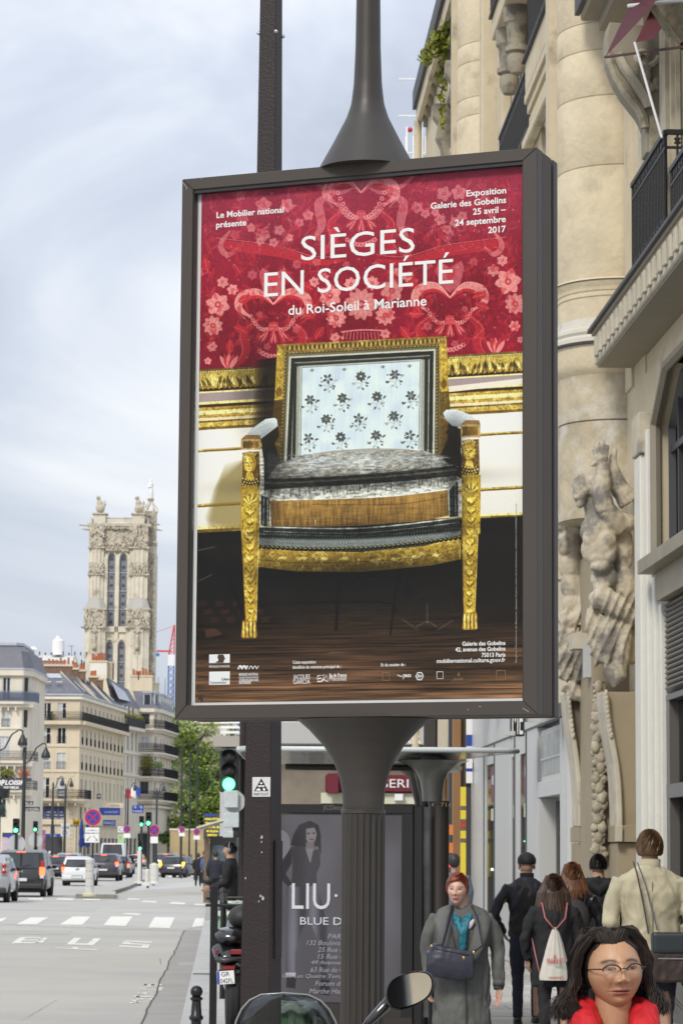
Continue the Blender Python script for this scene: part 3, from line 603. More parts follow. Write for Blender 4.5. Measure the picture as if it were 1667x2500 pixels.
# ---- painted markings
def gq(mb,pts,z=.005):
 mb.add([tuple(gnd(x,y)+Vector((0,0,z)))for x,y in pts],[tuple(range(len(pts)))])
Z3=lambda x,y:(x/2.8,1950+y/2.8)
zs=[[(0,820),(55,812),(20,838),(0,842)],[(112,860),(250,860),(335,812),(212,812)],[(408,862),(565,864),(622,806),(500,806)],[(708,866),(860,872),(908,806),(760,806)],[(1014,882),(1162,888),(1196,812),(1058,810)],[(1310,880),(1420,868),(1476,862),(1478,818),(1340,818)]]
for q in zs:mb=MB();gq(mb,[Z3(*p)for p in q]);tag(mb.build('zebra_stripe',m_mark),kind='structure')
for q in[[(1320,728),(1412,734),(1422,722),(1340,718)],[(1158,718),(1258,724),(1272,712),(1176,706)],[(962,706),(1066,712),(1080,702),(980,697)],[(866,690),(950,692),(962,684),(880,680)],[(560,692),(680,696),(694,688),(580,684)],[(380,690),(500,694),(512,684),(400,681)],[(190,688),(290,692),(300,682),(205,680)],[(1150,540),(1200,542),(1206,530),(1160,528)],[(1254,544),(1302,546),(1312,532),(1264,530)],[(1362,546),(1404,546),(1414,534),(1372,530)],[(1462,552),(1500,552),(1500,534),(1470,532)],[(835,790),(950,796),(970,786),(860,782)]]:
 mb=MB();gq(mb,[Z3(*p)for p in q]);tag(mb.build('lane_dash',m_mark),kind='structure')
 # BUS lettering lying on the road, each letter spans one photographed quad
def letter(polys,quad_):
 a,b,c,d=[gnd(*Z3(*p))for p in quad_]
 mb=MB()
 for poly in polys:mb.add([tuple((a*(1-u)+b*u)*(1-v)+(d*(1-u)+c*u)*v+Vector((0,0,.005)))for u,v in poly],[tuple(range(len(poly)))])
 tag(mb.build('road_letter',m_mark),kind='structure')
bx=lambda x0,x1,y0,y1:[(x0,y0),(x1,y0),(x1,y1),(x0,y1)]
letter([bx(0,.25,0,1),bx(.25,.85,0,.2),bx(.25,.85,.42,.6),bx(.25,.85,.82,1),bx(.75,1,.1,.48),bx(.75,1,.54,.92)],[(80,990),(292,990),(332,948),(140,948)])
letter([bx(0,.27,0,1),bx(.27,.73,0,.22),bx(.73,1,0,1)],[(455,998),(640,1003),(694,956),(508,952)])
letter([bx(0,1,0,.2),bx(.75,1,.2,.45),bx(0,1,.42,.6),bx(0,.25,.6,.85),bx(0,1,.8,1)],[(812,1012),(1012,1024),(1044,978),(858,970)])
letter([bx(0,1,0,.35),bx(.42,.55,.35,1)],[(380,1024),(668,1038),(660,1020),(380,1012)])
mb=MB();rnd=random.Random(9)
for i in range(34):
 y=rnd.uniform(1265,1410);x=1050-(y-1265)*.75+rnd.uniform(-70,60);gq(mb,[Z3(x,y),Z3(x+rnd.uniform(14,34),y+2),Z3(x+rnd.uniform(14,34),y+9),Z3(x-4,y+8)])
tag(mb.build('worn_stencil',m_mark),kind='structure')
mb=MB();
for i in range(10):x=1225+i*11;gq(mb,[Z3(x,1120),Z3(x+5,1120),Z3(x+9,1142),Z3(x+3,1142)],.007)
tag(mb.build('drain_slot',m_black if 'black_rubber' in MATS else m_kerb),kind='structure')
# ---- repaired patches of asphalt
for nm,col,q in(('a',(.40,.38,.335),[(760,640),(1460,600),(1480,640),(800,690)]),('b',(.46,.455,.44),[(900,600),(1480,560),(1470,598),(860,634)]),('c',(.39,.38,.35),[(0,900),(500,905),(470,930),(0,930)]),('f',(.40,.39,.36),[(0,700),(700,740),(640,770),(0,760)])):
 mb=MB();gq(mb,[Z3(*p)for p in q],.0035);tag(mb.build('asphalt_patch',mat('asphalt_patch_'+nm,col,.8,var=.10,vscale=.8,bump=.3,bscale=60)),kind='structure')
mb=MB();rnd=random.Random(77)
for(x0,y0,x1,y1)in((0,862,1260,908),(1290,890,1420,870),(150,1520,420,1360),(1095,1095,1100,1130),(900,700,1460,712)):
 P0=None
 for i in range(26):
  q=i/25;p=gnd(*Z3(x0+(x1-x0)*q,y0+(y1-y0)*q+rnd.uniform(-3,3)))
  if P0 is not None:mb.quad((P0.x,P0.y-.05,.0062),(p.x,p.y-.05,.0062),(p.x,p.y+.05,.0062),(P0.x,P0.y+.05,.0062))
  P0=p
tag(mb.build('road_crack',mat('crack_dark',(.20,.19,.17),.9)),kind='structure')
# ---- raised islands
m_isl=mat('island_top',(.40,.39,.36),.8,var=.08,vscale=2);m_islk=mat('island_kerb',(.20,.19,.17),.8,var=.2,vscale=2)
def island(pts,h,z0=0.,name='traffic_island'):
 P=[gnd(*Z3(*p))for p in pts];mb=MB();k=len(P)
 mb.add([(p.x,p.y,z0)for p in P]+[(p.x,p.y,z0+h)for p in P],[tuple(range(k,2*k))]+[(i,(i+1)%k,k+(i+1)%k,k+i)for i in range(k)])
 o=mb.build(name,(m_isl,m_islk));me=o.data
 for p in me.polygons:p.material_index=0 if abs(p.normal.z)>.5 else 1
 tag(o,kind='structure');return o
island([(520,682),(790,686),(792,660),(730,655),(525,660)],.17)
island([(560,662),(740,662),(800,648),(880,622),(950,590),(1010,560),(1060,538),(1000,532),(900,556),(800,590),(690,622),(570,645)],.16,.003)
island([(985,534),(1100,536),(1104,524),(1070,516),(1000,520)],.2,.001)
island([(960,478),(1090,492),(1120,478),(1100,462),(1010,455),(900,448)],.16,.002)
# ================================================================== near street furniture
m_brown=mat('panel_brown',srgb(70,65,61),.5,.0,spec=.3,var=.05,vscale=3,bump=.05,bscale=300,bdist=.0005)
m_brown2=mat('panel_brown_side',srgb(74,64,52),.55,.0,spec=.25,var=.05)
m_black=mat('black_rubber',(.012,.012,.013),.45)
m_postgrey=mat('post_grey',srgb(60,57,54),.42,.0,spec=.4,var=.07,vscale=8,stain=(.16,.15,.14),sscale=14,sthr=.70)
m_polebrown=mat('pole_brown',srgb(43,35,36),.45,.0,spec=.35,var=.10,vscale=10,bump=.9,bscale=110,bdist=.0022)
m_white=mat('white_strip',(.72,.73,.76),.5)
m_wht_txt=mat('white_print',(.86,.86,.88),.6)
m_blk_txt=mat('black_print',(.01,.01,.01),.6)
TH=.3844;PX,PY=.0374,9.251
def plane_local(px,py,ly):
 d=ray(px,py);n=Vector((math.sin(TH),math.cos(TH),0));o=Vector((PX,PY,0))+n*ly-Vector((0,0,CAMZ))
 t=n.dot(o)/n.dot(d);p=Vector((0,0,CAMZ))+d*t-Vector((PX,PY,0));return p.x*math.cos(TH)-p.y*math.sin(TH),p.z
def build_panel():
 t=thing('advertising_panel','large brown double-sided poster panel showing a gilded armchair on red damask, on a fluted post','advertising panel',(PX,PY,0),-TH)
 w=.638;zt=4.09;zb=2.24;fw=.05;fL,fR,fT,fB=.042,.05,.040,.046
 # frame bars mitred as four prisms
 for a,b,c,d in(((-w,zt),(w,zt),(w-fR,zt-fT),(-w+fL,zt-fT)),((-w,zb),(w,zb),(w-fR,zb+fB),(-w+fL,zb+fB)),((-w,zb),(-w,zt),(-w+fL,zt-fT),(-w+fL,zb+fB)),((w,zb),(w,zt),(w-fR,zt-fT),(w-fR,zb+fB))):
  cx=(a[0]+b[0]+c[0]+d[0])/4;cz=(a[1]+b[1]+c[1]+d[1])/4;k=.9995
  q=[(cx+(p[0]-cx)*k,cz+(p[1]-cz)*k)for p in(a,b,c,d)]
  MB().prism(q,'y',0,.055).build('frame_bar',m_brown,t,bevel=.002)
 f=MB();f.box(-w+.001,w-.001,.0555,.155,zb+.001,zt-.001);f.build('cabinet',m_brown2,t,bevel=.003)
 MB().box(-w+.012,w-.012,.155,.173,zb+.012,zt-.012).build('rubber_gasket',m_black,t)
 MB().box(-w,w,.173,.222,zb,zt).build('rear_frame',m_brown,t,bevel=.006,bseg=2)
 g=MB();iw=w-fR;iL=w-fL;
 for q in((-iL,-iL+.003,zb+fB,zt-fT),(iw-.003,iw,zb+fB,zt-fT),(-iL,iw,zt-fT-.012,zt-fT)):g.box(q[0],q[1],.006,.034,q[2],q[3])
 g.build('inner_seal',m_black,t)
 MB().box(-iL,iw,.036,.05,zb+fB,zt-fT).build('backlit_sheet',m_white,t)
 cs=[plane_local(*p,.035)for p in((487,471),(1276,404),(1279,1707),(472,1718))]
 x0=(cs[0][0]+cs[3][0])/2+.008;x1=min((cs[1][0]+cs[2][0])/2,iw-.006);z1=(cs[0][1]+cs[1][1])/2;z0=(cs[2][1]+cs[3][1])/2+.004
 PM=imgmat('exhibition_print',np.clip(paint_exhibition().a*1.12-.02,0,.95),.6);PM.node_tree.nodes['Principled BSDF'].inputs['Specular IOR Level'].default_value=.12
 me=bpy.data.meshes.new('poster');me.from_pydata([(x0,.0345,z0),(x1,.0345,z0),(x1,.0345,z1),(x0,.0345,z1)],[],[(0,1,2,3)]);uv=me.uv_layers.new();
 for i,q in enumerate(((0,0),(1,0),(1,1),(0,1))):uv.data[i].uv=q
 ps=link('poster',me,PM,t)
 tag(ps,'gilded armchair with worn pale upholstery printed before red floral damask and gilt wainscot')
 def L_(s,xl,yl,xr,yr,caph,bold=0,al='L',m=m_wht_txt,shear=0,fh=None):
  a=plane_local(xl,yl,.034);b=plane_local(xr,yr,.034);h=caph/FPX*9.3/.64
  zz=(a[1]+b[1])/2
  o=text('lettering',s,h,m,t,(a[0],.0337,zz),width=b[0]-a[0],depth=.0004,bold=bold,fit_h=None)
  return o
  # baselines measured on the photograph
 L_('Le Mobilier national',529,532,693,519,14,.02);L_('présente',528,556,602,550,14,.02)
 L_('Exposition',1138,479,1235,472,14,.02);L_('Galerie des Gobelins',1051,509,1235,496,14,.02);L_('25 avril –',1154,524,1234,518,14,.02);L_('24 septembre',1110,551,1234,542,14,.02);L_('2017',1191,569,1234,566,14,.02)
 L_('SIÈGES',735,635,1012,616,57,.0,);L_('EN SOCIÉTÉ',645,725,1106,691,57,.0);L_('du Roi-Soleil à Marianne',704,768,1041,746,22,.012)
 L_('Galerie des Gobelins',1128,1577,1233,1574,9,.02);L_('42, avenue des Gobelins',1111,1591,1233,1588,9,.02);L_('75013 Paris',1175,1604,1233,1603,9,.02);L_('mobiliernational.culture.gouv.fr',1066,1618,1233,1616,9,.015)
 L_('Cette exposition',715,1620,771,1620,7,.01);L_('bénéficie du mécénat principal de :',715,1632,833,1631,7,.01);L_('Et du soutien de :',930,1627,990,1626,7,.01)
 L_('JACQUES',716,1658,757,1657,10,0);L_('GARCIA',716,1670,757,1669,10,0);L_('Ile de France',804,1653,846,1652,8,.02);L_('Mécénat',804,1662,846,1661,10,0)
 L_('RÉPUBLIQUE FRANÇAISE',511,1630,561,1629,5,0);L_('MOBILIER NATIONAL',584,1650,631,1649,6,.01);L_('MANUFACTURES NATIONALES',584,1656,631,1656,4,.0);L_('GOBELINS-BEAUVAIS',584,1664,631,1663,6,.01);L_('SAVONNERIE',584,1670,613,1670,6,.01)
 L_('4',484,1713,496,1713,17,.03,m=m_blk_txt)
 m_red_=mat('plate_blank',(.8,.82,.86),.6)
 def plate(x0_,y0_,x1_,y1_,m,dy=.0342,n='emblem'):
  a=plane_local(x0_,y0_,.034);b=plane_local(x1_,y1_,.034);MB().quad((a[0],dy,a[1]),(b[0],dy,a[1]),(b[0],dy,b[1]),(a[0],dy,b[1])).build(n,m,t)
 m_dkbr=mat('print_brown',srgb(60,40,30),.6)
 plate(511,1598,561,1618,m_red_);plate(511,1640,561,1671,m_red_)
 L_('Culture',541,1661,560,1661,6,.02,m=m_blk_txt);L_('Communication',513,1669,553,1669,6,.0,m=m_blk_txt)
 def curve(pts,wd,m,n='emblem'):
  q=[plane_local(*p,.034)for p in pts];mb=MB();mb.tube([(a,.0338,b)for a,b in q],wd/FPX*9.3/2,6);return mb.build(n,m,t)
 pr=[plane_local(*p,.034)for p in((533,1598),(546,1598),(548,1604),(550,1608),(547,1612),(546,1618),(526,1618),(534,1612),(531,1605))]
 MB().prism(pr,'y',.0338,.0341).build('emblem',m_dkbr,t)
 for k in range(2):
  x=582+k*26;pts=[]
  for i in range(25):u=i/24;pts.append((x+u*24,1632-8*abs(math.sin(u*PI*2.5))+2))
  curve(pts,5 if k==0 else 2.2,m_wht_txt)
 curve([(775,1664),(785,1664),(792,1648),(776,1650),(774,1658),(784,1656)],4,m_wht_txt);curve([(786,1664),(798,1648),(800,1664),(790,1659)],3,m_wht_txt)
 m_tan=mat('print_tan',srgb(150,120,90),.6)
 for x0_,x1_,y0_,y1_,m in((934,951,1642,1661,m_tan),(1066,1081,1640,1657,m_wht_txt),(1212,1233,1637,1660,m_tan)):
  curve([(x0_,y0_),(x1_,y0_),(x1_,y1_),(x0_,y1_),(x0_,y0_)],1.6,m)
 curve([(1024+9*math.cos(i*PI/3),1651+10*math.sin(i*PI/3))for i in range(7)],3,m_wht_txt);L_('fg',1019,1655,1029,1655,8,.02)
 L_('BNDS',987,1653,1003,1653,6,.03);curve([(970,1648),(980,1652),(986,1646),(984,1658)],2.4,m_wht_txt);L_('J.KUGEL',1106,1661,1131,1660,5,0,m=m_tan);curve([(1117,1650),(1119,1642),(1121,1650)],2.4,m_tan)
 # column of fine print set vertically along the right edge
 a=plane_local(1262,1618,.034);b=plane_local(1262,1230,.034);me2=text('lettering','Bergère, Manufacture de Beauvais, époque Empire, salon de la Savonnerie, collection du Mobilier national',.02,mat('fine_print',srgb(170,165,160),.6),t,(a[0],.0337,a[1]),width=b[1]-a[1],depth=.0003,R=Matrix.Rotation(-PI/2,4,'Y'),fit_h=.007)
 # pane of glass
 MATS.get('panel_glass')or glassmat('panel_glass',(.985,.99,.985),.015,.0)
 MB().box(-iL+.009,iw-.007,.014,.018,zb+fB+.002,zt-fT-.014).build('glass_pane',MATS['panel_glass'],t)
 # post (elliptic flares, fluted lower shaft), stands in the panel's own frame
 cy=.111
 rows=[(2.238,.232),(2.204,.19),(2.153,.141),(2.105,.108),(2.059,.087),(2.004,.074),(1.94,.0705)]
 fl=MB();pr=[]
 for i in range(25):
  z=2.238-(2.238-1.94)*i/24;zs=[r[0]for r in rows][::-1];rs=[r[1]for r in rows][::-1];pr.append((float(np.interp(z,zs,rs)),z))
 fl.lathe(pr[::-1],48,(0,cy,0),sy=.62);fl.build('lower_flare',m_postgrey,t,smooth='auto')
 MB().lathe([(.068,1.925),(.0735,1.928),(.0735,1.94),(.068,1.943)],48,(0,cy,0),sy=1).build('collar',m_postgrey,t,smooth='auto')
 sh=MB();n=160;V=[];F=[]
 for z in(0.12,.3,1.0,1.9,1.926):
  for j in range(n):
   a=2*PI*j/n;fr=(j%8)/8;r=.0715-(.0075*math.sin(PI*min(max((fr-.12)/.76,0),1))**.7)*(1 if .2<z<1.92 else 0);V.append((r*math.cos(a),cy+r*math.sin(a),z))
 F=[(i*n+j,i*n+(j+1)%n,(i+1)*n+(j+1)%n,(i+1)*n+j)for i in range(4)for j in range(n)]
 sh.add(V,F);sh.build('fluted_shaft',m_postgrey,t,smooth='auto',ang=25)
 ys=[400,349,287,254,205,117,0];rr=[.168,.115,.071,.056,.048,.043,.041];zz=[at(890,y,9.35).z for y in ys];zz[0]=4.088
 pr=[(float(np.interp(z,zz,rr)),float(z))for z in np.linspace(4.088,zz[-1],40)]
 up=MB();up.lathe(pr+[(.036,7.2)],40,(0,cy,0));up.build('upper_post',m_postgrey,t,smooth='auto')
 lm=MB();lm.tube([(0,cy,7.15),(0,cy,7.5),(.3,cy,7.8),(.9,cy,7.9)],.03,10);lm.lathe([(.05,7.95),(.2,7.85),(.22,7.8),(.02,7.78)],20,(1.0,cy,0));lm.build('lamp_arm',m_postgrey,t,smooth='auto')
 MB().lathe([(.14,.121),(.14,.16),(.09,.2),(.075,.3)],32,(0,cy,0)).build('foot',m_postgrey,t,smooth='auto')
 # scratches on the frame corner
 m_scr=mat('scratch',(.55,.53,.5),.6)
 s=MB();
 for a,b in(((-w+.004,zt-.012),(-w+.02,zt-.034)),((-w+.02,zt-.034),(-w+.016,zt-.04)),((-w+.07,zt-.006),(-w+.076,zt-.004)),((.40,zb+.018),(.405,zb+.021)),((.44,zb+.03),(.447,zb+.028)),((w-.03,zb+.01),(w-.05,zb+.022))):s.tube([(a[0],-.0006,a[1]),(b[0],-.0006,b[1])],.0007,4)
 s.build('scratch',m_scr,t)
 return t
panel=build_panel()
# ------------------------------------------------------------------ dark tapered pole with sticker
def build_pole():
 Y=12.0;b=base(648,Y,.12);t=thing('steel_pole','dark brown tapered steel pole with a triangle sticker, just left of the fluted post','pole',b,math.radians(0))
 a=math.radians(21);mb=MB();R=Matrix.Rotation(-a,3,'Z')
 def sec(z,w):return[R@Vector((x*w/2,y*w/2,z-.12))for x,y in((-1,-1),(1,-1),(1,1),(-1,1))]
 zs=[(.12,.150),(1.2,.1335),(2.4,.117),(4.1,.094),(5.7,.075),(7.5,.06)]
 S=[sec(z,w)for z,w in zs];V=[p for s in S for p in s];F=[(i*4+j,i*4+(j+1)%4,(i+1)*4+(j+1)%4,(i+1)*4+j)for i in range(5)for j in range(4)]+[(0,3,2,1),(20,21,22,23)]
 mb.add(V,F).build('shaft',m_polebrown,t,bevel=.006,bseg=2)
 w2=lambda z:float(np.interp(z,[q[0]for q in zs],[q[1]for q in zs]))
 # hatch on the right face
 h=MB();z0,z1=at(690,2340,Y).z,at(690,2052,Y).z
 for z_0,z_1 in((z0,z1),):
  w=w2((z_0+z_1)/2)/2;h.xbox(R@Vector((w+.004,.012,(z_0+z_1)/2-.12)),(.012,.07,z_1-z_0),R)
 h.build('hatch',m_polebrown,t,bevel=.003)
 # sticker
 sz=.082;zc=at(642,1922,Y).z-.12;w=w2(zc)/2+.0012
 def sp(u,v,d=0):return R@Vector((u,-w-d,zc+v))
 o=.018
 MB().quad(sp(-sz/2+o,-sz*.5),sp(sz/2+o,-sz*.5),sp(sz/2+o,sz*.5),sp(-sz/2+o,sz*.5)).build('sticker',mat('sticker_paper',(.62,.62,.62),.6,var=.1,vscale=60),t)
 k=MB();k.add([sp(-.033+o,-.018,.0006),sp(.033+o,-.018,.0006),sp(o,.036,.0006)],[(0,1,2)]);k.build('triangle_print',m_blk_txt,t)
 wmb=MB();
 wmb.add([sp(o-.006,.016,.0012),sp(o,.010,.0012),sp(o+.006,.016,.0012),sp(o+.003,.020,.0012),sp(o,.017,.0012),sp(o-.003,.020,.0012)],[(0,1,2,3,4,5)])
 wmb.quad(sp(o-.016,.003,.0012),sp(o+.016,.003,.0012),sp(o+.014,.006,.0012),sp(o-.014,.006,.0012))
 for i in range(5):x=o-.012+i*.006;wmb.add([sp(x-.002,.003,.0012),sp(x+.002,.003,.0012),sp(x,-.003,.0012)],[(0,1,2)])
 wmb.add([sp(o-.026,-.015,.0012),sp(o-.002,-.015,.0012),sp(o-.004,-.009,.0012),sp(o-.014,-.006,.0012)],[(0,1,2,3)]);wmb.add([sp(o+.008,-.015,.0012),sp(o+.02,-.015,.0012),sp(o+.016,-.006,.0012),sp(o+.009,-.004,.0012)],[(0,1,2,3)])
 wmb.build('white_print',m_wht_txt,t)
 Rt=R.to_4x4();p=sp(o-.033,-.036,.0008);text('lettering','PARTOUT',.02,m_blk_txt,t,p,width=.066,fit_h=.011,R=Rt,depth=.0003)
 # weathered chips and dried white lump
 ch=MB();rnd=random.Random(5)
 for(px,py,s)in((660,2045,7),(661,2081,4),(622,2144,4),(665,2192,10),(659,2187,6),(655,2200,4),(660,2056,4)):
  z=at(px,py,Y).z-.12;x=(px-648-(-(2083-py))*.0)/575.;u=(x)/math.cos(a);ww=w2(z)/2+.0008
  pts=[R@Vector((min(u,ww-.004)+s/1150*math.cos(i*.9)*rnd.uniform(.5,1.2),-ww-.0004,z+s/1000*math.sin(i*.9)*rnd.uniform(.6,1.4)))for i in range(7)]
  ch.add(pts,[tuple(range(7))])
 ch.build('paint_chip',mat('chip_grey',(.42,.42,.42),.7),t)['kind']='stuff'
 bo=MB()
 zc=at(645,85,Y).z-.12
 for u,v in((-1,-1),(1,-1),(-1,-.3),(1,1)):bo.ell(R@Vector((u*w2(zc)/2,v*w2(zc)/2,zc)),.009,nu=8,nv=6)
 bo.build('bolt',mat('bolt_steel',(.5,.5,.52),.3,.8),t,smooth=True)
 return t
build_pole()
# ------------------------------------------------------------------ bollard
m_cast=mat('cast_black',(.013,.013,.015),.3,.2,var=.2,vscale=30,bump=.2,bscale=80)
def build_bollard():
 t=thing('bollard','black cast iron bollard with ball top standing at the kerb','bollard',base(493,19,.12))
 pr=[(.075,0),(.075,.1),(.045,.14),(.038,.5),(.046,.52),(.046,.545),(.034,.56),(.033,.60),(.047,.615),(.047,.63),(.036,.645),(.030,.74),(.042,.75),(.042,.762),(.026,.772)]
 s=at(493,2405,19).z-.12;f=s/.85;MB().lathe([(r,z*f)for r,z in pr],24).build('shaft',m_cast,t,smooth='auto');MB().ell((0,0,s-.043),.041,nu=20,nv=12).build('ball',m_cast,t,smooth=True)
build_bollard()
# ================================================================== far buildings on the left
m_cream=mat('stone_cream',(.64,.555,.41),.8,var=.10,vscale=.5,stain=(.30,.26,.20),sscale=.35,sthr=.60,stretch=(1,1,.35))
m_cream2=mat('plaster_white',(.78,.74,.64),.8,var=.05,vscale=.6,stain=(.5,.46,.38),sscale=.5,sthr=.62)
m_white_st=mat('stone_white',(.68,.625,.52),.8,var=.12,vscale=.6,stain=(.35,.32,.27),sscale=.4,sthr=.62,stretch=(1,1,.3))
m_slate=mat('zinc_slate',(.13,.135,.16),.55,var=.12,vscale=1.2,stain=(.26,.27,.30),sscale=.6,sthr=.6)
m_zinc=mat('zinc_light',(.45,.48,.52),.45,.2,var=.08,vscale=2)
m_brick=mat('chimney_brick',(.20,.125,.085),.9,var=.25,vscale=3,bump=.2)
m_pot=mat('terracotta',(.42,.14,.07),.8,var=.2,vscale=5)
m_fwhite=mat('frame_white',(.74,.75,.74),.5)
m_pane=mat('window_pane',(.025,.028,.032),.12,spec=.5)
m_curtain=mat('curtain',(.50,.52,.52),.8,var=.15,vscale=3,stretch=(6,6,.5))
m_rail=mat('rail_iron',(.010,.010,.013),.6,spec=.3)
m_railb=mat('rail_glass_blue',(.20,.24,.33),.3)
m_navy=mat('shop_navy',(.03,.05,.14),.4,var=.2,vscale=2)
m_foli=mat('foliage',(.085,.145,.03),.7,var=.35,vscale=4)
m_foli2=mat('foliage_yellow',(.22,.24,.03),.7,var=.3,vscale=4)
m_foli3=mat('foliage_light',(.20,.30,.045),.6,var=.3,vscale=1.2)
m_flower=mat('flowers_orange',(.55,.20,.10),.7)
m_blue=mat('sign_blue',(.02,.06,.33),.45);m_dkgrey=mat('dark_grey',(.05,.05,.055),.6);m_lgrey=mat('light_grey',(.45,.46,.47),.6)
m_signw=mat('sign_white',(.78,.78,.78),.5)
WC={}
def window_mesh(w,h,style):
 k=(round(w,2),round(h,2),style)
 if k in WC:return WC[k]
 f=MB();t=.07
 f.box(0,t,0,.08,0,h);f.box(w-t,w,0,.08,0,h);f.box(t,w-t,0,.08,h-t,h);f.box(t,w-t,0,.08,0,t*1.2);f.box(w/2-.045,w/2+.045,-.01,.07,t*1.2,h-t)
 if style!='plain':f.box(t,w-t,.005,.06,h*.62,h*.62+.045)
 fm=f.mesh('window');fm.materials.append(m_fwhite if style!='dark' else m_dkgrey)
 p=MB();p.box(t*.5,w-t*.5,.03,.05,t*.5,h-t*.5);pm=p.mesh('pane');pm.materials.append(m_pane)
 c=MB()
 c.box(t,w*.5-.06,.022,.028,t,h-t)if style=='half' else(c.box(t,w-t,.022,.028,t,h-t)if style=='curtain' else None)
 cm=c.mesh('curtain')if c.v else None
 if cm:cm.materials.append(m_curtain)
 WC[k]=(fm,pm,cm);return WC[k]
def add_window(parent,loc,rz,w,h,style='plain',guard=0,gm=None):
 fm,pm,cm=window_mesh(w,h,style);o=link('window',fm,None,parent,loc=loc,rz=rz);link('pane',pm,None,o)
 if cm:link('curtain',cm,None,o)
 if guard:
  k=('g',round(w,2),round(guard,2))
  if k not in WC:
   g=MB();g.box(-.05,w+.05,-.16,-.12,guard-.04,guard);g.box(-.05,w+.05,-.16,-.12,.05,.09);n=max(4,int(w/.13))
   for i in range(n+1):x=-.04+(w+.06)*i/n;g.box(x-.012,x+.012,-.15,-.13,.09,guard-.04)
   WC[k]=g.mesh('guard_rail');WC[k].materials.append(gm or m_rail)
  link('guard_rail',WC[k],None,o)
 return o
class Wall:
 """a straight piece of facade from p0 to p1 (seen left to right from the street), local to its building"""
 def __init__(s,parent,p0,p1,z0,z1,m,reveal=.22,name='wall'):
  s.par=parent;s.p0=Vector((*p0,0));s.p1=Vector((*p1,0));s.L=(s.p1-s.p0).length;s.d=(s.p1-s.p0)/s.L;s.n=Vector((s.d.y,-s.d.x,0));s.z0,s.z1=z0,z1;s.m=m;s.h=[];s.rev=reveal;s.name=name;s.rz=math.atan2(s.d.y,s.d.x)
 def P(s,u,out,z):return s.p0+s.d*u+s.n*out+Vector((0,0,z))
 def win(s,u,z,w,h,style='plain',guard=0,gm=None,inset=.12):
  s.h.append((u,u+w,z,z+h));add_window(s.par,s.P(u,-inset,z),s.rz,w,h,style,guard,gm)
 def hole(s,u0,u1,z0,z1):s.h.append((u0,u1,z0,z1))
 def box(s,name,u0,u1,o0,o1,z0,z1,m,bevel=0):
  mb=MB();mb.box(u0,u1,-o1,-o0,z0,z1);return mb.build(name,m,s.par,loc=s.p0,rz=s.rz,bevel=bevel)
 def finish(s,ends=True):
  us=sorted({0,s.L,*[q for h in s.h for q in h[:2]if 0<q<s.L]});zs=sorted({s.z0,s.z1,*[q for h in s.h for q in h[2:]if s.z0<q<s.z1]});mb=MB()
  for i in range(len(us)-1):
   for j in range(len(zs)-1):
    uc,zc=(us[i]+us[i+1])/2,(zs[j]+zs[j+1])/2
    if any(h[0]<uc<h[1]and h[2]<zc<h[3]for h in s.h):continue
    mb.quad(s.P(us[i],0,zs[j]),s.P(us[i+1],0,zs[j]),s.P(us[i+1],0,zs[j+1]),s.P(us[i],0,zs[j+1]))
  r=s.rev
  for a,b,c,d in s.h:
   mb.quad(s.P(a,0,c),s.P(a,0,d),s.P(a,-r,d),s.P(a,-r,c));mb.quad(s.P(b,0,d),s.P(b,0,c),s.P(b,-r,c),s.P(b,-r,d))
   mb.quad(s.P(a,0,d),s.P(b,0,d),s.P(b,-r,d),s.P(a,-r,d));mb.quad(s.P(b,0,c),s.P(a,0,c),s.P(a,-r,c),s.P(b,-r,c));mb.quad(s.P(a,-r,c),s.P(b,-r,c),s.P(b,-r,d),s.P(a,-r,d))
  return mb.build(s.name,s.m,s.par,fix=False)
def railing(name,parent,pts,z0,h,m,step=.14,ornate=False,plate=None):
 """iron railing following a plan polyline"""
 g=MB();pts=[Vector((*p,0))for p in pts]
 for a,b in zip(pts[:-1],pts[1:]):
  d=(b-a);L_=d.length;d/=L_;R=Matrix(((d.x,-d.y,0),(d.y,d.x,0),(0,0,1)));mid=(a+b)/2
  g.xbox(mid+Vector((0,0,z0+h)),(L_,.05,.05),R);g.xbox(mid+Vector((0,0,z0+.08)),(L_,.035,.035),R);g.xbox(mid+Vector((0,0,z0+h-.16)),(L_,.025,.025),R)
  n=max(1,int(L_/step))
  for i in range(n+1):q=a+d*(L_*i/n);g.xbox(q+Vector((0,0,z0+h/2)),(.022 if step<.3 else .03,.022,h),R)
  if ornate:
   for i in range(n):
    q=a+d*(L_*(i+.5)/n);g.xbox(q+Vector((0,0,z0+h*.5)),(step*.7,.02,.05),R);g.xbox(q+Vector((0,0,z0+h*.28)),(step*.5,.02,.12),R);g.xbox(q+Vector((0,0,z0+h*.7)),(step*.5,.02,.10),R)
 return g.build(name,m,parent)
def slab(name,parent,poly,z0,z1,m):return MB().prism(poly,'z',z0,z1).build(name,m,parent)
def pots(parent,p0,p1,z,n,r=.16,h=.7,seed=1):
 rd=random.Random(seed);mp_=MB();mp_.lathe([(r*1.1,0),(r,.1),(r*.8,h*.9),(r,h)],8);me=mp_.mesh('chimney_pot');me.materials.append(m_pot)
 for i in range(n):
  t=(i+.5)/n;o=link('chimney_pot',me,None,parent,loc=(p0[0]+(p1[0]-p0[0])*t,p0[1]+(p1[1]-p0[1])*t,z));o.scale=(1,1,rd.uniform(.7,1.3))
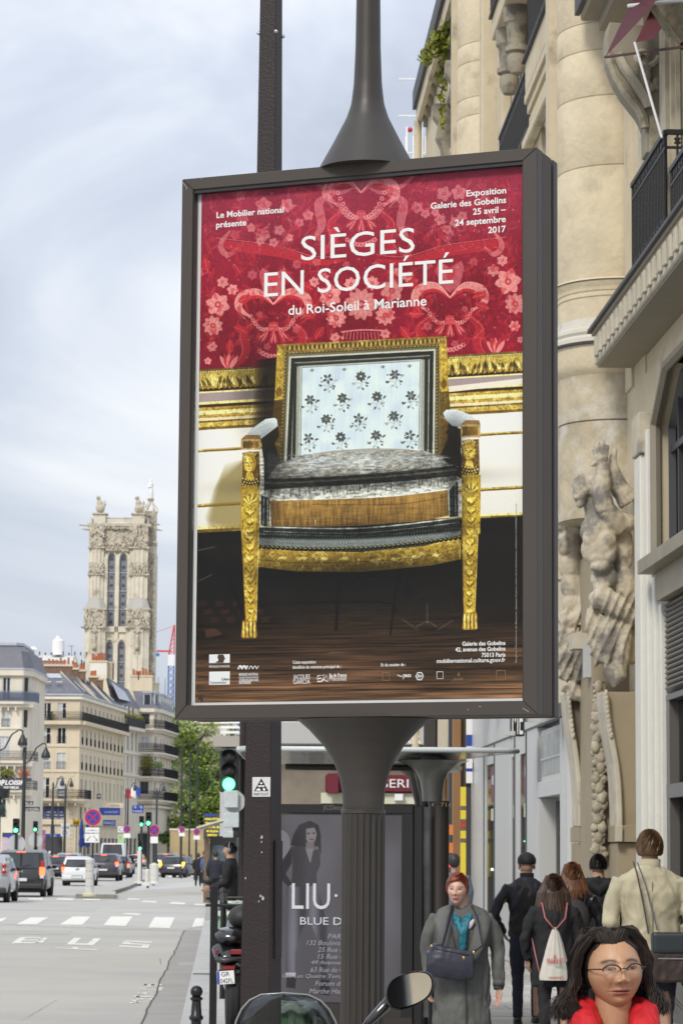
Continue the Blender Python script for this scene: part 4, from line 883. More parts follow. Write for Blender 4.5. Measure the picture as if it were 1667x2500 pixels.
def leafball(mb,c,r,n,leaf,rd):
 for i in range(n):
  v=Vector((rd.gauss(0,1),rd.gauss(0,1),rd.gauss(0,1))).normalized()*(rd.random()**.4);p=Vector(c)+Vector((v.x*r[0],v.y*r[1],v.z*r[2]))
  a=Vector((rd.gauss(0,1),rd.gauss(0,1),rd.gauss(0,1))).normalized()*leaf*rd.uniform(.6,1.2);b=a.cross(Vector((rd.gauss(0,1),rd.gauss(0,1),rd.gauss(0,1))).normalized()).normalized()*leaf*.6
  mb.add([p-a,p-b*.8,p+a,p+b*.8],[(0,1,2,3)])
def px_x(px,Y,py=2083):return(px-.0071*(2083-py)-833.5)/FPX*Y
zf=lambda y,Y:at(300,y,Y).z
# ---------------------------------------------------------------- the cream corner building
def cream_building():
 Y=340.;x0=px_x(70,Y,1850);x1=px_x(202,Y,1780)-.0;B=thing('apartment_building','long cream apartment block with slate roof, brick chimneys and rounded balcony above blue shop windows','building',(x0,Y,0),group='stone apartment buildings across the junction')
 w=x1-x0;z=lambda y:zf(y,Y);far=(px_x(311,373,1780)-x0,33.);z1=z(1699)
 F_=Wall(B,(0,0),(w,0),0,z1,m_cream,name='front_wall');S_=Wall(B,(w,0),far,0,z1,m_cream,name='side_wall')
 ux=lambda px:px_x(px,Y,1850)-x0
 for a,b,st in((110,132,'half'),(148,169,'plain')):
  for ya,yb,gd in((1717,1755,0),(1777,1817,.9),(1839,1879,.9),(1900,1950,0)):
   F_.win(ux(a),z(yb),ux(b)-ux(a),z(ya)-z(yb),random.choice(('plain','half','curtain')),gd)
 F_.hole(ux(105),ux(169),z(2001),z(1969));F_.hole(ux(122),ux(165),0.1,z(2040));F_.hole(ux(82),ux(98),.1,z(2030))
 for k in range(4):u=ux(105)+(ux(169)-ux(105))*k/4;MB().box(u+.03,u+(ux(169)-ux(105))/4-.06,.1,.16,z(2001)+.05,z(1969)-.05).build('shop_window',m_navy,B)
 wl=MB();rd=random.Random(4)
 for k in range(4):
  u=ux(105)+.15+k*.79
  for q in range(3):wl.box(u+rd.uniform(0,.1),u+rd.uniform(.35,.6),.085,.095,z(1985)-q*.35,z(1985)-q*.35+.1)
 wl.build('window_lettering',m_lgrey,B)
 MB().box(ux(122),ux(165),.15,.25,0.1,z(2040)).build('shop_entrance',m_dkgrey,B);MB().box(ux(82),ux(98),.15,.2,.1,z(2030)).build('shop_door',m_dkgrey,B)
 nc=11
 for c in range(nc):
  u=1.6+c*2.95
  for ya,yb,gd in((1720,1755,0),(1777,1817,.9),(1839,1879,.9),(1900,1948,0)):S_.win(u,z(yb),1.05,z(ya)-z(yb)-.1,random.choice(('plain','half','curtain')),gd)
  if c<3:S_.win(u,z(2001),1.1,1.5,'dark')
  S_.hole(u-.4,u+1.6,.1,3.4);MB().box(u-.4,u+1.6,.2,.24,.1,3.4).build('shop_window',random.choice((m_navy,m_dkgrey,m_pane)),B,loc=S_.p0,rz=S_.rz)
 F_.finish();S_.finish()
 # cornices, attic plaster, ledges
 for W_ in(F_,S_):
  W_.box('attic_plaster',-.0 if W_ is F_ else .0,W_.L,.003,.01,z(1757),z1-.3,m_cream2)if False else None
  e0=-.25;e1=W_.L+.2
  W_.box('eaves_cornice',e0,e1,.0,.35,z1-.45,z1,m_cream2);W_.box('balcony_slab',e0,e1,0.,.75,z(1770),z(1761),m_cream)
  for q in(1822,1884):W_.box('string_course',0,W_.L,0,.12,z(q)-.12,z(q)+.1,m_cream)
  W_.box('shop_cornice',0,W_.L,0,.3,z(2014),z(2006),m_cream)
 for q in range(30):
  zz=z(1888)-q*.5
  if zz<.2:break
  MB().box(ux(83),ux(92),-.06,.02,zz-.42,zz).build('quoin_block',m_cream,B,bevel=.03);MB().box(ux(182),ux(191),-.06,.02,zz-.42,zz).build('quoin_block',m_cream,B,bevel=.03)
 for k,u in enumerate((75,96,139,175,200)):MB().box(ux(u)-.12,ux(u)+.12,-.05,.01,z(1955)+.4,z(1776)).build('pilaster_strip',m_cream,B)
 fd=Vector((far[0]-w,far[1])).normalized();fn=Vector((fd.y,-fd.x))
 railing('upper_railing',B,[(-.1,-.65),(w+.35,-.65),(far[0]+fn.x*.65,far[1]+fn.y*.65)],z(1761),1.05,m_rail,.16,True)
 # rounded corner balcony
 arc=[(ux(88),-.9),(ux(100),-1.1),(ux(180),-1.1),(ux(200),-.9),(w+.75,-.1),(w+1.0,1.5),(w+1.2,4.),(w+.4,4.2),(w-.2,.2),(ux(88),0)]
 slab('corner_balcony',B,arc,z(1957),z(1951),m_cream);slab('corner_balcony_moulding',B,[(a*.98+.05,b*.75)for a,b in arc],z(1962),z(1957)-.003,m_cream);railing('corner_railing',B,arc[:7],z(1951),1.05,m_rail,.12,True)
 for k in range(9):u=ux(92)+k*1.0;MB().box(u,u+.2,-.8,0,z(1968),z(1962)).build('balcony_console',m_cream,B)if u<w else None
 # roof
 t=z(1642);e=z1;k1=MB();dd=4.5
 P=[(-.2,-.35,e),(w+.3,-.35,e),(far[0]+.35,far[1]+.3,e),(far[0]-9,far[1],e),(-.2,11,e),(1.2,3.0,t),(w-2.6,3.2,t),(far[0]-4.2,far[1],t),(far[0]-8,far[1],t),(1.2,9,t)]
 k1.add(P,[(0,1,6,5),(1,2,7,6),(4,0,5,9),(2,3,8,7),(5,6,7,8,9),(3,4,9,8)]);k1.build('slate_roof',m_slate,B)
 MB().tube([(-.25,-.45,e+.06),(w+.35,-.45,e+.06),(far[0]+.45,far[1]+.3,e+.06)],.11,6).build('gutter',m_zinc,B)
 MB().add([(1.4,2.9,t+.02),(w-2.8,3.0,t+.02),(w-2.4,2.4,t-.55),(1.1,2.3,t-.55)],[(0,1,2,3)]).build('roof_flashing',m_zinc,B)
 for px in(120,148):
  u=ux(px);v=MB();R=Matrix.Rotation(math.radians(-48),3,'X');v.xbox((u,1.35,z(1670)),(.75,.08,.85),Matrix.Rotation(math.radians(48-90+0),3,'X')@Matrix.Rotation(PI/2,3,'X'));v.build('skylight',m_signw,B)
  # raking party walls with skylights along the side roof
 for i in range(8):
  s_=3+i*3.6;p=Vector((w,0))+fd*s_;q=p-fn*3.0
  mb=MB();a=Vector((p.x,p.y,e+.1));b=Vector((q.x,q.y,t+.35));c=Vector((q.x,q.y,t-.6));o3=Vector((fd.x,fd.y,0))*.5
  mb.add([a,b,c,a+o3,b+o3,c+o3],[(0,1,2),(3,5,4),(0,3,4,1),(1,4,5,2),(2,5,3,0)]);mb.build('party_wall',m_cream if i%3==0 else m_slate,B)
  if i%2:
   a2=p-fn*.9+fd*1.2;b2=p-fn*2.3+fd*1.2;mm=MB();mm.add([(a2.x,a2.y,e+1.0),(a2.x+fd.x*1.3,a2.y+fd.y*1.3,e+1.0),(b2.x+fd.x*1.3,b2.y+fd.y*1.3,e+2.3),(b2.x,b2.y,e+2.3)],[(0,1,2,3)]);mm.build('skylight',m_zinc,B)
   # chimney stacks
 for(pa,pb,ya,yb,Yc,np_)in((68,181,1628,1690,352,11),(177,197,1636,1712,356,3),(196,214,1640,1718,360,2),(223,244,1655,1735,366,4),(243,257,1661,1740,370,0)):
  xa=px_x(pa,Yc,1650)-x0;xb=px_x(pb,Yc,1650)-x0;za,zb=zf(ya,Yc),zf(yb,Yc);o=MB().box(xa,xb,Yc-Y,Yc-Y+1.2,zb-2,za).build('chimney_stack',m_brick,B)
  MB().box(xa-.12,xb+.12,Yc-Y-.12,Yc-Y+1.32,za+.002,za+.25).build('chimney_cap',m_cream,B);
  if np_:pots(B,(xa+.2,Yc-Y+.5),(xb-.2,Yc-Y+.5),za+.25,np_,seed=pa)
  # planting on the top balcony
 mb=MB();rd=random.Random(3)
 for px,s_ in((128,.35),(134,.6),(112,.25),(108,.25)):leafball(mb,(ux(px),-.4,z(1761)+s_),(.3,.2,s_),90,.12,rd)
 mb.build('balcony_plants',m_foli,B)['kind']='stuff'
 return B,x0,w,far
BB=cream_building()
def boutique_signs():
# signs of the shops at the foot of the cream building
 Y=338.;S=lambda px,py,YY=Y:at(px,py,YY)
 def board(name,label,cat,x0,y0,x1,y1,m,YY=Y,txt=None,tm=None,th=.2,grp=None,frame=None,parts=()):
  a=S(x0,y1,YY);b=S(x1,y0,YY);w,h=b.x-a.x,b.z-a.z;t=thing(name,label,cat,(a.x,YY,a.z),group=grp)
  MB().box(0,w,0,th,0,h).build('board',m,t,bevel=.02)
  if frame:f=MB();f.box(0,w,-.03,-.003,0,h*.07);f.box(0,w,-.03,-.003,h*.93,h);f.build('border',frame,t)
  for(s_,u0,u1,v0,v1,mm)in(txt or[]):text('lettering',s_,h*(v1-v0),mm,t,(u0*w,-.02,v0*h),width=(u1-u0)*w,fit_h=(v1-v0)*h,depth=.02)
  # bracket holding it
  MB().box(w*.45,w*.55,th+.003,th+1.4,h*.4,h*.5).build('bracket',m_dkgrey,t)
  return t
 board('shop_sign','white and blue boards pinned behind the tall lamp on the corner balcony','sign',141,1926,164,1950,m_dkgrey,337.5,[('LOCATION',.1,.9,.6,.8,m_signw),('BUREAUX',.1,.9,.3,.5,m_signw)])
 board('shop_sign','small dark letting board at the far end of the rounded balcony','sign',236,1938,247,1950,m_dkgrey,341,[('LOUER',.1,.9,.4,.7,m_signw)])
 board('metro_sign','large yellow letter M standing in front of the cream building','sign',178,1998,197,2015,mat('sign_back',(.55,.50,.38),.7),325)if False else None
 p=S(178,2015,325);q=S(197,1998,325);t=thing('metro_sign','large yellow letter M on a thin mast before the cream building','sign',(p.x,325,p.z));m_y=mat('metro_yellow',(.75,.42,.03),.5)
 text('letter','M',1,m_y,t,(0,-.05,0),width=q.x-p.x,fit_h=q.z-p.z,depth=.12,bold=.03);MB().cyl(((q.x-p.x)/2,.1,-p.z),((q.x-p.x)/2,.1,.4),.05).build('mast',m_dkgrey,t)
 board('shop_sign','big blue shop board behind the round no stopping sign','sign',243,1972,294,1990,m_blue,330,[('LE CHÂTELET',.25,.9,.3,.6,m_signw)])
 board('shop_sign','white lettered blue awning board under the big blue board','sign',252,2002,283,2016,m_blue,334,[('FRANCE',.08,.92,.25,.75,m_signw)])
 board('shop_sign','white sign with dark rounded marks right of the yellow metro letter','sign',149,2011,172,2042,m_signw,336,[('CAFÉ',.1,.9,.6,.85,m_dkgrey),('OO',.15,.7,.15,.45,m_dkgrey)])
 board('shop_awning','dark blue awning over the corner shop entrance','awning',112,2036,151,2044,m_blue,337.5,[('TABAC',.3,.7,.2,.8,m_signw)])
 board('shop_sign','tall navy banner at the left side of the corner shop entrance','sign',124,2014,134,2036,m_navy,338.4,[('P',.2,.8,.3,.7,m_signw)])
 board('poster_board','tall pinkish poster board with figures beside the left shop door','poster',92,2026,112,2078,mat('poster_pink',(.30,.12,.20),.6,var=.8,vscale=1.5),336)
 board('advert_board','pale green advertising board with a red dot behind the white van','advert',287,2037,314,2078,mat('advert_green',(.36,.52,.30),.5,var=.2,vscale=.8),300,[('O',.2,.35,.72,.88,mat('dot_red',(.6,.03,.04),.5))])
 board('shop_sign','square white sign with a coloured round emblem near the violet round sign','sign',288,2018,301,2032,m_signw,310,[('C',.2,.8,.2,.8,m_blue)])
 board('shop_sign','round-lettered dark sign right of the square white sign','sign',306,2019,315,2030,m_dkgrey,310,[('B',.3,.7,.2,.8,m_signw)])
 board('direction_sign','blue direction board with two white arrows under the flag','sign',323,1966,351,1985,m_blue,330,[('↑ ↑',.1,.9,.5,.95,m_signw),('PARIS',.1,.9,.1,.35,m_signw)])
 board('shop_sign','carved name panel over the side door of the cream building','sign',257,1961,302,1972,m_cream,346,[('HÔTEL',.3,.8,.3,.7,m_dkgrey)])
 for i,px in enumerate((199,214)):
  a=S(px,2078,333);t=thing('closed_parasol',('left' if i==0 else 'right')+' of the two closed navy parasols by the corner shop','parasol',(a.x,333,0),group='closed navy parasols')
  MB().cyl((0,0,0),(0,0,5.3),.05).build('pole',m_dkgrey,t);MB().lathe([(.12,2.2),(.35,2.5),(.22,3.4),(.30,3.9),(.1,5.4),(.02,5.6)],10).build('folded_canopy',m_blue,t,smooth=True)
boutique_signs()
# ---------------------------------------------------------------- left edge building
def left_building():
 Y=305.;xr=px_x(61,Y,1750);x0=px_x(-90,Y,1750);B=thing('apartment_building','pale stone building cut by the left edge, with steep slate roof and lettered balcony','building',(x0,Y,0),group='stone apartment buildings across the junction');z=lambda y:zf(y,Y)
 w=xr-x0;ux=lambda px:px_x(px,Y,1750)-x0;z1=z(1640);F_=Wall(B,(0,0),(w,0),0,z1,m_white_st,name='front_wall');S_=Wall(B,(w,0),(w+.75,1.6),0,z1,m_white_st,name='corner_wall');S2=Wall(B,(w+.75,1.6),(w+1.0,14),0,z1,m_white_st,name='side_wall')
 for dx in(0,-62):
  for ya,yb,st,gd in((1655,1711,'plain',0),(1735,1777,'curtain',.9),(1876,1916,'plain',0)):F_.win(ux(13+dx),z(yb),ux(32+dx)-ux(13+dx),z(ya)-z(yb),st,gd)
 F_.win(ux(8),z(1853),ux(36)-ux(8),z(1800)-z(1853),'curtain');F_.win(ux(6),z(1998),ux(28)-ux(6),z(1952)-z(1998),'plain',.8);F_.hole(ux(20),ux(58),.1,z(2035));MB().box(ux(20),ux(58),.1,.16,.1,z(2035)).build('shop_window',m_dkgrey,B)
 S_.win(.4,z(1711),.9,z(1655)-z(1711),'dark');S_.win(.4,z(1777),.9,1.9,'dark');S_.win(.4,z(1853),.9,2.2,'dark');S_.win(.4,z(1916),.9,1.8,'dark')
 for W_ in(F_,S_,S2):W_.finish()
 P=[(0,-.4),(w+.15,-.4),(w+1.1,1.4),(w+1.3,14),(0,14)]
 slab('eaves_cornice',B,P,z1-.5,z1+.15,m_white_st);MB().tube([(p[0],p[1],z1+.2)for p in P[:4]],.1,6).build('gutter',m_zinc,B)
 t=z(1575);r=MB();n=5;lo=[(p[0],p[1],z1+.15)for p in P];hi=[(0,1.8,t),(w-1.0,1.8,t),(w-.35,2.6,t),(w-.3,13,t),(0,13,t)];mid=[(0,.5,z1+2.2),(w-.25,.5,z1+2.2),(w+.55,1.9,z1+2.2),(w+.6,13.5,z1+2.2),(0,13.5,z1+2.2)]
 r.add(lo+mid+hi,[(i,(i+1)%5,5+(i+1)%5,5+i)for i in range(5)]+[(5+i,5+(i+1)%5,10+(i+1)%5,10+i)for i in range(5)]+[(10,11,12,13,14)]);r.build('slate_roof',m_slate,B)
 slab('roof_crown',B,[(0,1.6),(w-.9,1.6),(w-.2,2.5),(w-.2,13),(0,13)],t,t+.3,m_zinc)
 v=MB();v.add([(ux(5),.62,z(1612)),(ux(20),.62,z(1612)),(ux(16),1.05,z(1592)),(ux(2),1.05,z(1592))],[(0,1,2,3)]);v.build('skylight',m_signw,B)
 for yb,m,hh,ex in((1715,m_railb,1.1,.75),(1859,m_lgrey,1.0,.7),(1930,m_dkgrey,1.0,.7)):
  zz=z(yb);poly=[(0,-ex),(w+.25,-ex),(w+1.3,.9),(w+1.5,3.2),(w+.7,3.2),(w,0),(0,0)]
  slab('balcony_slab',B,poly,zz-.28,zz,m_white_st);slab('balcony_moulding',B,[(a-.12,b*.6)for a,b in poly],zz-.6,zz-.283,m_white_st);railing('balcony_railing',B,poly[:4],zz,hh,m if m is not m_lgrey else m_rail,.13 if m is m_railb else .22,m is not m_railb)
  if m is m_railb:MB().prism([(0,-ex+.03),(w+.22,-ex+.03),(w+1.25,.9),(w+1.45,3.2),(w+1.4,3.2),(w+1.2,.9),(w+.2,-ex+.06),(0,-ex+.06)],'z',zz+.1,zz+1.0).build('tinted_panel',glassmat('tinted_glass',(.45,.5,.62),.1,.1),B)
  for k in range(9):MB().box(.4+k*.8,.55+k*.8,-ex*.8,0,zz-1.0,zz-.603).build('balcony_console',m_white_st,B)if .5+k*.8<w else None
 for q in(1782,1870):F_.box('string_course',0,w,0,.12,z(q),z(q)+.22,m_white_st)
 # lettered boards
 t=thing('shop_sign','white slanting OPTIC LOISIR letters on the dark balcony board at the left edge','sign',(x0,Y-.85,0));MB().box(ux(-30),ux(75),0,.08,z(1928),z(1905)).build('board',m_dkgrey,t)
 text('lettering','OP',1,m_signw,t,(ux(5),-.04,z(1921)),width=ux(26)-ux(5),fit_h=z(1906)-z(1921),depth=.03,shear=.15,bold=.04);text('lettering','LOISIR',1,m_signw,t,(ux(26),-.04,z(1919)),width=ux(73)-ux(26),fit_h=z(1907)-z(1919),depth=.03,shear=.2,bold=.04);text('lettering','GAP MERLIN',1,m_signw,t,(ux(23),-.04,z(1928)),width=ux(60)-ux(23),fit_h=z(1922)-z(1928),depth=.03,bold=.04)
 for i,(px,m)in enumerate(((28,m_foli2),(70,m_flower))):
  mb=MB();leafball(mb,(0,0,.6),(.9 if i==0 else .7,.35,.6),260,.14,random.Random(i));p=thing('balcony_plant',('yellow-green plants spilling over' if i==0 else 'orange flowering plant at the right end of')+' the lettered balcony','plant',(px_x(px,Y,1900),Y-.5,z(1905)))
  mb.build('foliage',m,p);MB().box(-.8,.8,-.15,.15,-.2,.15).build('planter',m_dkgrey,p)
 return B
left_building()
# ---------------------------------------------------------------- narrow building and rounded white building
def mid_buildings():
 Y=374.;x0=px_x(305,Y,1850);z=lambda y:zf(y,Y);p1=(px_x(345,384,1850)-x0,10.)
 B=thing('apartment_building','narrow beige building squeezed between the long cream block and the white corner building','building',(x0,Y,0),group='stone apartment buildings across the junction')
 F_=Wall(B,(0,0),p1,0,z(1722),m_white_st,name='front_wall')
 for c in range(4):
  u=.6+c*2.55
  for ya,yb in((1783,1830),(1842,1885),(1898,1930)):F_.win(u,z(yb),1.2,z(ya)-z(yb),random.choice(('curtain','plain','half')))
  if c<3:F_.win(u+.4,z(1752),1.0,1.7,'dark')
  F_.hole(u,u+1.8,.1,3.5);MB().box(u,u+1.8,.2,.24,.1,3.5).build('shop_window',m_dkgrey,B,loc=F_.p0,rz=F_.rz)
 F_.finish();d=F_.d;n=F_.n
 F_.box('balcony_slab',-.3,F_.L+.2,0,.9,z(1780),z(1772),m_white_st);F_.box('balcony_parapet',-.3,F_.L+.2,.8,.9,z(1772),z(1750),m_rail)
 for q in(1834,1889,1936):F_.box('string_course',-.1,F_.L+.1,0,.25,z(q)-.2,z(q)+.1,m_white_st)
 mb=MB();rd=random.Random(6)
 for i in range(7):leafball(mb,F_.P(.8+i*1.4,.4,z(1748)),(.6,.3,rd.uniform(.3,1.0)),90,.15,rd)
 mb.build('balcony_plants',m_foli2,B)['kind']='stuff'
 r=MB();e=z(1722);t=z(1660);r.add([(-1.2,-.2,e),(p1[0]+.2,p1[1],e),(p1[0]-1.6,p1[1]+2,t-.6),(-2.2,3,t+.4),(p1[0]-4,p1[1]+6,t-.6),(-5,8,t+.4)],[(0,1,2,3),(3,2,4,5)]);r.build('slate_roof',m_slate,B)
 r=MB();r.add([(-.5,.25,e+.9),(p1[0]-1.0,p1[1]-1.5,e+.9),(p1[0]-1.9,p1[1]-.6,t-1.0),(-1.7,2.1,t-.1)],[(0,1,2,3)]);r.build('roof_glazing',m_zinc,B)
 fl=MB();fl.add([(-1.4,-.3,e-1.5),(-1.4,-.3,e+.4),(-2.6,2.8,t+.9),(-4.4,5,t+.9),(-4.5,3,e-1.5)],[(0,1,2,3,4)]);fl.build('gable_flank',m_cream,B)
 # white party wall, pots and beige flank beside it
 for pa,pb,ya,yb,Yc,m,np_,nm in((225,267,1617,1745,385,m_cream2,5,'party_chimney'),(267,281,1620,1745,386,m_cream,0,'party_flank'),(325,378,1652,1720,410,m_cream,6,'party_chimney'),(378,394,1670,1700,412,m_cream2,0,'party_flank')):
  xa=px_x(pa,Yc,1650)-x0;xb=px_x(pb,Yc,1650)-x0;za,zb=zf(ya,Yc),zf(yb,Yc);MB().box(xa,xb,Yc-Y,Yc-Y+1.5,zb-3,za).build(nm,m,B);MB().box(xa-.1,xb+.1,Yc-Y-.1,Yc-Y+1.6,za+.003,za+.22).build('chimney_cap',m_cream,B)
  if np_:pots(B,(xa+.2,Yc-Y+.5),(xb-.3,Yc-Y+.5),za+.2,np_,.2,.9,seed=pa)
 for px,y0_,y1_ in((206,1612,1650),(212,1616,1652),(283,1620,1660),(345,1640,1660)):
  Yc=386;xa=px_x(px,Yc,1650)-x0;MB().cyl((xa,Yc-Y-.3,zf(y1_,Yc)),(xa,Yc-Y-.3,zf(y0_,Yc)),.1).build('flue_pipe',m_dkgrey,B)
  # --- rounded white corner building
 Y2=386.;x0=px_x(343,Y2,1850);z=lambda y:zf(y,Y2)
 C_b=thing('apartment_building','white corner building with four black balconies and dormered roof beside the green trees','building',(x0,Y2,0),group='stone apartment buildings across the junction')
 ux=lambda px,YY=Y2:px_x(px,YY,1850)-x0
 pl=[(0,0),(ux(382),0),(ux(396,388),2.0),(ux(426,402),16.)];z1=z(1731);WL=[Wall(C_b,a,b,0,z1,m_white_st,name='wall')for a,b in zip(pl[:-1],pl[1:])]
 lv=((1740,1763),(1795,1822),(1840,1876),(1906,1932))
 for ya,yb in lv:
  WL[0].win(.45,z(yb)-.3,1.15,z(ya)-z(yb)+.2,'dark' if ya in(1740,1906)else 'curtain');
  WL[1].win(.3,z(yb)-.3,.8,z(ya)-z(yb)+.2,'half');
  for c in range(4):WL[2].win(1.5+c*3.5,z(yb)-.3,1.1,z(ya)-z(yb)+.1,'curtain')
 for W_ in WL:
  W_.hole(.25,W_.L-.25,.1,4.2);MB().box(.25,W_.L-.25,.2,.24,.1,4.2).build('shop_window',m_pane,C_b,loc=W_.p0,rz=W_.rz);W_.finish()
 WL[0].box('shop_canopy',.5,W_.L*.25,0,1.6,4.3,4.5,m_lgrey)
 def off(o):return[(0,-o),(ux(382)+.1,-o),(ux(396,388)+o*.75,2-o*.4),(ux(426,402)+o,16.)]
 for k,yb in enumerate((1778,1836,1895,1952)):
  zz=z(yb);O_=off(1.0);slab('balcony_slab',C_b,O_+[pl[3],pl[2],pl[1],pl[0]],zz-.25,zz,m_white_st);I_=off(.6);slab('balcony_moulding',C_b,I_+[pl[3],pl[2],pl[1],pl[0]],zz-.55,zz-.253,m_white_st)
  railing('balcony_railing',C_b,O_,zz,1.15,m_rail,.13,True)
 slab('shop_cornice',C_b,off(.5)+[pl[3],pl[2],pl[1],pl[0]],z(1972),z(1966),m_white_st);slab('eaves_cornice',C_b,off(.5)+[pl[3],pl[2],pl[1],pl[0]],z1-.4,z1+.1,m_white_st)
 lo=off(.5);t=z(1685);hi=[(a-.9,b+1.6)for a,b in((0,0),pl[1],pl[2],pl[3])];hi[3]=(pl[3][0]-2.2,16)
 r=MB();r.add([(a,b,z1+.1)for a,b in lo]+[(a*.98,b*.5+.9 if i<3 else b,t)for i,(a,b)in enumerate(hi)]+[(-1,14,t),(-1,14,z1)],[(0,1,5,4),(1,2,6,5),(2,3,7,6),(4,5,6,7,8),(0,4,8,9)]);r.build('mansard_roof',m_slate,C_b)
 for W_,us in((WL[0],(.7,)),(WL[1],(.4,)),(WL[2],(1.2,3.6,6.0,8.4,10.8,13.2))):
  for u in us:
   d_=MB();d_.box(u,u+1.1,.0,1.4,z1+.15,z1+2.2);W_dm=d_.build('dormer',m_zinc,C_b,loc=W_.p0,rz=W_.rz);q=MB();q.box(u+.15,u+.95,-.03,-.003,z1+.3,z1+2.0);q.build('dormer_window',m_pane,C_b,loc=W_.p0,rz=W_.rz);MB().box(u-.12,u+1.22,-.15,1.5,z1+2.203,z1+2.4).build('dormer_hood',m_zinc,C_b,loc=W_.p0,rz=W_.rz)
 for i in range(4):xx=ux(388)+i*.8;MB().cyl((xx,3+i*2.5,t-1),(xx,3+i*2.5,t+2.0),.035,n=5).build('aerial_mast',m_dkgrey,C_b)
 pp=thing('balcony_plant','big olive bush filling the third balcony of the white corner building','plant',(x0+1.4,Y2-.6,z(1895)));mb=MB();leafball(mb,(0,0,1.5),(1.0,.35,1.5),520,.16,random.Random(8));mb.build('foliage',m_foli2,pp);MB().box(-.6,.6,-.2,.2,0,.4).build('planter',m_dkgrey,pp)
 pp=thing('balcony_plant','small bright green plant right of the olive bush','plant',(x0+3.0,Y2-.6,z(1895)));mb=MB();leafball(mb,(0,0,1.6),(.7,.3,.5),200,.14,random.Random(9));mb.build('foliage',m_foli3,pp);MB().cyl((0,0,0),(0,0,1.4),.06).build('stem',m_dkgrey,pp)
mid_buildings()
def back_block():
 Y=430.;x0=px_x(42,Y,1620);x1=px_x(200,Y,1620);z=lambda y:zf(y,Y);B=thing('office_block','white flat-roofed block rising behind the brick chimneys with a water tank on top','building',(x0,Y,0))
 w=x1-x0;W_=Wall(B,(0,0),(w*.8,0),0,z(1617),m_signw,name='wall');
 for k in range(9):W_.win(w*.14+k*.95,z(1640),.8,z(1620)-z(1640)-.2,'plain')
 W_.finish();MB().box(0,w*.8,.3,8,0,z(1617)).build('mass',m_white_st,B);
 r=MB();r.add([(-.2,-.6,z(1615)),(w*.8,-.6,z(1615)),(w*.8,4,z(1597)),(0,4,z(1597)),(-.2,10,z(1615)),(w*.8,10,z(1615))],[(0,1,2,3),(3,2,5,4)]);r.build('metal_roof',mat('roof_white',(.62,.62,.58),.5,var=.05),B)
 MB().box(w*.785,w*.91,-.3,5,z(1660),z(1603)).build('stair_box',m_signw,B);MB().prism([(w*.915,z(1660)),(w*.915,z(1601)),(w,z(1640)),(w,z(1660))],'y',0,4).build('ramp_wall',m_white_st,B)
 xt=px_x(143,Y,1600)-x0;MB().lathe([(.95,0),(.95,2.2),(.45,2.5),(.4,2.9)],16,(xt,3,z(1597))).build('water_tank',m_signw,B,smooth='auto')
 MB().cyl((px_x(130,Y,1600)-x0,3,z(1600)),(px_x(130,Y,1600)-x0,3,z(1562)),.05).build('aerial_mast',m_dkgrey,B);mm=MB();xa=px_x(176,Y,1600)-x0;mm.cyl((xa,3,z(1600)),(xa,3,z(1573)),.04);mm.box(xa-.5,xa+.4,2.98,3.02,z(1575),z(1574));mm.build('aerial_mast',m_dkgrey,B)
 vt=MB();
 vt.lathe([(.2,0),(.2,.7),(.75,.75),(.5,1.1),(.1,1.3)],10,(px_x(82,Y,1600)-x0,3,z(1597)));vt.build('roof_vent',m_signw,B)
 for k in range(12):MB().cyl((.8+k*.9,2.5,z(1598)),(.8+k*.9,2.5,z(1598)+random.uniform(.3,.6)),.1,n=6).build('vent_stub',m_dkgrey,B)
back_block()
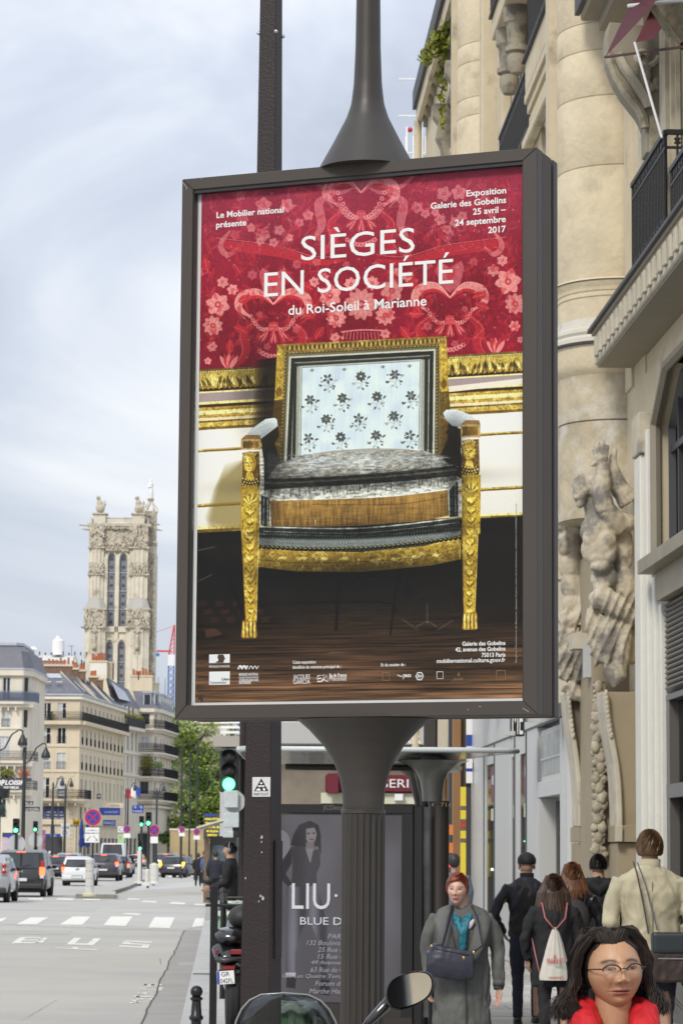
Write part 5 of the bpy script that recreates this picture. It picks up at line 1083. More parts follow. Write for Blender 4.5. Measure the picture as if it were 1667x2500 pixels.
# ---------------------------------------------------------------- the gothic tower
m_tow=mat('tower_stone',(.66,.61,.50),.85,var=.16,vscale=.55,bump=.5,bscale=2.5,bdist=.15,stain=(.36,.32,.26),sscale=.45,sthr=.56)
m_towd=mat('tower_carving',(.50,.45,.36),.9,var=.35,vscale=1.4,bump=.6,bscale=4,bdist=.1)
m_louv=mat('louvre_blue',(.20,.215,.25),.6,var=.12,vscale=1)
m_louvd=mat('louvre_dark',(.07,.07,.085),.6)
def tower():
 Y=450.;k=Y/FPX;X=lambda zx,zy=900:px_x(180+zx/4.277,Y,1130+zy/4.277);Z=lambda zy:zf(1130+zy/4.277,Y);xc=X(485);T=thing('gothic_tower','tall flamboyant gothic bell tower with paired lancet windows and statues on its corners','tower',(xc,Y,0))
 x=lambda zx:X(zx)-xc
 D=10.5;xl,xr=x(205),x(775)
 Zt=Z(640)
 # core with recessed bay
 W_=Wall(T,(xl,0),(xr,0),0,Zt,m_tow,reveal=.9,name='front_wall');
 def lancet(zx0,zx1,zt,zb):
  a,b=x(zx0)-.12,x(zx1)+.12;W_.hole(a-xl,b-xl,Z(zb),Z(zt));c=(a+b)/2;r=(b-a)/2
  # louvred blind of panels, each with a round boss
  n=max(2,round((Z(zt)-Z(zb))/3.05));hh=(Z(zt)-Z(zb))/n
  for i in range(n):
   z0=Z(zb)+i*hh;o=MB().box(a+.04,b-.04,.35,.45,z0+.05,z0+hh-.25).build('louvre_panel',m_louv,T);q=MB()
   for j in(0.28,.72):q.lathe([(.30,0),(.30,.08)],12);
   q=MB()
   for j in(.28,.72):
    cx,cz=c,z0+hh*j-.1;q.add([(cx+.30*math.cos(t*PI/6),.34,cz+.30*math.sin(t*PI/6))for t in range(12)],[tuple(range(12))])
   q.build('round_boss',m_louvd,o)['kind']='stuff';MB().box(a+.02,b-.02,.2,.4,z0+hh-.25,z0+hh-.05).build('sill_band',mat('louvre_band',(.36,.39,.45),.6),o)
   # pointed arch stones closing the top corners
  ar=MB();pts=[(c-r-.5,Z(zt)-1.6)]+[(c-r*math.cos(t),Z(zt)-1.1+1.1*math.sin(t)**.9)for t in np.linspace(0,PI,9)]+[(c+r+.5,Z(zt)-1.6),(c+r+.5,Z(zt)+.5),(c-r-.5,Z(zt)+.5)]
  V1=[(c-r*math.cos(t),Z(zt)-1.1+1.1*math.sin(t))for t in np.linspace(0,PI,9)]
  for i in range(8):
   p,q2=V1[i],V1[i+1];ar.add([(p[0],-.02,p[1]),(q2[0],-.02,q2[1]),(q2[0],-.02,Z(zt)+.02),(p[0],-.02,Z(zt)+.02),(p[0],.6,p[1]),(q2[0],.6,q2[1]),(q2[0],.6,Z(zt)+.02),(p[0],.6,Z(zt)+.02)],[(0,1,2,3),(0,4,5,1),(4,7,6,5)])
  ar.build('arch_head',m_tow,T)
  md=MB();
  for s_ in(-1,1):md.cyl((c+s_*(r+.12),-.12,Z(zb)),(c+s_*(r+.12),-.12,Z(zt)-1.0),.13,n=6);md.cyl((c+s_*(r+.5),-.2,Z(zb)),(c+s_*(r+.5),-.2,Z(zt)-.6),.16,n=6)
  md.tube([(c-(r+.15)*math.cos(t),-.15,Z(zt)-1.0+1.35*math.sin(t))for t in np.linspace(0,PI,11)],.18,6);md.build('arch_moulding',m_tow,T)
  MB().box(c-r-.3,c+r+.3,-.35,.2,Z(zb)-.9,Z(zb)).build('window_sill',m_tow,T)
 for a,b in((383,443),(507,570)):lancet(a,b,945,1710)
 for a,b in((375,436),(500,563)):lancet(a,b,1862,2480)
 W_.finish();
 MB().box(xl,xr,.95,D,0,Zt).build('mass',m_tow,T)
 MB().box(xl-.02,xl,.0,D,0,Zt).build('side_wall',m_tow,T);MB().box(xr,xr+.02,0,D,0,Zt).build('side_wall',m_tow,T)
 # centre mullion pier
 MB().box(x(458),x(492),-.35,0,0,Z(960)).build('centre_pier',m_tow,T);MB().box(x(345),x(365),-.3,0,0,Z(960)).build('pier',m_tow,T);MB().box(x(588),x(606),-.3,0,0,Z(960)).build('pier',m_tow,T)
 rd=random.Random(12)
 def fringe(name,x0,x1,z0,z1,y,n,sz=.25,ny=1):
  g=MB()
  for i in range(n):
   u=rd.uniform(x0,x1);v=rd.uniform(z0,z1);s_=sz*rd.uniform(.4,1.1);g.xbox((u,y-rd.uniform(0,.2),v),(s_*.6,s_,s_*1.5),Matrix.Rotation(rd.uniform(-.7,.7),3,'Y'))
  return g.build(name,m_towd,T)
  # corner buttresses: upper and lower stages, front two detailed
 for s_,cx,w1,w2 in((-1,x(255),150,215),(1,x(700),185,235)):
  hw=w1/4.277*k/2;hw2=w2/4.277*k/2
  for zy0,zy1,hh,pr,nm in((640,1420,hw,.7,'upper_buttress'),(1530,2600,hw2,1.5,'lower_buttress')):
   z0=Z(zy1)if zy1<2500 else 0;z1=Z(zy0);P=[(cx-hh,.4),(cx-hh,-pr*.5),(cx-hh*.45,-pr),(cx+hh*.45,-pr),(cx+hh,-pr*.5),(cx+hh,.4)];MB().prism(P,'z',z0,z1).build(nm,m_tow,T,bevel=.05)
   for q in(-1,-.5,0,.5,1):MB().cyl((cx+q*hh*.95,-pr*(1-.5*abs(q)**3)-.06,z0),(cx+q*hh*.95,-pr*(1-.5*abs(q)**3)-.06,z1),.12,n=6).build('shaftlet',m_tow,T)
   # sloped offset roof between the stages
  r=MB();b0=[(cx-hw2-.1,.4),(cx-hw2-.1,-.8),(cx-hw2*.45,-1.65),(cx+hw2*.45,-1.65),(cx+hw2+.1,-.8),(cx+hw2+.1,.4)];t0=[(cx-hw*.9,.4),(cx-hw*.9,-.4),(cx-hw*.4,-.75),(cx+hw*.4,-.75),(cx+hw*.9,-.4),(cx+hw*.9,.4)]
  r.add([(*p,Z(1530))for p in b0]+[(*p,Z(1410))for p in t0],[(i,(i+1)%6,6+(i+1)%6,6+i)for i in range(6)]+[tuple(range(6))]);r.build('offset_roof',mat('tower_lead',(.40,.39,.36),.7,var=.1),T)
  fringe('carving',cx-hw2,cx+hw2,Z(1720),Z(1540),-1.5,190,.42)['kind']='stuff';fringe('carving',cx-hw,cx+hw,Z(1150),Z(1050),-.75,110,.4)['kind']='stuff';fringe('carving',cx-hw,cx+hw,Z(880),Z(660),-.75,170,.42)['kind']='stuff'
  for zy in(890,1170,1535,1725):MB().box(cx-(hw if zy<1400 else hw2)-.2,cx+(hw if zy<1400 else hw2)+.2,-(.95 if zy<1400 else 1.75),.3,Z(zy)-.12,Z(zy)+.18).build('string_course',m_towd,T)
  # niche with statue
  MB().box(cx-.55,cx+.55,-1.62,-1.515,Z(2000),Z(1770)).build('niche',m_louvd if s_>9 else m_towd,T)
  st=MB();st.lathe([(.32,0),(.38,.5),(.28,1.6),(.34,2.2),(.12,2.5)],8,(cx,-1.75,Z(1960)));st.ell((cx,-1.75,Z(1960)+2.75),.24,nu=8,nv=6);st.build('niche_statue',m_towd,T,smooth=True)
  MB().prism([(cx-.6,Z(1770)),(cx+.6,Z(1770)),(cx,Z(1700))],'y',-1.9,-1.5).build('niche_canopy',m_towd,T)
  # corner pinnacle block with winged beast
  px0=x(285 if s_<0 else 692);MB().box(px0-.95,px0+.95,-.9,1.1,Z(640),Z(545)).build('pinnacle_block',m_tow,T);MB().box(px0-1.2,px0+1.2,-1.15,1.3,Z(545),Z(530)).build('pinnacle_cap',m_towd,T)
  bb=MB();zb_=Z(530);bb.ell((px0,0,zb_+.8),(.75,.7,.8));bb.ell((px0-.1,-.1,zb_+1.6),(.5,.5,.7));bb.ell((px0-.3,-.2,zb_+2.5),(.35,.4,.38));bb.tube([(px0+.3,0,zb_+.6),(px0+.75,0,zb_+1.6),(px0+.7,0,zb_+2.3)],[.35,.22,.06],6);bb.tube([(px0-.4,-.2,zb_+2.5),(px0-.75,-.2,zb_+2.4)],[.2,.08],6)
  me=blob(bb,.12,2);link('corner_beast',me,m_towd,T,smooth=True)
  # tracery field, gables, cornice
 fringe('tracery',x(335),x(630),Z(850),Z(700),-.12,420,.34)['kind']='stuff'
 tr=MB()
 for i in range(13):u=x(338)+(x(630)-x(338))*i/12;tr.box(u-.05,u+.05,-.25,0,Z(840),Z(690))
 tr.build('tracery_bar',m_tow,T)
 for c in(413,538):MB().prism([(x(c)-1.0,Z(925)),(x(c)+1.0,Z(925)),(x(c),Z(835))],'y',-.45,-.1).build('gable',m_tow,T);fringe('carving',x(c)-1,x(c)+1,Z(925),Z(850),-.5,60,.22)['kind']='stuff'
 MB().box(xl-.7,xr+.7,-.9,D+.5,Z(668),Z(640)).build('main_cornice',m_towd,T);fringe('carving',x(300),x(680),Z(690),Z(665),-.5,150,.3)['kind']='stuff'
 b=MB();b.box(x(320),x(665),-.5,-.1,Z(582),Z(572));b.box(x(320),x(665),-.5,-.1,Z(640),Z(628))
 for i in range(26):u=x(335)+(x(655)-x(335))*i/25;b.box(u-.07,u+.07,-.42,-.2,Z(628),Z(582))
 b.build('balustrade',m_tow,T)
 b=MB();b.box(xl-.3,xl,0,D,Z(640),Z(575));b.box(xr,xr+.3,0,D,Z(640),Z(575));b.box(xl,xr,D-.3,D,Z(640),Z(575));b.build('parapet',m_tow,T)
 # right flank buttress and clinging ornaments
 fl=MB();fl.box(xr+.025,xr+1.0,2.0,4.0,0,Z(860));fl.box(xr+.025,xr+1.2,7.2,9.5,0,Z(900));fl.build('flank_buttress',m_tow,T)
 fringe('carving',xr+.2,xr+1.3,Z(2300),Z(900),1.9,260,.45)['kind']='stuff'
 # stair turret with cage and statue
 tx=x(835);ty=4.0;MB().lathe([(1.25,0),(1.25,Z(840)),(1.45,Z(830)),(1.2,Z(820)),(1.2,Z(500)),(1.35,Z(480)),(.9,Z(470))],8,(tx-.75,ty,0)).build('stair_turret',m_tow,T)
 fringe('carving',tx-1.4,tx+.3,Z(830),Z(480),ty-1.3,130,.4)['kind']='stuff'
 sx_=x(795);ca=MB()
 for q in range(6):
  an=q*PI/3;ca.tube([(sx_+.75*math.cos(an),ty+.75*math.sin(an),Z(600)),(sx_+1.1*math.cos(an),ty+1.1*math.sin(an),Z(450)),(sx_+.3*math.cos(an),ty+.3*math.sin(an),Z(380))],.13,6)
 ca.build('open_crown',m_tow,T);MB().lathe([(.25,Z(385)),(.55,Z(350)),(.6,Z(342))],8,(sx_,ty,0)).build('pedestal',m_towd,T)
 sm_=MB();z0=Z(342);H=Z(140)-z0;sm_.lathe([(.42,0),(.44,H*.3),(.34,H*.6),(.42,H*.8),(.15,H*.86)],10,(sx_,ty,z0));sm_.ell((sx_,ty,z0+H*.93),(.24,.24,.30),nu=10,nv=7);sm_.tube([(sx_-.35,ty-.1,z0+H*.78),(sx_-.4,ty-.3,z0+H*.6),(sx_,ty-.45,z0+H*.62)],.12,6)
 link('summit_statue',blob(sm_,.08,1),m_signw,T,smooth=True)
 for zx0,zx1,zy in((65,190,655),(100,190,698),(885,940,698),(870,915,640),(860,890,1618),(860,895,830),(105,130,1718)):MB().tube([(x(zx0),-.6,Z(zy)),(x(zx1),-.3,Z(zy)-.1)],[.09,.2]if zx0<400 else[.2,.09],6).build('gargoyle',m_towd,T)
 return T
tower()
def crane():
 Y=620.;z=lambda y:zf(y,Y);X=lambda px:px_x(px,Y,1650);t=thing('tower_crane','red and blue lattice crane behind the gothic tower','crane',(X(424),Y,0));x0=X(424);mb=MB();mr=MB();s=.6
 mB=mat('crane_blue',(.06,.16,.45),.5);mR=mat('crane_red',(.6,.05,.06),.5)
 for a in(-1,1):
  for b in(-1,1):mb.cyl((a*s,b*s,0),(a*s,b*s,z(1625)),.11,n=5)
 n=30
 for i in range(n):
  z0=z(1625)*i/n;z1=z(1625)*(i+1)/n;mb.cyl((-s,-s,z0),(s,-s,z1),.07,n=4);mb.cyl((s,-s,z0),(-s,-s,z1),.06,n=4)
 mb.build('mast',mB,t)
 MB().box(-.7,.7,-.7,.7,z(1625),z(1598)).build('cab',m_signw,t)
 mr.cyl((-s,0,z(1598)),(.5,0,z(1525)),.16,n=5);mr.cyl((s,0,z(1598)),(.6,0,z(1525)),.16,n=5);
 for i in range(7):q=i/7;mr.cyl((-s*(1-q)+.5*q,0,z(1598)+(z(1525)-z(1598))*q),(s*(1-q)+.6*q,0,z(1598)+(z(1525)-z(1598))*(q+.14)),.06,n=4)
 mr.box(X(350)-x0,0,-.3,.3,z(1591),z(1587));mr.build('jib',mR,t);MB().cyl((X(350)-x0,0,z(1555)),(.5,0,z(1527)),.04,n=4).build('stay',mR,t);MB().box(X(380)-x0,X(395)-x0,-.35,-.31,z(1602),z(1594)).build('name_board',mB,t)
crane()
# ================================================================== right-hand facade
m_st=mat('facade_stone',(.57,.495,.355),.85,var=.15,vscale=1.1,bump=.25,bscale=14,bdist=.01,stain=(.30,.26,.19),sscale=1.1,sthr=.56,detail=9)
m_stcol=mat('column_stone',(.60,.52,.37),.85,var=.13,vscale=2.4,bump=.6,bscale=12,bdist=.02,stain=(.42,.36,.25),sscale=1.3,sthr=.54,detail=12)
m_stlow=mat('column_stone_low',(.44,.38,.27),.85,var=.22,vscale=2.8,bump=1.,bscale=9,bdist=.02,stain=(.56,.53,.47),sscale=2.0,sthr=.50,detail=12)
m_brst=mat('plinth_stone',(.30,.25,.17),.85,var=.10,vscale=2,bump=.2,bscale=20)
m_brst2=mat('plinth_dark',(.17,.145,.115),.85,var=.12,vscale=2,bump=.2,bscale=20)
m_scroll=mat('scroll_stone',(.47,.43,.34),.8,var=.16,vscale=4,stain=(.24,.22,.18),sscale=2.2,sthr=.58,bump=.2,bscale=20)
m_stat=mat('statue_stone',(.52,.46,.35),.8,var=.22,vscale=2.6,bump=.5,bscale=16,bdist=.02,stain=(.14,.135,.13),sscale=2.6,sthr=.47,detail=4)
m_carv=mat('carved_leaf',(.36,.32,.24),.85,var=.4,vscale=9,bump=.3,bscale=30,stain=(.10,.09,.08),sscale=5,sthr=.56)
m_shade=mat('shade_tone_stone',(.28,.25,.195),.85,var=.06,vscale=2)  # darker stone copy: shade under slabs and mouldings put into the colour
m_iron=mat('balcony_iron',(.012,.012,.013),.5,.1);m_lead=mat('lead_edge',(.05,.05,.055),.6)
m_wfr=mat('white_joinery',(.66,.65,.59),.5,var=.04);m_dfr=mat('dark_window_frame',(.045,.045,.05),.45)
m_gl=mat('shop_glass',(.022,.021,.021),.08,spec=.5,var=.5,vscale=1.2);m_cur=mat('net_curtain',(.30,.31,.33),.7,var=.25,vscale=9,stretch=(6,6,.2))
m_metal=mat('alu_cladding',(.52,.525,.51),.35,.05,var=.04,vscale=.8);m_seal=mat('green_seal',(.06,.085,.085),.4)
m_shut=mat('shutter_white',(.62,.68,.74),.55)
m_louv2=mat('louvre_bronze',(.10,.092,.08),.4,.3)
def nz(px,py,s):
 d=ray(px,py);o=FO+FD*s-Vector((0,0,CAMZ));t=FD.dot(o)/FD.dot(d);p=Vector((0,0,CAMZ))+d*t-FO;return p.dot(FN),p.z
def R_thing(name,label,cat,group=None):return thing(name,label,cat,(FO.x,FO.y,0),FA,group)
R1=R_thing('corner_building','ornate cream stone building on the right with rounded pilasters and carved giants','building')
def rb(name,s0,s1,n0,n1,z0,z1,m,par=None,bevel=0):
 mb=MB();mb.box(s0,s1,n0,n1,z0,z1);return mb.build(name,m,par or R1,bevel=bevel)
def half_col(name,sc_,rows,m,r_n=28):
 return MB().lathe(rows,r_n,(sc_,0,0),a0=-.12,a1=PI+.12).build(name,m,R1,smooth='auto',ang=30)
def column(sc_,joints,low=True):
 zs=[q for q in joints];r=.704
 for a,b in zip(zs[:-1],zs[1:]):
  g=.012;half_col('stone_drum',sc_,[(r-.012,a+.001),(r-.003,a+g*.6),(r,a+g*1.2),(r,b-g*1.2),(r-.003,b-g*.6),(r-.012,b-.001)],m_stcol)
z=lambda px,py,n=.6:fac(px,py,n)[1]
C1,C2=32.46,46.75
jt=[8.36,z(1400,399),z(1400,227),z(1400,113),z(1400,45),12.2,13.3]
column(C1,jt)
half_col('column_ledge',C1,[(.70,8.14),(.712,8.15),(.712,8.175),(.70,8.18),(.70,8.205),(.712,8.215),(.715,8.24),(.72,8.26),(.75,8.30),(.76,8.335),(.74,8.358)],m_stcol)
half_col('lead_flashing',C1,[(.752,8.320),(.765,8.322),(.765,8.332),(.752,8.334)],m_lead)
half_col('column_band',C1,[(.70,7.90),(.70,8.139)],m_stcol)
half_col('column_torus',C1,[(.76,7.60),(.80,7.615),(.80,7.66),(.765,7.68),(.75,7.70),(.775,7.73),(.77,7.77),(.72,7.80),(.705,7.899)],mat('torus_stone',(.60,.57,.50),.8,var=.1,vscale=3,stain=(.35,.32,.28),sscale=2.5,sthr=.6))
half_col('lead_flashing',C1,[(.80,7.585),(.806,7.587),(.806,7.602),(.80,7.604)],m_lead)
half_col('column_band',C1,[(.70,7.25),(.74,7.30),(.765,7.36),(.77,7.584)],m_stcol)
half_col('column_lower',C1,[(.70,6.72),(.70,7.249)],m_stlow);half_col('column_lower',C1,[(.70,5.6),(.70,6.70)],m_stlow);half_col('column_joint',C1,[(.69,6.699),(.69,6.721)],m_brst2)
column(C2,[8.0,z(1130,342,.5),z(1140,270,.5),z(1140,185,.5),z(1140,140,.5),z(1140,12,.5),16.6,17.6])
# strips either side of columns
rb('pier_strip',33.0,33.4,.0,.735,5.0,13.2,m_st);rb('pier_strip',47.3,47.7,0,.735,4.3,17.5,m_st);rb('pier_strip',45.5,45.95,0,.40,4.3,17.5,m_st,bevel=.02);rb('pier_strip',44.6,45.3,0,.16,4.3,17.5,m_st,bevel=.02);rb('pier_strip',31.2,31.72,-.1,.03,7.0,13.2,m_st)
# walls behind
rb('wall',18,33.5,-.9,-.42,6.95,14,m_st);rb('wall',30.4,33.5,-.4,0,.12,14,m_st);rb('wall',33.5,64,-.6,0,3.7,19,m_st)if False else None
W0=Wall(R1,(33.5,0),(64,0),3.7,18.6,m_st,name='wall')
bpy.data
def wall_s(s0,s1,z0,z1,holes,n=0.,m=m_st,rev=.3,name='wall'):
 ss=sorted({s0,s1,*[q for h in holes for q in h[:2]]});zz=sorted({z0,z1,*[q for h in holes for q in h[2:4]]});mb=MB()
 for i in range(len(ss)-1):
  for j in range(len(zz)-1):
   a,b=(ss[i]+ss[i+1])/2,(zz[j]+zz[j+1])/2
   if any(h[0]<a<h[1]and h[2]<b<h[3]for h in holes):continue
   mb.quad((ss[i],n,zz[j]),(ss[i+1],n,zz[j]),(ss[i+1],n,zz[j+1]),(ss[i],n,zz[j+1]))
 for a,b,c,d in[h[:4]for h in holes]:
  mb.quad((a,n,c),(a,n,d),(a,n-rev,d),(a,n-rev,c));mb.quad((b,n,d),(b,n,c),(b,n-rev,c),(b,n-rev,d));mb.quad((a,n,d),(b,n,d),(b,n-rev,d),(a,n-rev,d));mb.quad((b,n,c),(a,n,c),(a,n-rev,c),(b,n-rev,c))
 return mb.build(name,m,R1)
del W0
def sash(s0,s1,z0,z1,n,m=m_wfr,gm=None,bars=2):
 f=MB();t=.07;f.box(s0,s0+t,n-.05,n+.03,z0,z1);f.box(s1-t,s1,n-.05,n+.03,z0,z1);f.box(s0+t,s1-t,n-.05,n+.03,z1-t,z1);f.box(s0+t,s1-t,n-.05,n+.03,z0,z0+t*1.5)
 c=(s0+s1)/2;f.box(c-.05,c+.05,n-.04,n+.04,z0+t*1.5,z1-t)
 for k in range(1,bars+1):q=z0+(z1-z0)*k/(bars+1);f.box(s0+t,c-.05,n-.03,n+.02,q-.02,q+.02);f.box(c+.05,s1-t,n-.03,n+.02,q-.02,q+.02)
 o=f.build('window',m,R1);MB().box(s0+t*.5,s1-t*.5,n-.03,n-.015,z0+t*.5,z1-t*.5).build('pane',gm or m_gl,o);return o
bay_n=.30
hs=[]
for s0 in(39.3,49.5,54.0,58.5):
 for z0 in(5.0,10.1,14.3):
  if s0<45 and z0==14.3:z0=13.6
  hs.append((s0,s0+1.9,z0,z0+2.2))
wall_s(39.0,64,3.7,18.6,[h for h in hs if h[0]>41])
for h in hs:
 if h[0]>41:sash(*h[:4],-.2)
wall_s(33.5,39.0,3.7,14,[(36.0,37.7,9.9,12.0)],n=bay_n,name='bay_wall');rb('bay_flank',38.98,39.02,0,bay_n,3.7,14,m_st);sash(36.0,37.7,9.9,12.0,bay_n-.2)
# louvred shutters beside the bay windows
def shutter(s0,s1,z0,z1,n,m=m_shut,name='louvred_shutter'):
 f=MB();t=.06;f.box(s0,s0+t,n,n+.04,z0,z1);f.box(s1-t,s1,n,n+.04,z0,z1);f.box(s0,s1,n+.001,n+.039,z1-t,z1+.001);f.box(s0,s1,n+.001,n+.039,z0-.001,z0+t);o=f.build(name,m,R1)
 k=int((z1-z0-2*t)/.085);lm=MB();lm.xbox((0,0,0),(s1-s0-2*t,.05,.018),Matrix.Rotation(.7,3,'X'));me=lm.mesh('slat');me.materials.append(m)
 for i in range(k):link('slat',me,None,o,loc=((s0+s1)/2,n+.02,z0+t+.04+i*.085))
shutter(34.7,35.9,9.9,12.0,bay_n+.01);shutter(34.7,35.9,6.0,9.2,bay_n+.01);shutter(33.6,34.65,9.9,12.0,bay_n+.05)
def s_slab(name,s0,s1,n0,n1,z0,z1,m=m_st,edge=True):
 o=rb(name,s0,s1,n0,n1,z0,z1,m,bevel=.015)
 if edge:rb('lead_edge',s0-.01,s1+.03,n0,n1+.05,z1+.001,z1+.035,m_lead)
 return o
def s_rail(name,pts,z0,h,step=.11):
 o=railing(name,R1,pts,z0,h,m_iron,step);
 c=MB();P=[Vector((*p,0))for p in pts]
 for a,b in zip(P[:-1],P[1:]):
  d=b-a;L_=d.length;d/=L_;n=max(1,int(L_/.16));R=Matrix(((d.x,-d.y,0),(d.y,d.x,0),(0,0,1)))
  for i in range(n):
   q=a+d*(L_*(i+.5)/n)
   for zz,r in((z0+h-.09,.055),(z0+.16,.06)):
    c.xbox(q+Vector((0,0,zz)),(r*1.5,.02,.022),R@Matrix.Rotation(PI/4,3,'Y'));c.xbox(q+Vector((0,0,zz)),(r*1.5,.022,.022),R@Matrix.Rotation(-PI/4,3,'Y'));c.xbox(q+Vector((0,0,zz)),(.04,.03,.04),R)
 k=c.build('ironwork_scrolls',m_iron,R1);k['kind']='stuff';return o
def console(sc_,th,pts,m=m_st,name='console'):
 return MB().add([(sc_-th/2,a,b)for a,b in pts]+[(sc_+th/2,a,b)for a,b in pts],[tuple(range(len(pts))),tuple(range(len(pts),2*len(pts)))[::-1]]+[(i,(i+1)%len(pts),len(pts)+(i+1)%len(pts),len(pts)+i)for i in range(len(pts))]).build(name,m,R1,bevel=.01)
 # bay balcony with panelled frieze
zA=nz(1283,222,38.8)[1];nA=nz(1283,222,38.8)[0]
s_slab('balcony_slab',33.6,38.9,bay_n+.002,nA,zA-.02,zA+.42);s_rail('balcony_railing',[(38.7,bay_n),(38.7,nA-.02),(33.6,nA-.02)],zA+.46,1.05)
for k,(dn,dz)in enumerate(((.10,-.16),(.06,-.30))):rb('frieze_moulding',33.6,38.95,bay_n+.002,bay_n+dn,zA+dz,zA+dz+.12,m_st)
for i in range(26):rb('frieze_block',33.8+i*.2,33.93+i*.2,bay_n+.002,bay_n+.035,zA-.62,zA-.36,m_st)
rb('window_cornice',33.7,38.95,bay_n+.002,bay_n+.14,zA-.86,zA-.70,m_st,bevel=.02)
zB=nz(1283,355,40.5)[1];s_rail('balcony_railing',[(44.0,.25),(39.1,.25)],zB-.1,1.1);s_slab('balcony_slab',39.1,44.2,.0,.3,zB-.5,zB-.13)
# third-floor balcony with drum consoles
zC=nz(1218,100,43.8)[1];s_slab('balcony_slab',34.5,43.8,.002,.40,zC,zC+.35);s_rail('balcony_railing',[(43.7,0),(43.7,.42),(36,.42)],zC+.4,1.0)
for sc_ in(43.2,42.0,38.0):
 o=MB();o.lathe([(.01,-1.05),(.10,-1.03),(.15,-.92),(.155,-.78),(.13,-.72),(.19,-.70),(.19,-.62),(.15,-.60),(.17,-.3),(.21,-.25),(.22,-.001)],16,(sc_,.18,zC));o.build('drop_console',mat('console_stone',(.30,.27,.21),.85,var=.2,vscale=4,stain=(.12,.11,.10),sscale=3,sthr=.5),R1,smooth='auto')
 # fourth balcony and main cornice at the far end
nD,zD=nz(1078,288,58.);s_slab('balcony_slab',47.75,58,.002,nD,zD,zD+.45);s_rail('balcony_railing',[(57.8,0),(57.8,nD),(47.8,nD)],zD+.5,1.5)
for sc_ in(57.0,53.8,50.6):
 console(sc_,.35,[(0,zD-.001),(.36,zD-.001),(.36,zD-.25),(.25,zD-.4),(.30,zD-.7),(.2,zD-.9),(.12,zD-1.5),(0,zD-1.7)],m=MATS['console_stone'])
 MB().ell((sc_,.16,zD-1.85),(.13,.14,.2)).build('console_drop',MATS['console_stone'],R1,smooth=True)
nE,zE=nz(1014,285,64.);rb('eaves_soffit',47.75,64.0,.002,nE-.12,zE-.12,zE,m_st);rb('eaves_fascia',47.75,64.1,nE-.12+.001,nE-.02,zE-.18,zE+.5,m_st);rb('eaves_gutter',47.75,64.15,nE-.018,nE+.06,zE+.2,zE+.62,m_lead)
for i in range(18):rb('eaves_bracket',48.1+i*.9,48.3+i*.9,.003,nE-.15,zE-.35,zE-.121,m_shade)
MB().cyl((63.8,.2,4),(63.8,.2,zE-.15),.09).build('downpipe',m_st,R1);rb('blue_blind',50.5,55.0,.01,.30,zD-3.2,zD-2.4,mat('blind_blue',(.02,.05,.09),.6))
pl=thing('balcony_plant','yellow-green plants trailing from the top iron balcony at the upper right','plant',tuple(fw(56.5,nD,zD+.5)));mb=MB();rd=random.Random(21)
for c,r,n_ in(((0,-.05,.75),(.8,.25,.55),420),((-.2,.22,.6),(.3,.22,.3),100),((-.3,.48,.3),(.22,.16,.2),40),((.1,.12,-.15),(.25,.10,.35),26),((0,.1,-.8),(.15,.07,.4),18)):
 leafball(mb,(c[0],c[1],c[2]),r,int(n_*1.6),.085,rd)
lf=mb.build('foliage',m_foli2,pl);pl.rotation_euler=(0,0,FA);MB().box(-.6,.6,-.4,-.1,.0,.35).build('planter',m_dkgrey,pl)
# ---- the near bay: long balcony, mezzanine window, shutters, shop window
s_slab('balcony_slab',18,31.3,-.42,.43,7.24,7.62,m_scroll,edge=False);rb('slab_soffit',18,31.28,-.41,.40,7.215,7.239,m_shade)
rb('slab_lip',18,31.42,-.42,.50,7.621,7.66,m_lead);rb('slab_bead',18,31.34,-.42,.46,7.58,7.619,m_shade)
for i in range(34):
 s0=20.2+i*.326;rb('dentil',s0,s0+.15,.431,.465,7.30,7.52,m_scroll,bevel=.008)
s_rail('balcony_railing',[(30.45,.12),(28.1,.12),(28.1,-.35)],8.05,1.05,.10);rb('balcony_kerb',27.5,30.6,-.4,.16,7.661,8.0,m_lead)
s_rail('balcony_railing',[(27.9,.1),(24,.1)],7.75,.9,.10)
# giant scroll console under the upper balcony
def pn(pts,s):return[nz(*p,s)for p in pts]
Zc=lambda x,y:(1380+x/5.11,y/5.11)
cons=pn([Zc(*p)for p in((490,715),(505,800),(540,900),(600,1050),(700,1220),(800,1350),(880,1450),(930,1540),(965,1640),(975,1950),(1240,1990),(1240,400),(520,330),(490,500))],29.6)
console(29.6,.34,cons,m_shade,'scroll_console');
ed=pn([Zc(*p)for p in((505,720),(530,850),(600,1030),(700,1190),(800,1320),(880,1420),(930,1520),(955,1650))],29.6)
MB().tube([(29.41,a,b)for a,b in ed],.05,6).build('console_bead',m_carv,R1);inn=pn([Zc(*p)for p in((620,740),(700,900),(830,1080),(960,1280),(1000,1400))],29.6);MB().tube([(29.41,a,b)for a,b in inn],.06,6).build('console_fillet',m_scroll,R1)
sp=[nz(*Zc(950+175*(1-t/7)*math.cos(t),760+150*(1-t/7)*math.sin(t)),29.6)for t in np.linspace(0,6.2,22)];MB().tube([(29.41,a,b)for a,b in sp],.035,6).build('volute',m_scroll,R1)
lv=MB();rd=random.Random(4)
for k in range(26):a,b=nz(*Zc(rd.uniform(850,1120),rd.uniform(880,1180)),29.6);lv.ell((29.40,a,b),(.03,rd.uniform(.02,.06),rd.uniform(.03,.07)),Matrix.Rotation(rd.uniform(-1,1),3,'X'),8,5)
lk=lv.build('carved_leaves',m_shade,R1);lk['kind']='stuff'
a,b=nz(*Zc(1090,1780),29.6);MB().box(29.40,29.43,a-.07,a+.07,b-.25,b+.25).build('carved_panel',m_carv,R1)
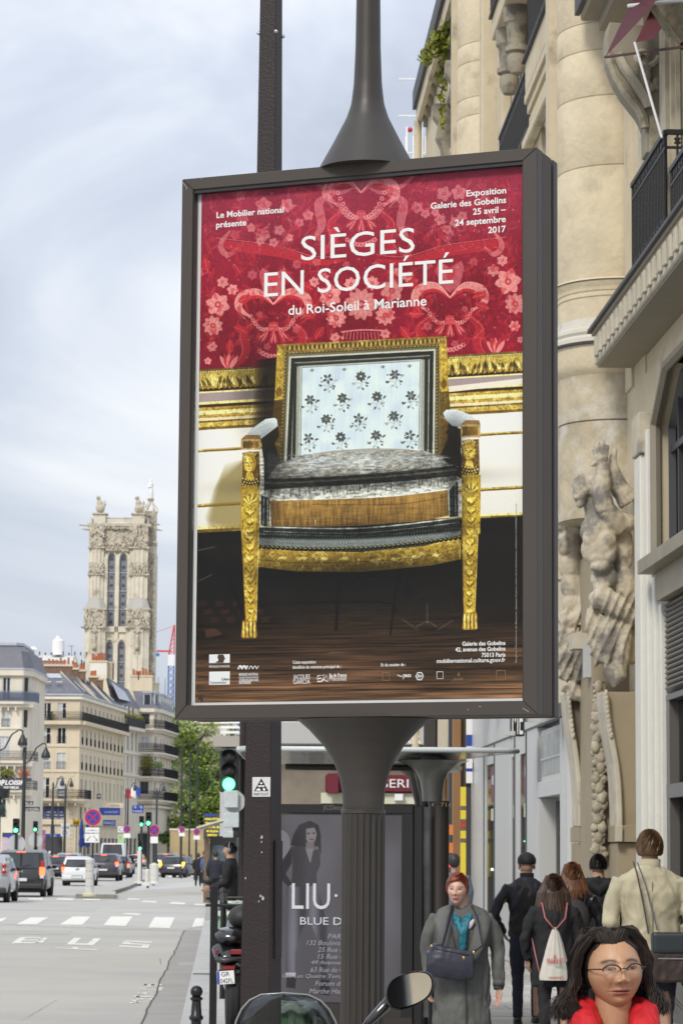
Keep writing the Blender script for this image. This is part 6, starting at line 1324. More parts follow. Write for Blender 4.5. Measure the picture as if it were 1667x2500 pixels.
n0,z0=nz(1416,56,31.6);rb('upper_balcony_slab',18,31.6,-.4,n0,z0+.02,z0+.5,m_shade,bevel=.02);rb('upper_slab_moulding',18,31.5,-.4,n0-.2,z0-.12,z0+.018,m_shade);rb('upper_slab_face',18,31.66,n0+.001,n0+.06,z0+.1,z0+.55,m_lead)
n1,z1=nz(*Zc(1060,90),28.8);n2,z2=nz(*Zc(1400,590),28.8);MB().add([(28.6,n1,z1),(28.6,n2,z2),(28.6,n2-.25,z2),(28.6,n1-.35,z1+.1),(28.9,n1,z1),(28.9,n2,z2),(28.9,n2-.25,z2),(28.9,n1-.35,z1+.1)],[(0,1,2,3),(7,6,5,4),(0,4,5,1),(3,2,6,7)]).build('pediment_rake',m_carv,R1)
for k,px in enumerate((1622,1632,1641)):a,b=nz(px,300,29.0);rb('window_moulding',28.9-k*.1,29.3-k*.1,a-.035,a+.01,8.3,10.6,m_scroll if k%2==0 else m_st)
shutter(26.2,28.2,8.7,10.6,-.38,m_dfr,'dark_shutter')
# red awning on white stays
aw=thing('awning','dark red folded awning with white stays high on the right facade','awning',tuple(FO),FA);m_red=mat('awning_red',(.075,.005,.010),.7,var=.1)
A3=lambda x,y,s:(lambda q:(s,q[0],q[1]))(nz(*Zc(x,y),s))
MB().add([A3(785,85,29.0),A3(490,715,29.0),A3(1080,85,28.0)],[(0,1,2)]).build('canvas',m_red,aw);MB().add([A3(870,530,28.2),A3(1080,490,28.0),A3(1200,350,28.0),A3(1060,130,28.2)],[(0,1,2,3)]).build('valance',m_red,aw);MB().add([A3(860,-40,29.2),A3(785,85,29.0),A3(1080,85,28.0),A3(1160,-60,28.)],[(0,1,2,3)]).build('canvas',m_red,aw)
m_rod=mat('rod_white',(.62,.62,.63),.4);MB().tube([A3(785,75,28.9),A3(1500,-5,28.0)],.022,8).build('front_bar',m_rod,aw);MB().tube([A3(860,530,28.4),A3(1200,1720,27.9)],.014,8).build('stay',m_rod,aw);MB().tube([A3(490,712,28.9),A3(1500,580,28.0)],.016,8).build('lower_bar',mat('rod_brown',(.08,.04,.04),.5),aw)
# mezzanine window: chamfered head, dark frame, curtains
zh,zs_=6.85,4.85
rb('spandrel',18,30.4,-.40,-.02,6.86,7.21,m_st);
P=[(18,6.86),(28.9,6.86),(29.75,6.35),(29.75,4.72),(30.4,4.72),(30.4,7.0),(18,7.0)]
MB().prism(P,'y',-.30,-.001).build('window_head',m_st,R1);MB().tube([(18,.0,6.83),(28.9,.0,6.83),(29.72,.0,6.35),(29.72,.0,4.75)],.06,6).build('head_moulding',m_shade,R1)
f=MB();f.tube([(18,-.2,6.78),(28.85,-.2,6.78),(29.65,-.2,6.3),(29.65,-.2,4.85)],.07,4)
for s_ in(29.2,28.6,27.9,27.2,26.4,25.5):f.box(s_-.035,s_+.035,-.24,-.16,4.85,6.80)
f.box(18,29.65,-.25,-.15,6.02,6.09);f.build('window_frame',m_dfr,R1)
MB().box(18,29.7,-.34,-.30,4.8,6.82).build('window_glass',m_gl,R1)
for i,s_ in enumerate((29.35,28.95,28.35,27.7,27.3,26.7,26.0,25.2)):rb('curtain',s_-.12,s_+.10,-.299,-.28,4.9,6.4 if i==0 else 6.72,m_cur)
rb('window_sill',18,29.55,-.3,.22,4.72,4.86,mat('sill_bronze',(.26,.22,.15),.5,.2,var=.15,vscale=3));rb('sill_apron',18,29.35,-.3,.06,4.42,4.719,MATS['sill_bronze'])
# white moulded surround
for k,(a,b,n_,zt2)in enumerate(((29.95,30.38,.13,6.05),(29.78,29.93,.085,6.3),(29.60,29.76,.04,4.71),(29.43,29.58,.0,4.41))):rb('surround_moulding',a,b,-.25 if zt2<5 else-.02,n_,.12,zt2,m_wfr if k!=9 else m_shade,bevel=.012)
rb('surround_block',29.9,30.4,-.2,.15,6.06,6.5,m_scroll,bevel=.01)
# roller louvre
lo=MB();lo.xbox((0,0,0),(11.2,.09,.03),Matrix.Rotation(.6,3,'X'));lme=lo.mesh('louvre_slat');lme.materials.append(m_louv2)
for i in range(17):link('louvre_slat',lme,None,R1,loc=(23.8,-.08,3.50+i*.054))
rb('louvre_back',18,29.4,-.25,-.16,3.45,4.41,m_black)
# shop window
rb('shop_frame',29.25,29.4,-.2,-.05,.12,3.42,m_black);rb('shop_frame',29.08,29.24,-.18,-.03,.12,3.42,mat('bronze_frame',(.13,.12,.11),.4,.3));rb('shop_transom',18,29.24,-.2,-.02,2.38,2.52,MATS['bronze_frame']);rb('shop_head',18,29.24,-.2,-.02,3.38,3.44,MATS['bronze_frame']);rb('shop_stallriser',18,29.24,-.2,-.02,.12,.55,MATS['bronze_frame'])
rb('shop_pane',18,29.08,-.15,-.13,.55,2.38,glassmat('shop_clear',(.55,.55,.55),.02,.10));rb('shop_pane',18,29.08,-.15,-.13,2.52,3.38,MATS['shop_clear'])
rb('shop_interior',18,29.2,-1.6,-1.5,.12,3.4,mat('interior_dark',(.11,.095,.085),.9,var=.9,vscale=1.6,detail=9));rb('shop_floor',18,29.2,-1.5,-.2,.10,.14,m_dkgrey)
rb('window_banner',27.9,28.7,-.30,-.28,1.75,2.28,mat('banner_red',(.25,.02,.02),.6));rb('banner_print',28.2,28.5,-.279,-.274,1.85,2.1,m_lgrey);rb('orange_display',27.2,27.75,-.5,-.3,1.7,2.15,mat('orange_plastic',(.75,.20,.04),.5));rb('blue_blind',26.5,28.6,-.4,-.37,2.98,3.10,mat('blind_bright',(.02,.06,.5),.5));rb('ceiling_shelf',26,29,-1.2,-.5,3.16,3.24,m_lgrey)
# ---- carved base of the column
def prof(name,pts,s0,s1,m,s_ref,bevel=.006):
 q=pn(pts,s_ref);return MB().add([(s0,a,b)for a,b in q]+[(s1,a,b)for a,b in q],[tuple(range(len(q))),tuple(range(len(q),2*len(q)))[::-1]]+[(i,(i+1)%len(q),len(q)+(i+1)%len(q),len(q)+i)for i in range(len(q))]).build(name,m,R1,bevel=bevel)
K=lambda x,y:(1380+x/5.463,1700+y/5.463)
sA,sB=31.0,33.0
eA=[(500,-60),(520,200),(555,450),(600,680),(640,900),(665,1150),(680,1450),(685,1735)]
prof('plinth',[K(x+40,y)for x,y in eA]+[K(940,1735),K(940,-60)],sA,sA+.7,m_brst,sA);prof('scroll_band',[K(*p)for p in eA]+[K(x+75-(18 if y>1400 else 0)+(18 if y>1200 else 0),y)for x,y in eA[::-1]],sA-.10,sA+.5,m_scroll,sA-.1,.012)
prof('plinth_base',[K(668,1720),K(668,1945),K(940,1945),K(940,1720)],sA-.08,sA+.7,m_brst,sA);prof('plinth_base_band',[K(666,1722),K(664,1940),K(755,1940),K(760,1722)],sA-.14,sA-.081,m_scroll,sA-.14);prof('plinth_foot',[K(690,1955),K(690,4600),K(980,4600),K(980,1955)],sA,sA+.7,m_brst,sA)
n_a=nz(*K(370,1000),31.9)[0];n_b=nz(*K(560,1000),31.9)[0]
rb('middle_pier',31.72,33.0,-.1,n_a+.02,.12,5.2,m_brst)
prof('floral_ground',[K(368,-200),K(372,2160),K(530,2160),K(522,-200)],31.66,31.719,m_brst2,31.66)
lf=MB();rd=random.Random(31)
for k in range(330):
 t=rd.random();x=380+135*rd.random();y=-150+2290*t;a,b=nz(*K(x,y),31.6);s_=rd.uniform(.018,.05)
 lf.ell((31.64-rd.uniform(0,.03),a,b),(.02,s_,s_*rd.uniform(.5,1.3)),Matrix.Rotation(rd.uniform(-1.5,1.5),3,'X'),7,5)
for k in range(17):
 x=445+45*math.sin(k*1.9);y=-130+k*135;a,b=nz(*K(x,y),31.6);lf.ell((31.62,a,b),(.05,.055,.075),None,10,6)
o=lf.build('carved_foliage',m_carv,R1,smooth=True);o['kind']='stuff'
eB=[(5,-60),(30,200),(60,450),(95,650),(125,850),(150,1100),(165,1400),(170,1740)]
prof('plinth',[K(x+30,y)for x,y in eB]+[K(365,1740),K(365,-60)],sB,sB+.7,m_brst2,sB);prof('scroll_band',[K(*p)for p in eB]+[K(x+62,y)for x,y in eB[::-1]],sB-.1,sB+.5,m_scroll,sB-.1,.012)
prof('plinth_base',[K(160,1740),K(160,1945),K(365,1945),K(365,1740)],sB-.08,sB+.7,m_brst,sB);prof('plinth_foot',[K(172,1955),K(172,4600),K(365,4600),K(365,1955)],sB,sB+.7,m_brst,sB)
# bead drops down the scroll bands
bd=MB()
for e_,s_,dx,ym in((eA,sA,38,560),(eB,sB,32,560)):
 for y in range(-40,ym,62):x=float(np.interp(y,[p[1]for p in e_],[p[0]for p in e_]))+dx;a,b=nz(*K(x,y),s_-.1);bd.ell((s_-.105,a,b),(.03,.022,.045),None,8,5)
bd.build('bead_drop',m_scroll,R1,smooth=True)['kind']='stuff'
# ---- the two giants (atlantes) carrying the column, one fused skin each
def giant(name,label,s_,parts,drape):
 G=lambda x,y,ds=0.:(lambda q:(s_+ds,q[0],q[1]))(nz(1300+x/3.096,1000+y/3.096,s_))
 mb=MB();u=(1/3.096)/FPX*s_
 for p in parts:
  if p[0]=='e':_,x,y,rx,ry,ds,rot=p;mb.ell(G(x,y,ds),(rx*u*.9,rx*u*1.13,ry*u*1.1),Matrix.Rotation(rot,3,'X'))
  else:_,pts,rs=p;mb.tube([G(*q)for q in pts],[r*u*1.12 for r in rs],10)
 for pts,rs in drape:mb.tube([G(*q)for q in pts],[(r*u*1.15,r*u*1.15)for r in rs],8)
 me=blob(mb,.016,1)
 def carve(co,no):
  zc_=co[:,2];lowr=np.clip((4.75-zc_)/.2,0,1);f=np.abs(np.sin(24*co[:,1]+7*zc_+2.5*np.sin(4*zc_+5*co[:,1])+4*co[:,0]))**.7
  mus=np.abs(np.sin(22*zc_+3*np.sin(9*co[:,1])))*.5+np.abs(np.sin(26*co[:,1]+4*zc_))*.5
  return co+no*(lowr*(.042*(1-f)**1.3-.008)+(1-lowr)*(.008*mus-.004)+smooth_noise(co,50,5)*.005)[:,None]
 displace(me,carve)
 o=link('figure',me,m_stat,R1,smooth=True);tag(o,label);return o
giant('giant','nearer carved giant with curly hair and raised forearm',31.15,[('e',388,585,80,88,-.04,.3),('e',350,640,52,66,-.10,.5),('e',316,672,16,30,-.15,.9),('e',350,712,36,40,-.1,.4),('e',700,1560,90,90,.05,0),('e',560,1480,120,80,.05,0),('t',[(420,660,0),(450,770,0),(470,850,0)],[50,55,80]),('e',490,920,125,105,0,.1),('e',500,1060,125,130,-.03,0),('e',430,980,60,70,-.1,0),('e',545,990,65,65,-.12,0),('e',480,1130,60,50,-.12,0),('e',560,1120,50,50,-.12,0),('e',500,1195,70,50,-.12,0),('e',540,1280,95,100,0,0),('e',510,1340,60,55,-.1,0),('t',[(640,880,0),(590,830,-.08),(535,760,-.14)],[95,80,66]),('t',[(535,770,-.14),(500,650,-.16),(510,540,-.16),(515,430,-.12)],[68,66,56,42]),('e',500,385,52,50,-.12,0),('t',[(470,370,-.12),(445,310,-.12),(440,260,-.1)],[18,14,10]),('t',[(490,360,-.12),(480,290,-.12),(485,245,-.1)],[18,14,10]),('t',[(515,360,-.12),(520,290,-.12),(530,240,-.1)],[18,15,10]),('t',[(535,370,-.12),(550,310,-.12),(560,275,-.1)],[17,13,9]),('t',[(470,400,-.14),(440,430,-.16),(425,445,-.16)],[18,15,12]),('t',[(600,430,0),(605,350,0),(622,290,.0)],[36,26,12]),('t',[(600,430,0),(640,560,.05),(740,700,.05)],[40,66,80]),('e',690,850,90,70,0,.3),('e',680,1050,80,200,.1,0),('e',690,1350,100,160,.08,0)]+[('e',385+70*math.cos(a),580+66*math.sin(a),24,24,-.05-.06*random.random(),0)for a in np.linspace(2.4,6.6,13)]+[('e',370+i*16,560+(i%3)*22,20,20,-.13,0)for i in range(5)],[([(440,1440,-.1),(500,1430,-.2),(620,1500,-.2),(760,1600,-.08)],[50,85,80,60]),([(480,1520,0),(450,1620,-.05),(470,1780,-.05),(490,1930,-.05)],[70,60,45,28]),([(560,1580,-.1),(560,1700,-.14),(540,1820,-.14),(530,1920,-.12)],[80,75,60,34]),([(640,1600,-.1),(660,1740,-.12),(650,1880,-.12),(610,2080,-.12)],[80,80,70,34]),([(720,1620,-.02),(740,1760,-.02),(750,1900,0),(760,1930,0)],[60,55,45,22]),([(560,1920,-.1),(590,2010,-.12),(610,2110,-.12)],[42,46,24]),([(480,1700,-.14),(600,1760,-.2),(720,1870,-.12)],[16,20,12]),([(650,1640,-.16),(560,1750,-.2),(490,1900,-.12)],[16,20,12]),([(700,1650,-.12),(680,1780,-.2),(700,1930,-.12)],[16,18,12])])
giant('giant','farther carved giant half hidden behind the poster panel',33.0,[('e',235,200,34,40,-.1,0),('t',[(225,240,-.1),(230,330,-.08),(265,420,-.08),(270,520,-.05)],[30,38,46,48]),('t',[(270,500,-.05),(340,470,0),(420,440,0)],[46,52,46]),('e',300,560,44,46,.05,0),('e',250,680,80,80,0,0),('e',270,850,120,110,0,0),('e',290,1000,100,120,-.02,0),('e',240,1020,60,80,-.08,0),('e',290,1170,90,120,0,0),('e',300,1330,85,110,0,0),('e',310,1470,80,90,0,0),('t',[(215,190,-.1),(212,160,-.12),(222,140,-.12)],[14,12,8]),('t',[(235,180,-.1),(240,150,-.12),(248,132,-.12)],[14,12,8]),('t',[(255,185,-.1),(265,160,-.12),(268,145,-.12)],[13,11,8]),('t',[(200,830,-.1),(300,880,-.14),(380,960,-.1)],[30,34,24])],[([(230,1560,0),(260,1640,-.1),(380,1520,-.1),(440,1300,-.02)],[60,70,50,26]),([(260,1680,-.05),(250,1850,-.08),(270,2050,-.08)],[90,80,55]),([(340,1700,-.1),(360,1880,-.12),(370,2060,-.12)],[90,85,60]),([(420,1760,0),(430,1900,0),(440,2040,0)],[50,45,40]),([(400,900,.05),(420,1150,0),(410,1400,-.05),(370,1650,-.1)],[50,60,62,60]),([(420,1250,-.9),(440,1450,-.9),(400,1620,-.9)],[30,44,36]),([(280,2080,-.05),(340,2160,-.1),(430,2210,-.1)],[70,55,34]),([(300,1700,-.2),(260,1850,-.2),(250,1980,-.16)],[16,20,12]),([(400,1720,-.16),(360,1880,-.22),(330,2030,-.2)],[16,20,12])])
# little electric box beside the giants
a,b=nz(1433,1590,32.);rb('cable_box',31.9,32.1,a-.04,a+.04,b-.3,b+.1,m_lgrey);a,b=nz(1425,1555,32.2);rb('corbel_block',32.1,32.5,a-.16,a+.14,b-.14,b+.04,m_scroll)
# ================================================================== grey metal shopfront
G=R_thing('shopfront','grey aluminium shopfront with narrow dark window slits behind the walkers','shop')
gb=lambda name,s0,s1,n0,n1,z0,z1,m,bevel=0:rb(name,s0,s1,n0,n1,z0,z1,m,G,bevel)
ZT=3.62
gb('fascia_panel',38.0,44.3,-.3,.06,ZT+.012,4.9,m_metal,.004);gb('fascia_panel',44.32,51.5,-.3,.06,ZT+.012,4.9,m_metal,.004);gb('joint_strip',38.0,51.5,-.3,.03,ZT-.008,ZT+.011,m_seal)
slits=[(48.9,49.35),(47.05,48.7),(43.8,44.5),(42.15,43.3)]
edges=[(51.5,49.37),(48.9-.0,48.72),(47.03,44.55),(43.78,43.32),(42.12,40.75)]
for a,b in edges:gb('cladding_panel',b,a,-.3,.03,.13,ZT-.01,m_metal,.004)
for a,b in((49.35,48.9),(48.7,47.05),(44.5,43.8),(43.3,42.15)):
 gb('glass_slit',b,a,-.02,.012,.4,3.3,m_gl);gb('slit_frame',b,b+.06,-.19,.045,.13,ZT-.01,m_seal);gb('slit_mullion',a-.12,a-.02,.0125,.022,.13,ZT-.01,m_metal);gb('slit_head',b,a,-.2,.02,3.3,ZT-.01,m_metal);gb('slit_foot',b,a,-.2,.02,.13,.4,m_metal)
m_mar=mat('maroon_reflected',(.16,.025,.04),.5)
for a,b in((47.3,47.9),(43.85,44.25),(42.2,42.7)):gb('maroon_reflection',a,b,-.02,.0135,2.65,3.25,m_mar);gb('cream_band',a,b,-.02,.0138,2.35,2.55,mat('cream_band',(.5,.5,.36),.5));gb('reflection_mark',a+.1,b-.15,-.02,.0155,2.95,3.1,m_lgrey)  # coloured strips on the glass imitate signs reflected from across the street
gb('lit_strip',42.2,42.7,-.02,.015,1.98,2.0,mat('green_led',(.05,.4,.1),.5,emit=(.1,.9,.25),estr=1.2));gb('lit_strip',47.3,47.9,-.02,.015,1.52,1.56,mat('white_led',(.6,.6,.6),.5,emit=(.8,.95,.9),estr=.8))
gb('cladding_panel',40.72,38.02,-.3,.03,2.6,2.82,m_metal,.004);gb('cladding_panel',38.02,37.72,-.3,.03,.13,ZT-.01,m_metal);gb('cladding_panel',40.5,40.73,-.3,.03,.13,2.59,m_metal)
gb('window_frame',38.05,40.7,-.12,-.02,2.83,3.55,m_metal);gb('upper_window',38.15,40.6,-.05,-.015,2.9,3.48,mat('window_reflect',(.30,.31,.28),.25,var=.5,vscale=2.4,detail=8))
gb('window_rail',38.15,40.6,-.014,.0,3.12,3.15,m_lgrey)
gb('door_reveal',38.05,40.5,-.5,-.3,.13,2.59,m_dkgrey);
for a,b,m in((40.1,40.4,m_black),(39.2,39.9,m_gl),(38.9,39.15,m_metal),(38.5,38.85,m_black),(38.1,38.4,m_dkgrey)):gb('door_leaf',a,b,-.29,-.2,.14,2.55,m)
gb('end_wall',37.3,37.72,-.3,.02,.12,4.9,m_metal)
# projecting box sign
sg=thing('projecting_sign','black and white lettered box sign jutting out above the grey shopfront','sign',tuple(FO),FA);n0,z0=nz(1278,1797,40.);n1,_=nz(1236,1797,40.)
MB().box(39.92,40.15,n0,n1-.06,z0,z0+.55).build('box',m_black,sg);MB().box(39.80,39.919,n1-.10,n1+.03,z0+.0,z0+.06).build('bracket',m_metal,sg);text('lettering','ME',.3,m_signw,sg,(39.91,n1-.07,z0+.02),width=(n1-n0)*.62,fit_h=.40,R=Matrix.Rotation(-PI/2,4,'Z'),depth=.02);MB().box(40.02,40.06,-.1,n0,z0+.2,z0+.3).build('arm',m_metal,sg)
# ================================================================== shops beyond
F2=R_thing('brown_shopfront','narrow tan timber shopfront beyond the grey shop, with yellow and white signs','shop');fb=lambda*a,**k:rb(*a[:7],a[7],F2,a[8]if len(a)>8 else 0)
m_tan2=mat('tan_post',(.27,.145,.06),.6,var=.08,vscale=2);m_taupe=mat('taupe_post',(.16,.125,.10),.6)
def fb(name,px0,px1,s,z0,z1,m,th=.3):
 a=nz(px0,2000,s)[0];b=nz(px1,2000,s)[0];return rb(name,s,s+th,min(a,b),max(a,b),z0,z1,m,F2)
fb('post',1106,1124,52.,.12,7.5,m_tan2);fb('post',1124,1137,52.2,.12,7.5,m_taupe);fb('post',1155,1163,51.7,.12,4.1,m_tan2);fb('back_wall',1096,1170,52.6,.12,9,m_dkgrey)
fb('door_frame',1138,1150,51.9,.12,3.0,m_dkgrey,.1)
fb('display_figures',1151,1162,51.6,.12,2.5,mat('poster_mix',(.3,.3,.3),.6,var=.95,vscale=5,detail=8),.03)
bs=thing('vertical_sign','narrow yellow vertical sign with a red square by the tan post','sign',tuple(FO),FA);m_yel=mat('sign_yellow',(.72,.58,.05),.5)
a=nz(1124,2000,51.)[0];b=nz(1137,2000,51.)[0]
for y0,y1,m in((1921,1968,m_yel),(1969,1977,m_taupe),(1978,2000,m_yel),(2008,2021,mat('sign_red',(.45,.05,.03),.5)),(2028,2047,m_yel),(2057,2140,m_yel),(2001,2007,m_taupe),(2022,2027,m_taupe),(2048,2056,m_taupe)):MB().box(51.0,51.06,min(a,b),max(a,b),nz(1130,y1,51)[1],nz(1130,y0,51)[1]).build('panel',m,bs)
MB().box(51.061,51.1,min(a,b),max(a,b),.12,nz(1130,1921,51)[1]).build('backing',m_taupe,bs)
ws=thing('vertical_sign','white and blue banner sign high beside the tan posts','sign',tuple(FO),FA);a=nz(1138,1800,51.)[0];b=nz(1153,1800,51.)[0];zz=[nz(1145,y,51.)[1]for y in(1912,1884,1876,1822,1794,1700)]
for k,m in enumerate((m_signw,m_blue,m_signw,m_blue,m_signw)):MB().box(51.,51.05,min(a,b),max(a,b),zz[k]+.002,zz[k+1],m and zz[k+1])if False else MB().box(51.,51.05,min(a,b),max(a,b),zz[k]+.002,zz[k+1]).build('panel',m,ws)
MB().box(51.051,51.8,b-.02,b+.02,zz[2],zz[2]+.1).build('bracket',m_dkgrey,ws)
# cross wall of the street's far side: the brasserie and neighbours closing the pavement view
Bq=thing('brasserie','low grey fronted brasserie with a maroon lettered fascia behind the bus shelter','restaurant',(px_x(690,64,2000),64,0));x0=Bq.location.x;ux=lambda px:px_x(px,64,1900)-x0;zz=lambda y:zf(y,64.)
w=ux(1100);MB().box(0,w,.3,6,.12,zz(1700)).build('wall',mat('brasserie_wall',(.24,.21,.17),.8,var=.3,vscale=1.2),Bq);MB().box(-.4,w,-.3,.299,zz(1815),zz(1760)).build('grey_fascia',m_lgrey,Bq,bevel=.02);MB().box(ux(800),w-.2,-.25,.29,zz(1930),zz(1888)).build('maroon_fascia',mat('maroon_fascia',(.13,.008,.022),.5),Bq,bevel=.03)
text('lettering','BRASSERIE',.4,m_signw,Bq,(ux(852),-.26,zz(1919)),width=ux(1022)-ux(852),fit_h=zz(1898)-zz(1919),depth=.02);text('lettering','BAR',.4,m_signw,Bq,(ux(960),-.31,zz(1812)),width=ux(1033)-ux(960),fit_h=zz(1787)-zz(1812),depth=.03,bold=.02)
MB().box(ux(790),w,-.1,.28,zz(1958),zz(1932)).build('cream_band',mat('cream_band2',(.62,.62,.48),.5),Bq);MB().box(ux(968),ux(988),-.3,-.101,zz(1950),zz(1934)).build('wall_light',m_signw,Bq)
MB().box(ux(806),ux(832),-1.2,-.3,zz(1935),zz(1888)).build('awning_end',MATS['maroon_fascia'],Bq)
for k in range(9):MB().box(.2+k*(w/9),.2+k*(w/9)+w/11,.2,.28,.3,zz(1965)).build('shop_window',m_gl if k%2 else m_dkgrey,Bq)
for px in(1045,1078,1093):MB().box(ux(px),ux(px)+.12,-.2,.19,.12,zz(1740)).build('column',m_dkgrey if px<1050 else m_tan2,Bq)
# neighbours further along, stepped back, seen between poles and above the shelter
def backdrop(name,label,Y,pa,pb,ytop,m,rows,wpx,mroof=None):
 x0=px_x(pa,Y,1900);t=thing(name,label,'building',(x0,Y,0));w=px_x(pb,Y,1900)-x0;zt=zf(ytop,Y);W_=Wall(t,(0,0),(w,0),.0,zt,m,name='wall');n=max(1,int(w/2.6))
 for r in range(rows):
  for c in range(n):W_.win(.7+c*2.6,4.2+r*3.1,1.1,1.9,random.choice(('plain','curtain')),.8)
 W_.finish();MB().box(0,w,.25,10,0,zt-.002).build('mass',m,t);MB().box(-.1,w+.1,-.3,.1,zt-.35,zt+.05).build('cornice',m,t);return t
backdrop('apartment_building','pale building glimpsed behind the green trees',420.,395,560,1760,m_white_st,4,1)
backdrop('apartment_building','low white roofed building between the two dark poles',150.,700,860,1742,m_signw,1,1)if False else None
# light steel and glass roofed kiosk structure beyond the traffic light
kk=thing('market_hall','grey roofed hall with slatted white canopies behind the bus shelter','building',(px_x(545,120,1900),120,0));w=px_x(1090,120,1900)-px_x(545,120,1900);z_=lambda y:zf(y,120.)
MB().box(0,w,0,8,0,z_(1825)).build('wall',m_lgrey,kk);MB().box(-.3,w+.3,-.6,8,z_(1822),z_(1796)).build('fascia',mat('hall_taupe',(.36,.33,.29),.7),kk);
for i in range(16):MB().box(0,w*.3,-.5+i*.15,-.38+i*.15,z_(1790)+i*.22,z_(1790)+i*.22+.1).build('roof_slat',m_signw,kk)
for i in range(18):MB().cyl((.4+i*.7,0,z_(1796)),(.4+i*.7+.5,1.5,z_(1752)),.04,n=5).build('lattice_bar',m_dkgrey,kk)
sc_=thing('scaffold_tower','white scaffolding glimpsed beyond the cornice at the top','scaffold',(px_x(1003,95,330),95,0));mb=MB();ww=px_x(1060,95,330)-px_x(1003,95,330)
for xx in(0,ww*.33,ww*.66,ww):
 for yy in(0,1.2):mb.cyl((xx,yy,0),(xx,yy,zf(305,95)),.045,n=5)
for i in range(22):zq=1+i*1.3;mb.cyl((-.3,0,zq),(ww+.3,0,zq),.035,n=5)
mb.build('tubes',m_signw,sc_);MB().box(ww*.4,ww,.1,1.1,zf(380,95),zf(325,95)).build('sheeting',m_signw,sc_);MB().ell((.1,0,zf(312,95)),.09).build('red_lamp',mat('lamp_red',(.5,.02,.04),.4),sc_)
# ================================================================== vehicles
m_tyre=mat('tyre',(.02,.02,.021),.8);m_rim=mat('wheel_rim',(.35,.35,.37),.35,.7);m_cglass=mat('car_glass',(.025,.03,.035),.05,spec=.9);m_trim=mat('dark_trim',(.025,.025,.027),.55)
m_tail=mat('tail_red',(.35,.01,.01),.25,coat=.5);m_tailon=mat('tail_lit',(.8,.05,.02),.3,emit=(1,.10,.03),estr=3.2);m_ind=mat('indicator_lit',(.9,.35,.02),.3,emit=(1,.38,.03),estr=3.0);m_clear=mat('lens_clear',(.6,.6,.62),.2)
m_plate=mat('number_plate',(.62,.64,.68),.5,var=.3,vscale=40,stretch=(1,.1,1))
def paint(n,c,metal=.0):return mat('paint_'+n,c,.28,metal,coat=.7,var=.04,vscale=.8)
PROF={'hatch':([(0,.38),(-.02,.55),(.02,.82),(.10,.98),(.42,1.40),(.72,1.47),(1.6,1.50),(2.3,1.40),(3.05,.98),(3.9,.80),(4.05,.55),(4.02,.3),(.2,.28)],.95,.78),'city':([(0,.34),(-.03,.55),(.0,.85),(.06,.95),(.26,1.36),(.55,1.45),(1.3,1.48),(2.0,1.38),(2.7,.98),(3.3,.82),(3.42,.5),(3.4,.28),(.15,.26)],.93,.80),'van':([(0,.40),(-.03,.55),(.0,.9),(.05,1.08),(.16,1.72),(.4,1.80),(1.8,1.83),(2.6,1.72),(3.3,1.12),(4.0,.92),(4.2,.6),(4.18,.3),(.2,.28)],1.08,.88),'bigvan':([(0,.42),(-.02,.6),(.0,1.2),(.03,1.5),(.12,2.35),(.5,2.45),(3.4,2.45),(4.2,2.1),(4.7,1.3),(5.2,1.0),(5.3,.6),(5.25,.35),(.2,.33)],1.4,.90),'suv':([(0,.45),(-.03,.6),(.0,.98),(.06,1.12),(.34,1.54),(.6,1.63),(2.0,1.66),(2.8,1.52),(3.4,1.1),(4.2,.92),(4.4,.6),(4.38,.35),(.2,.33)],1.08,.82)}
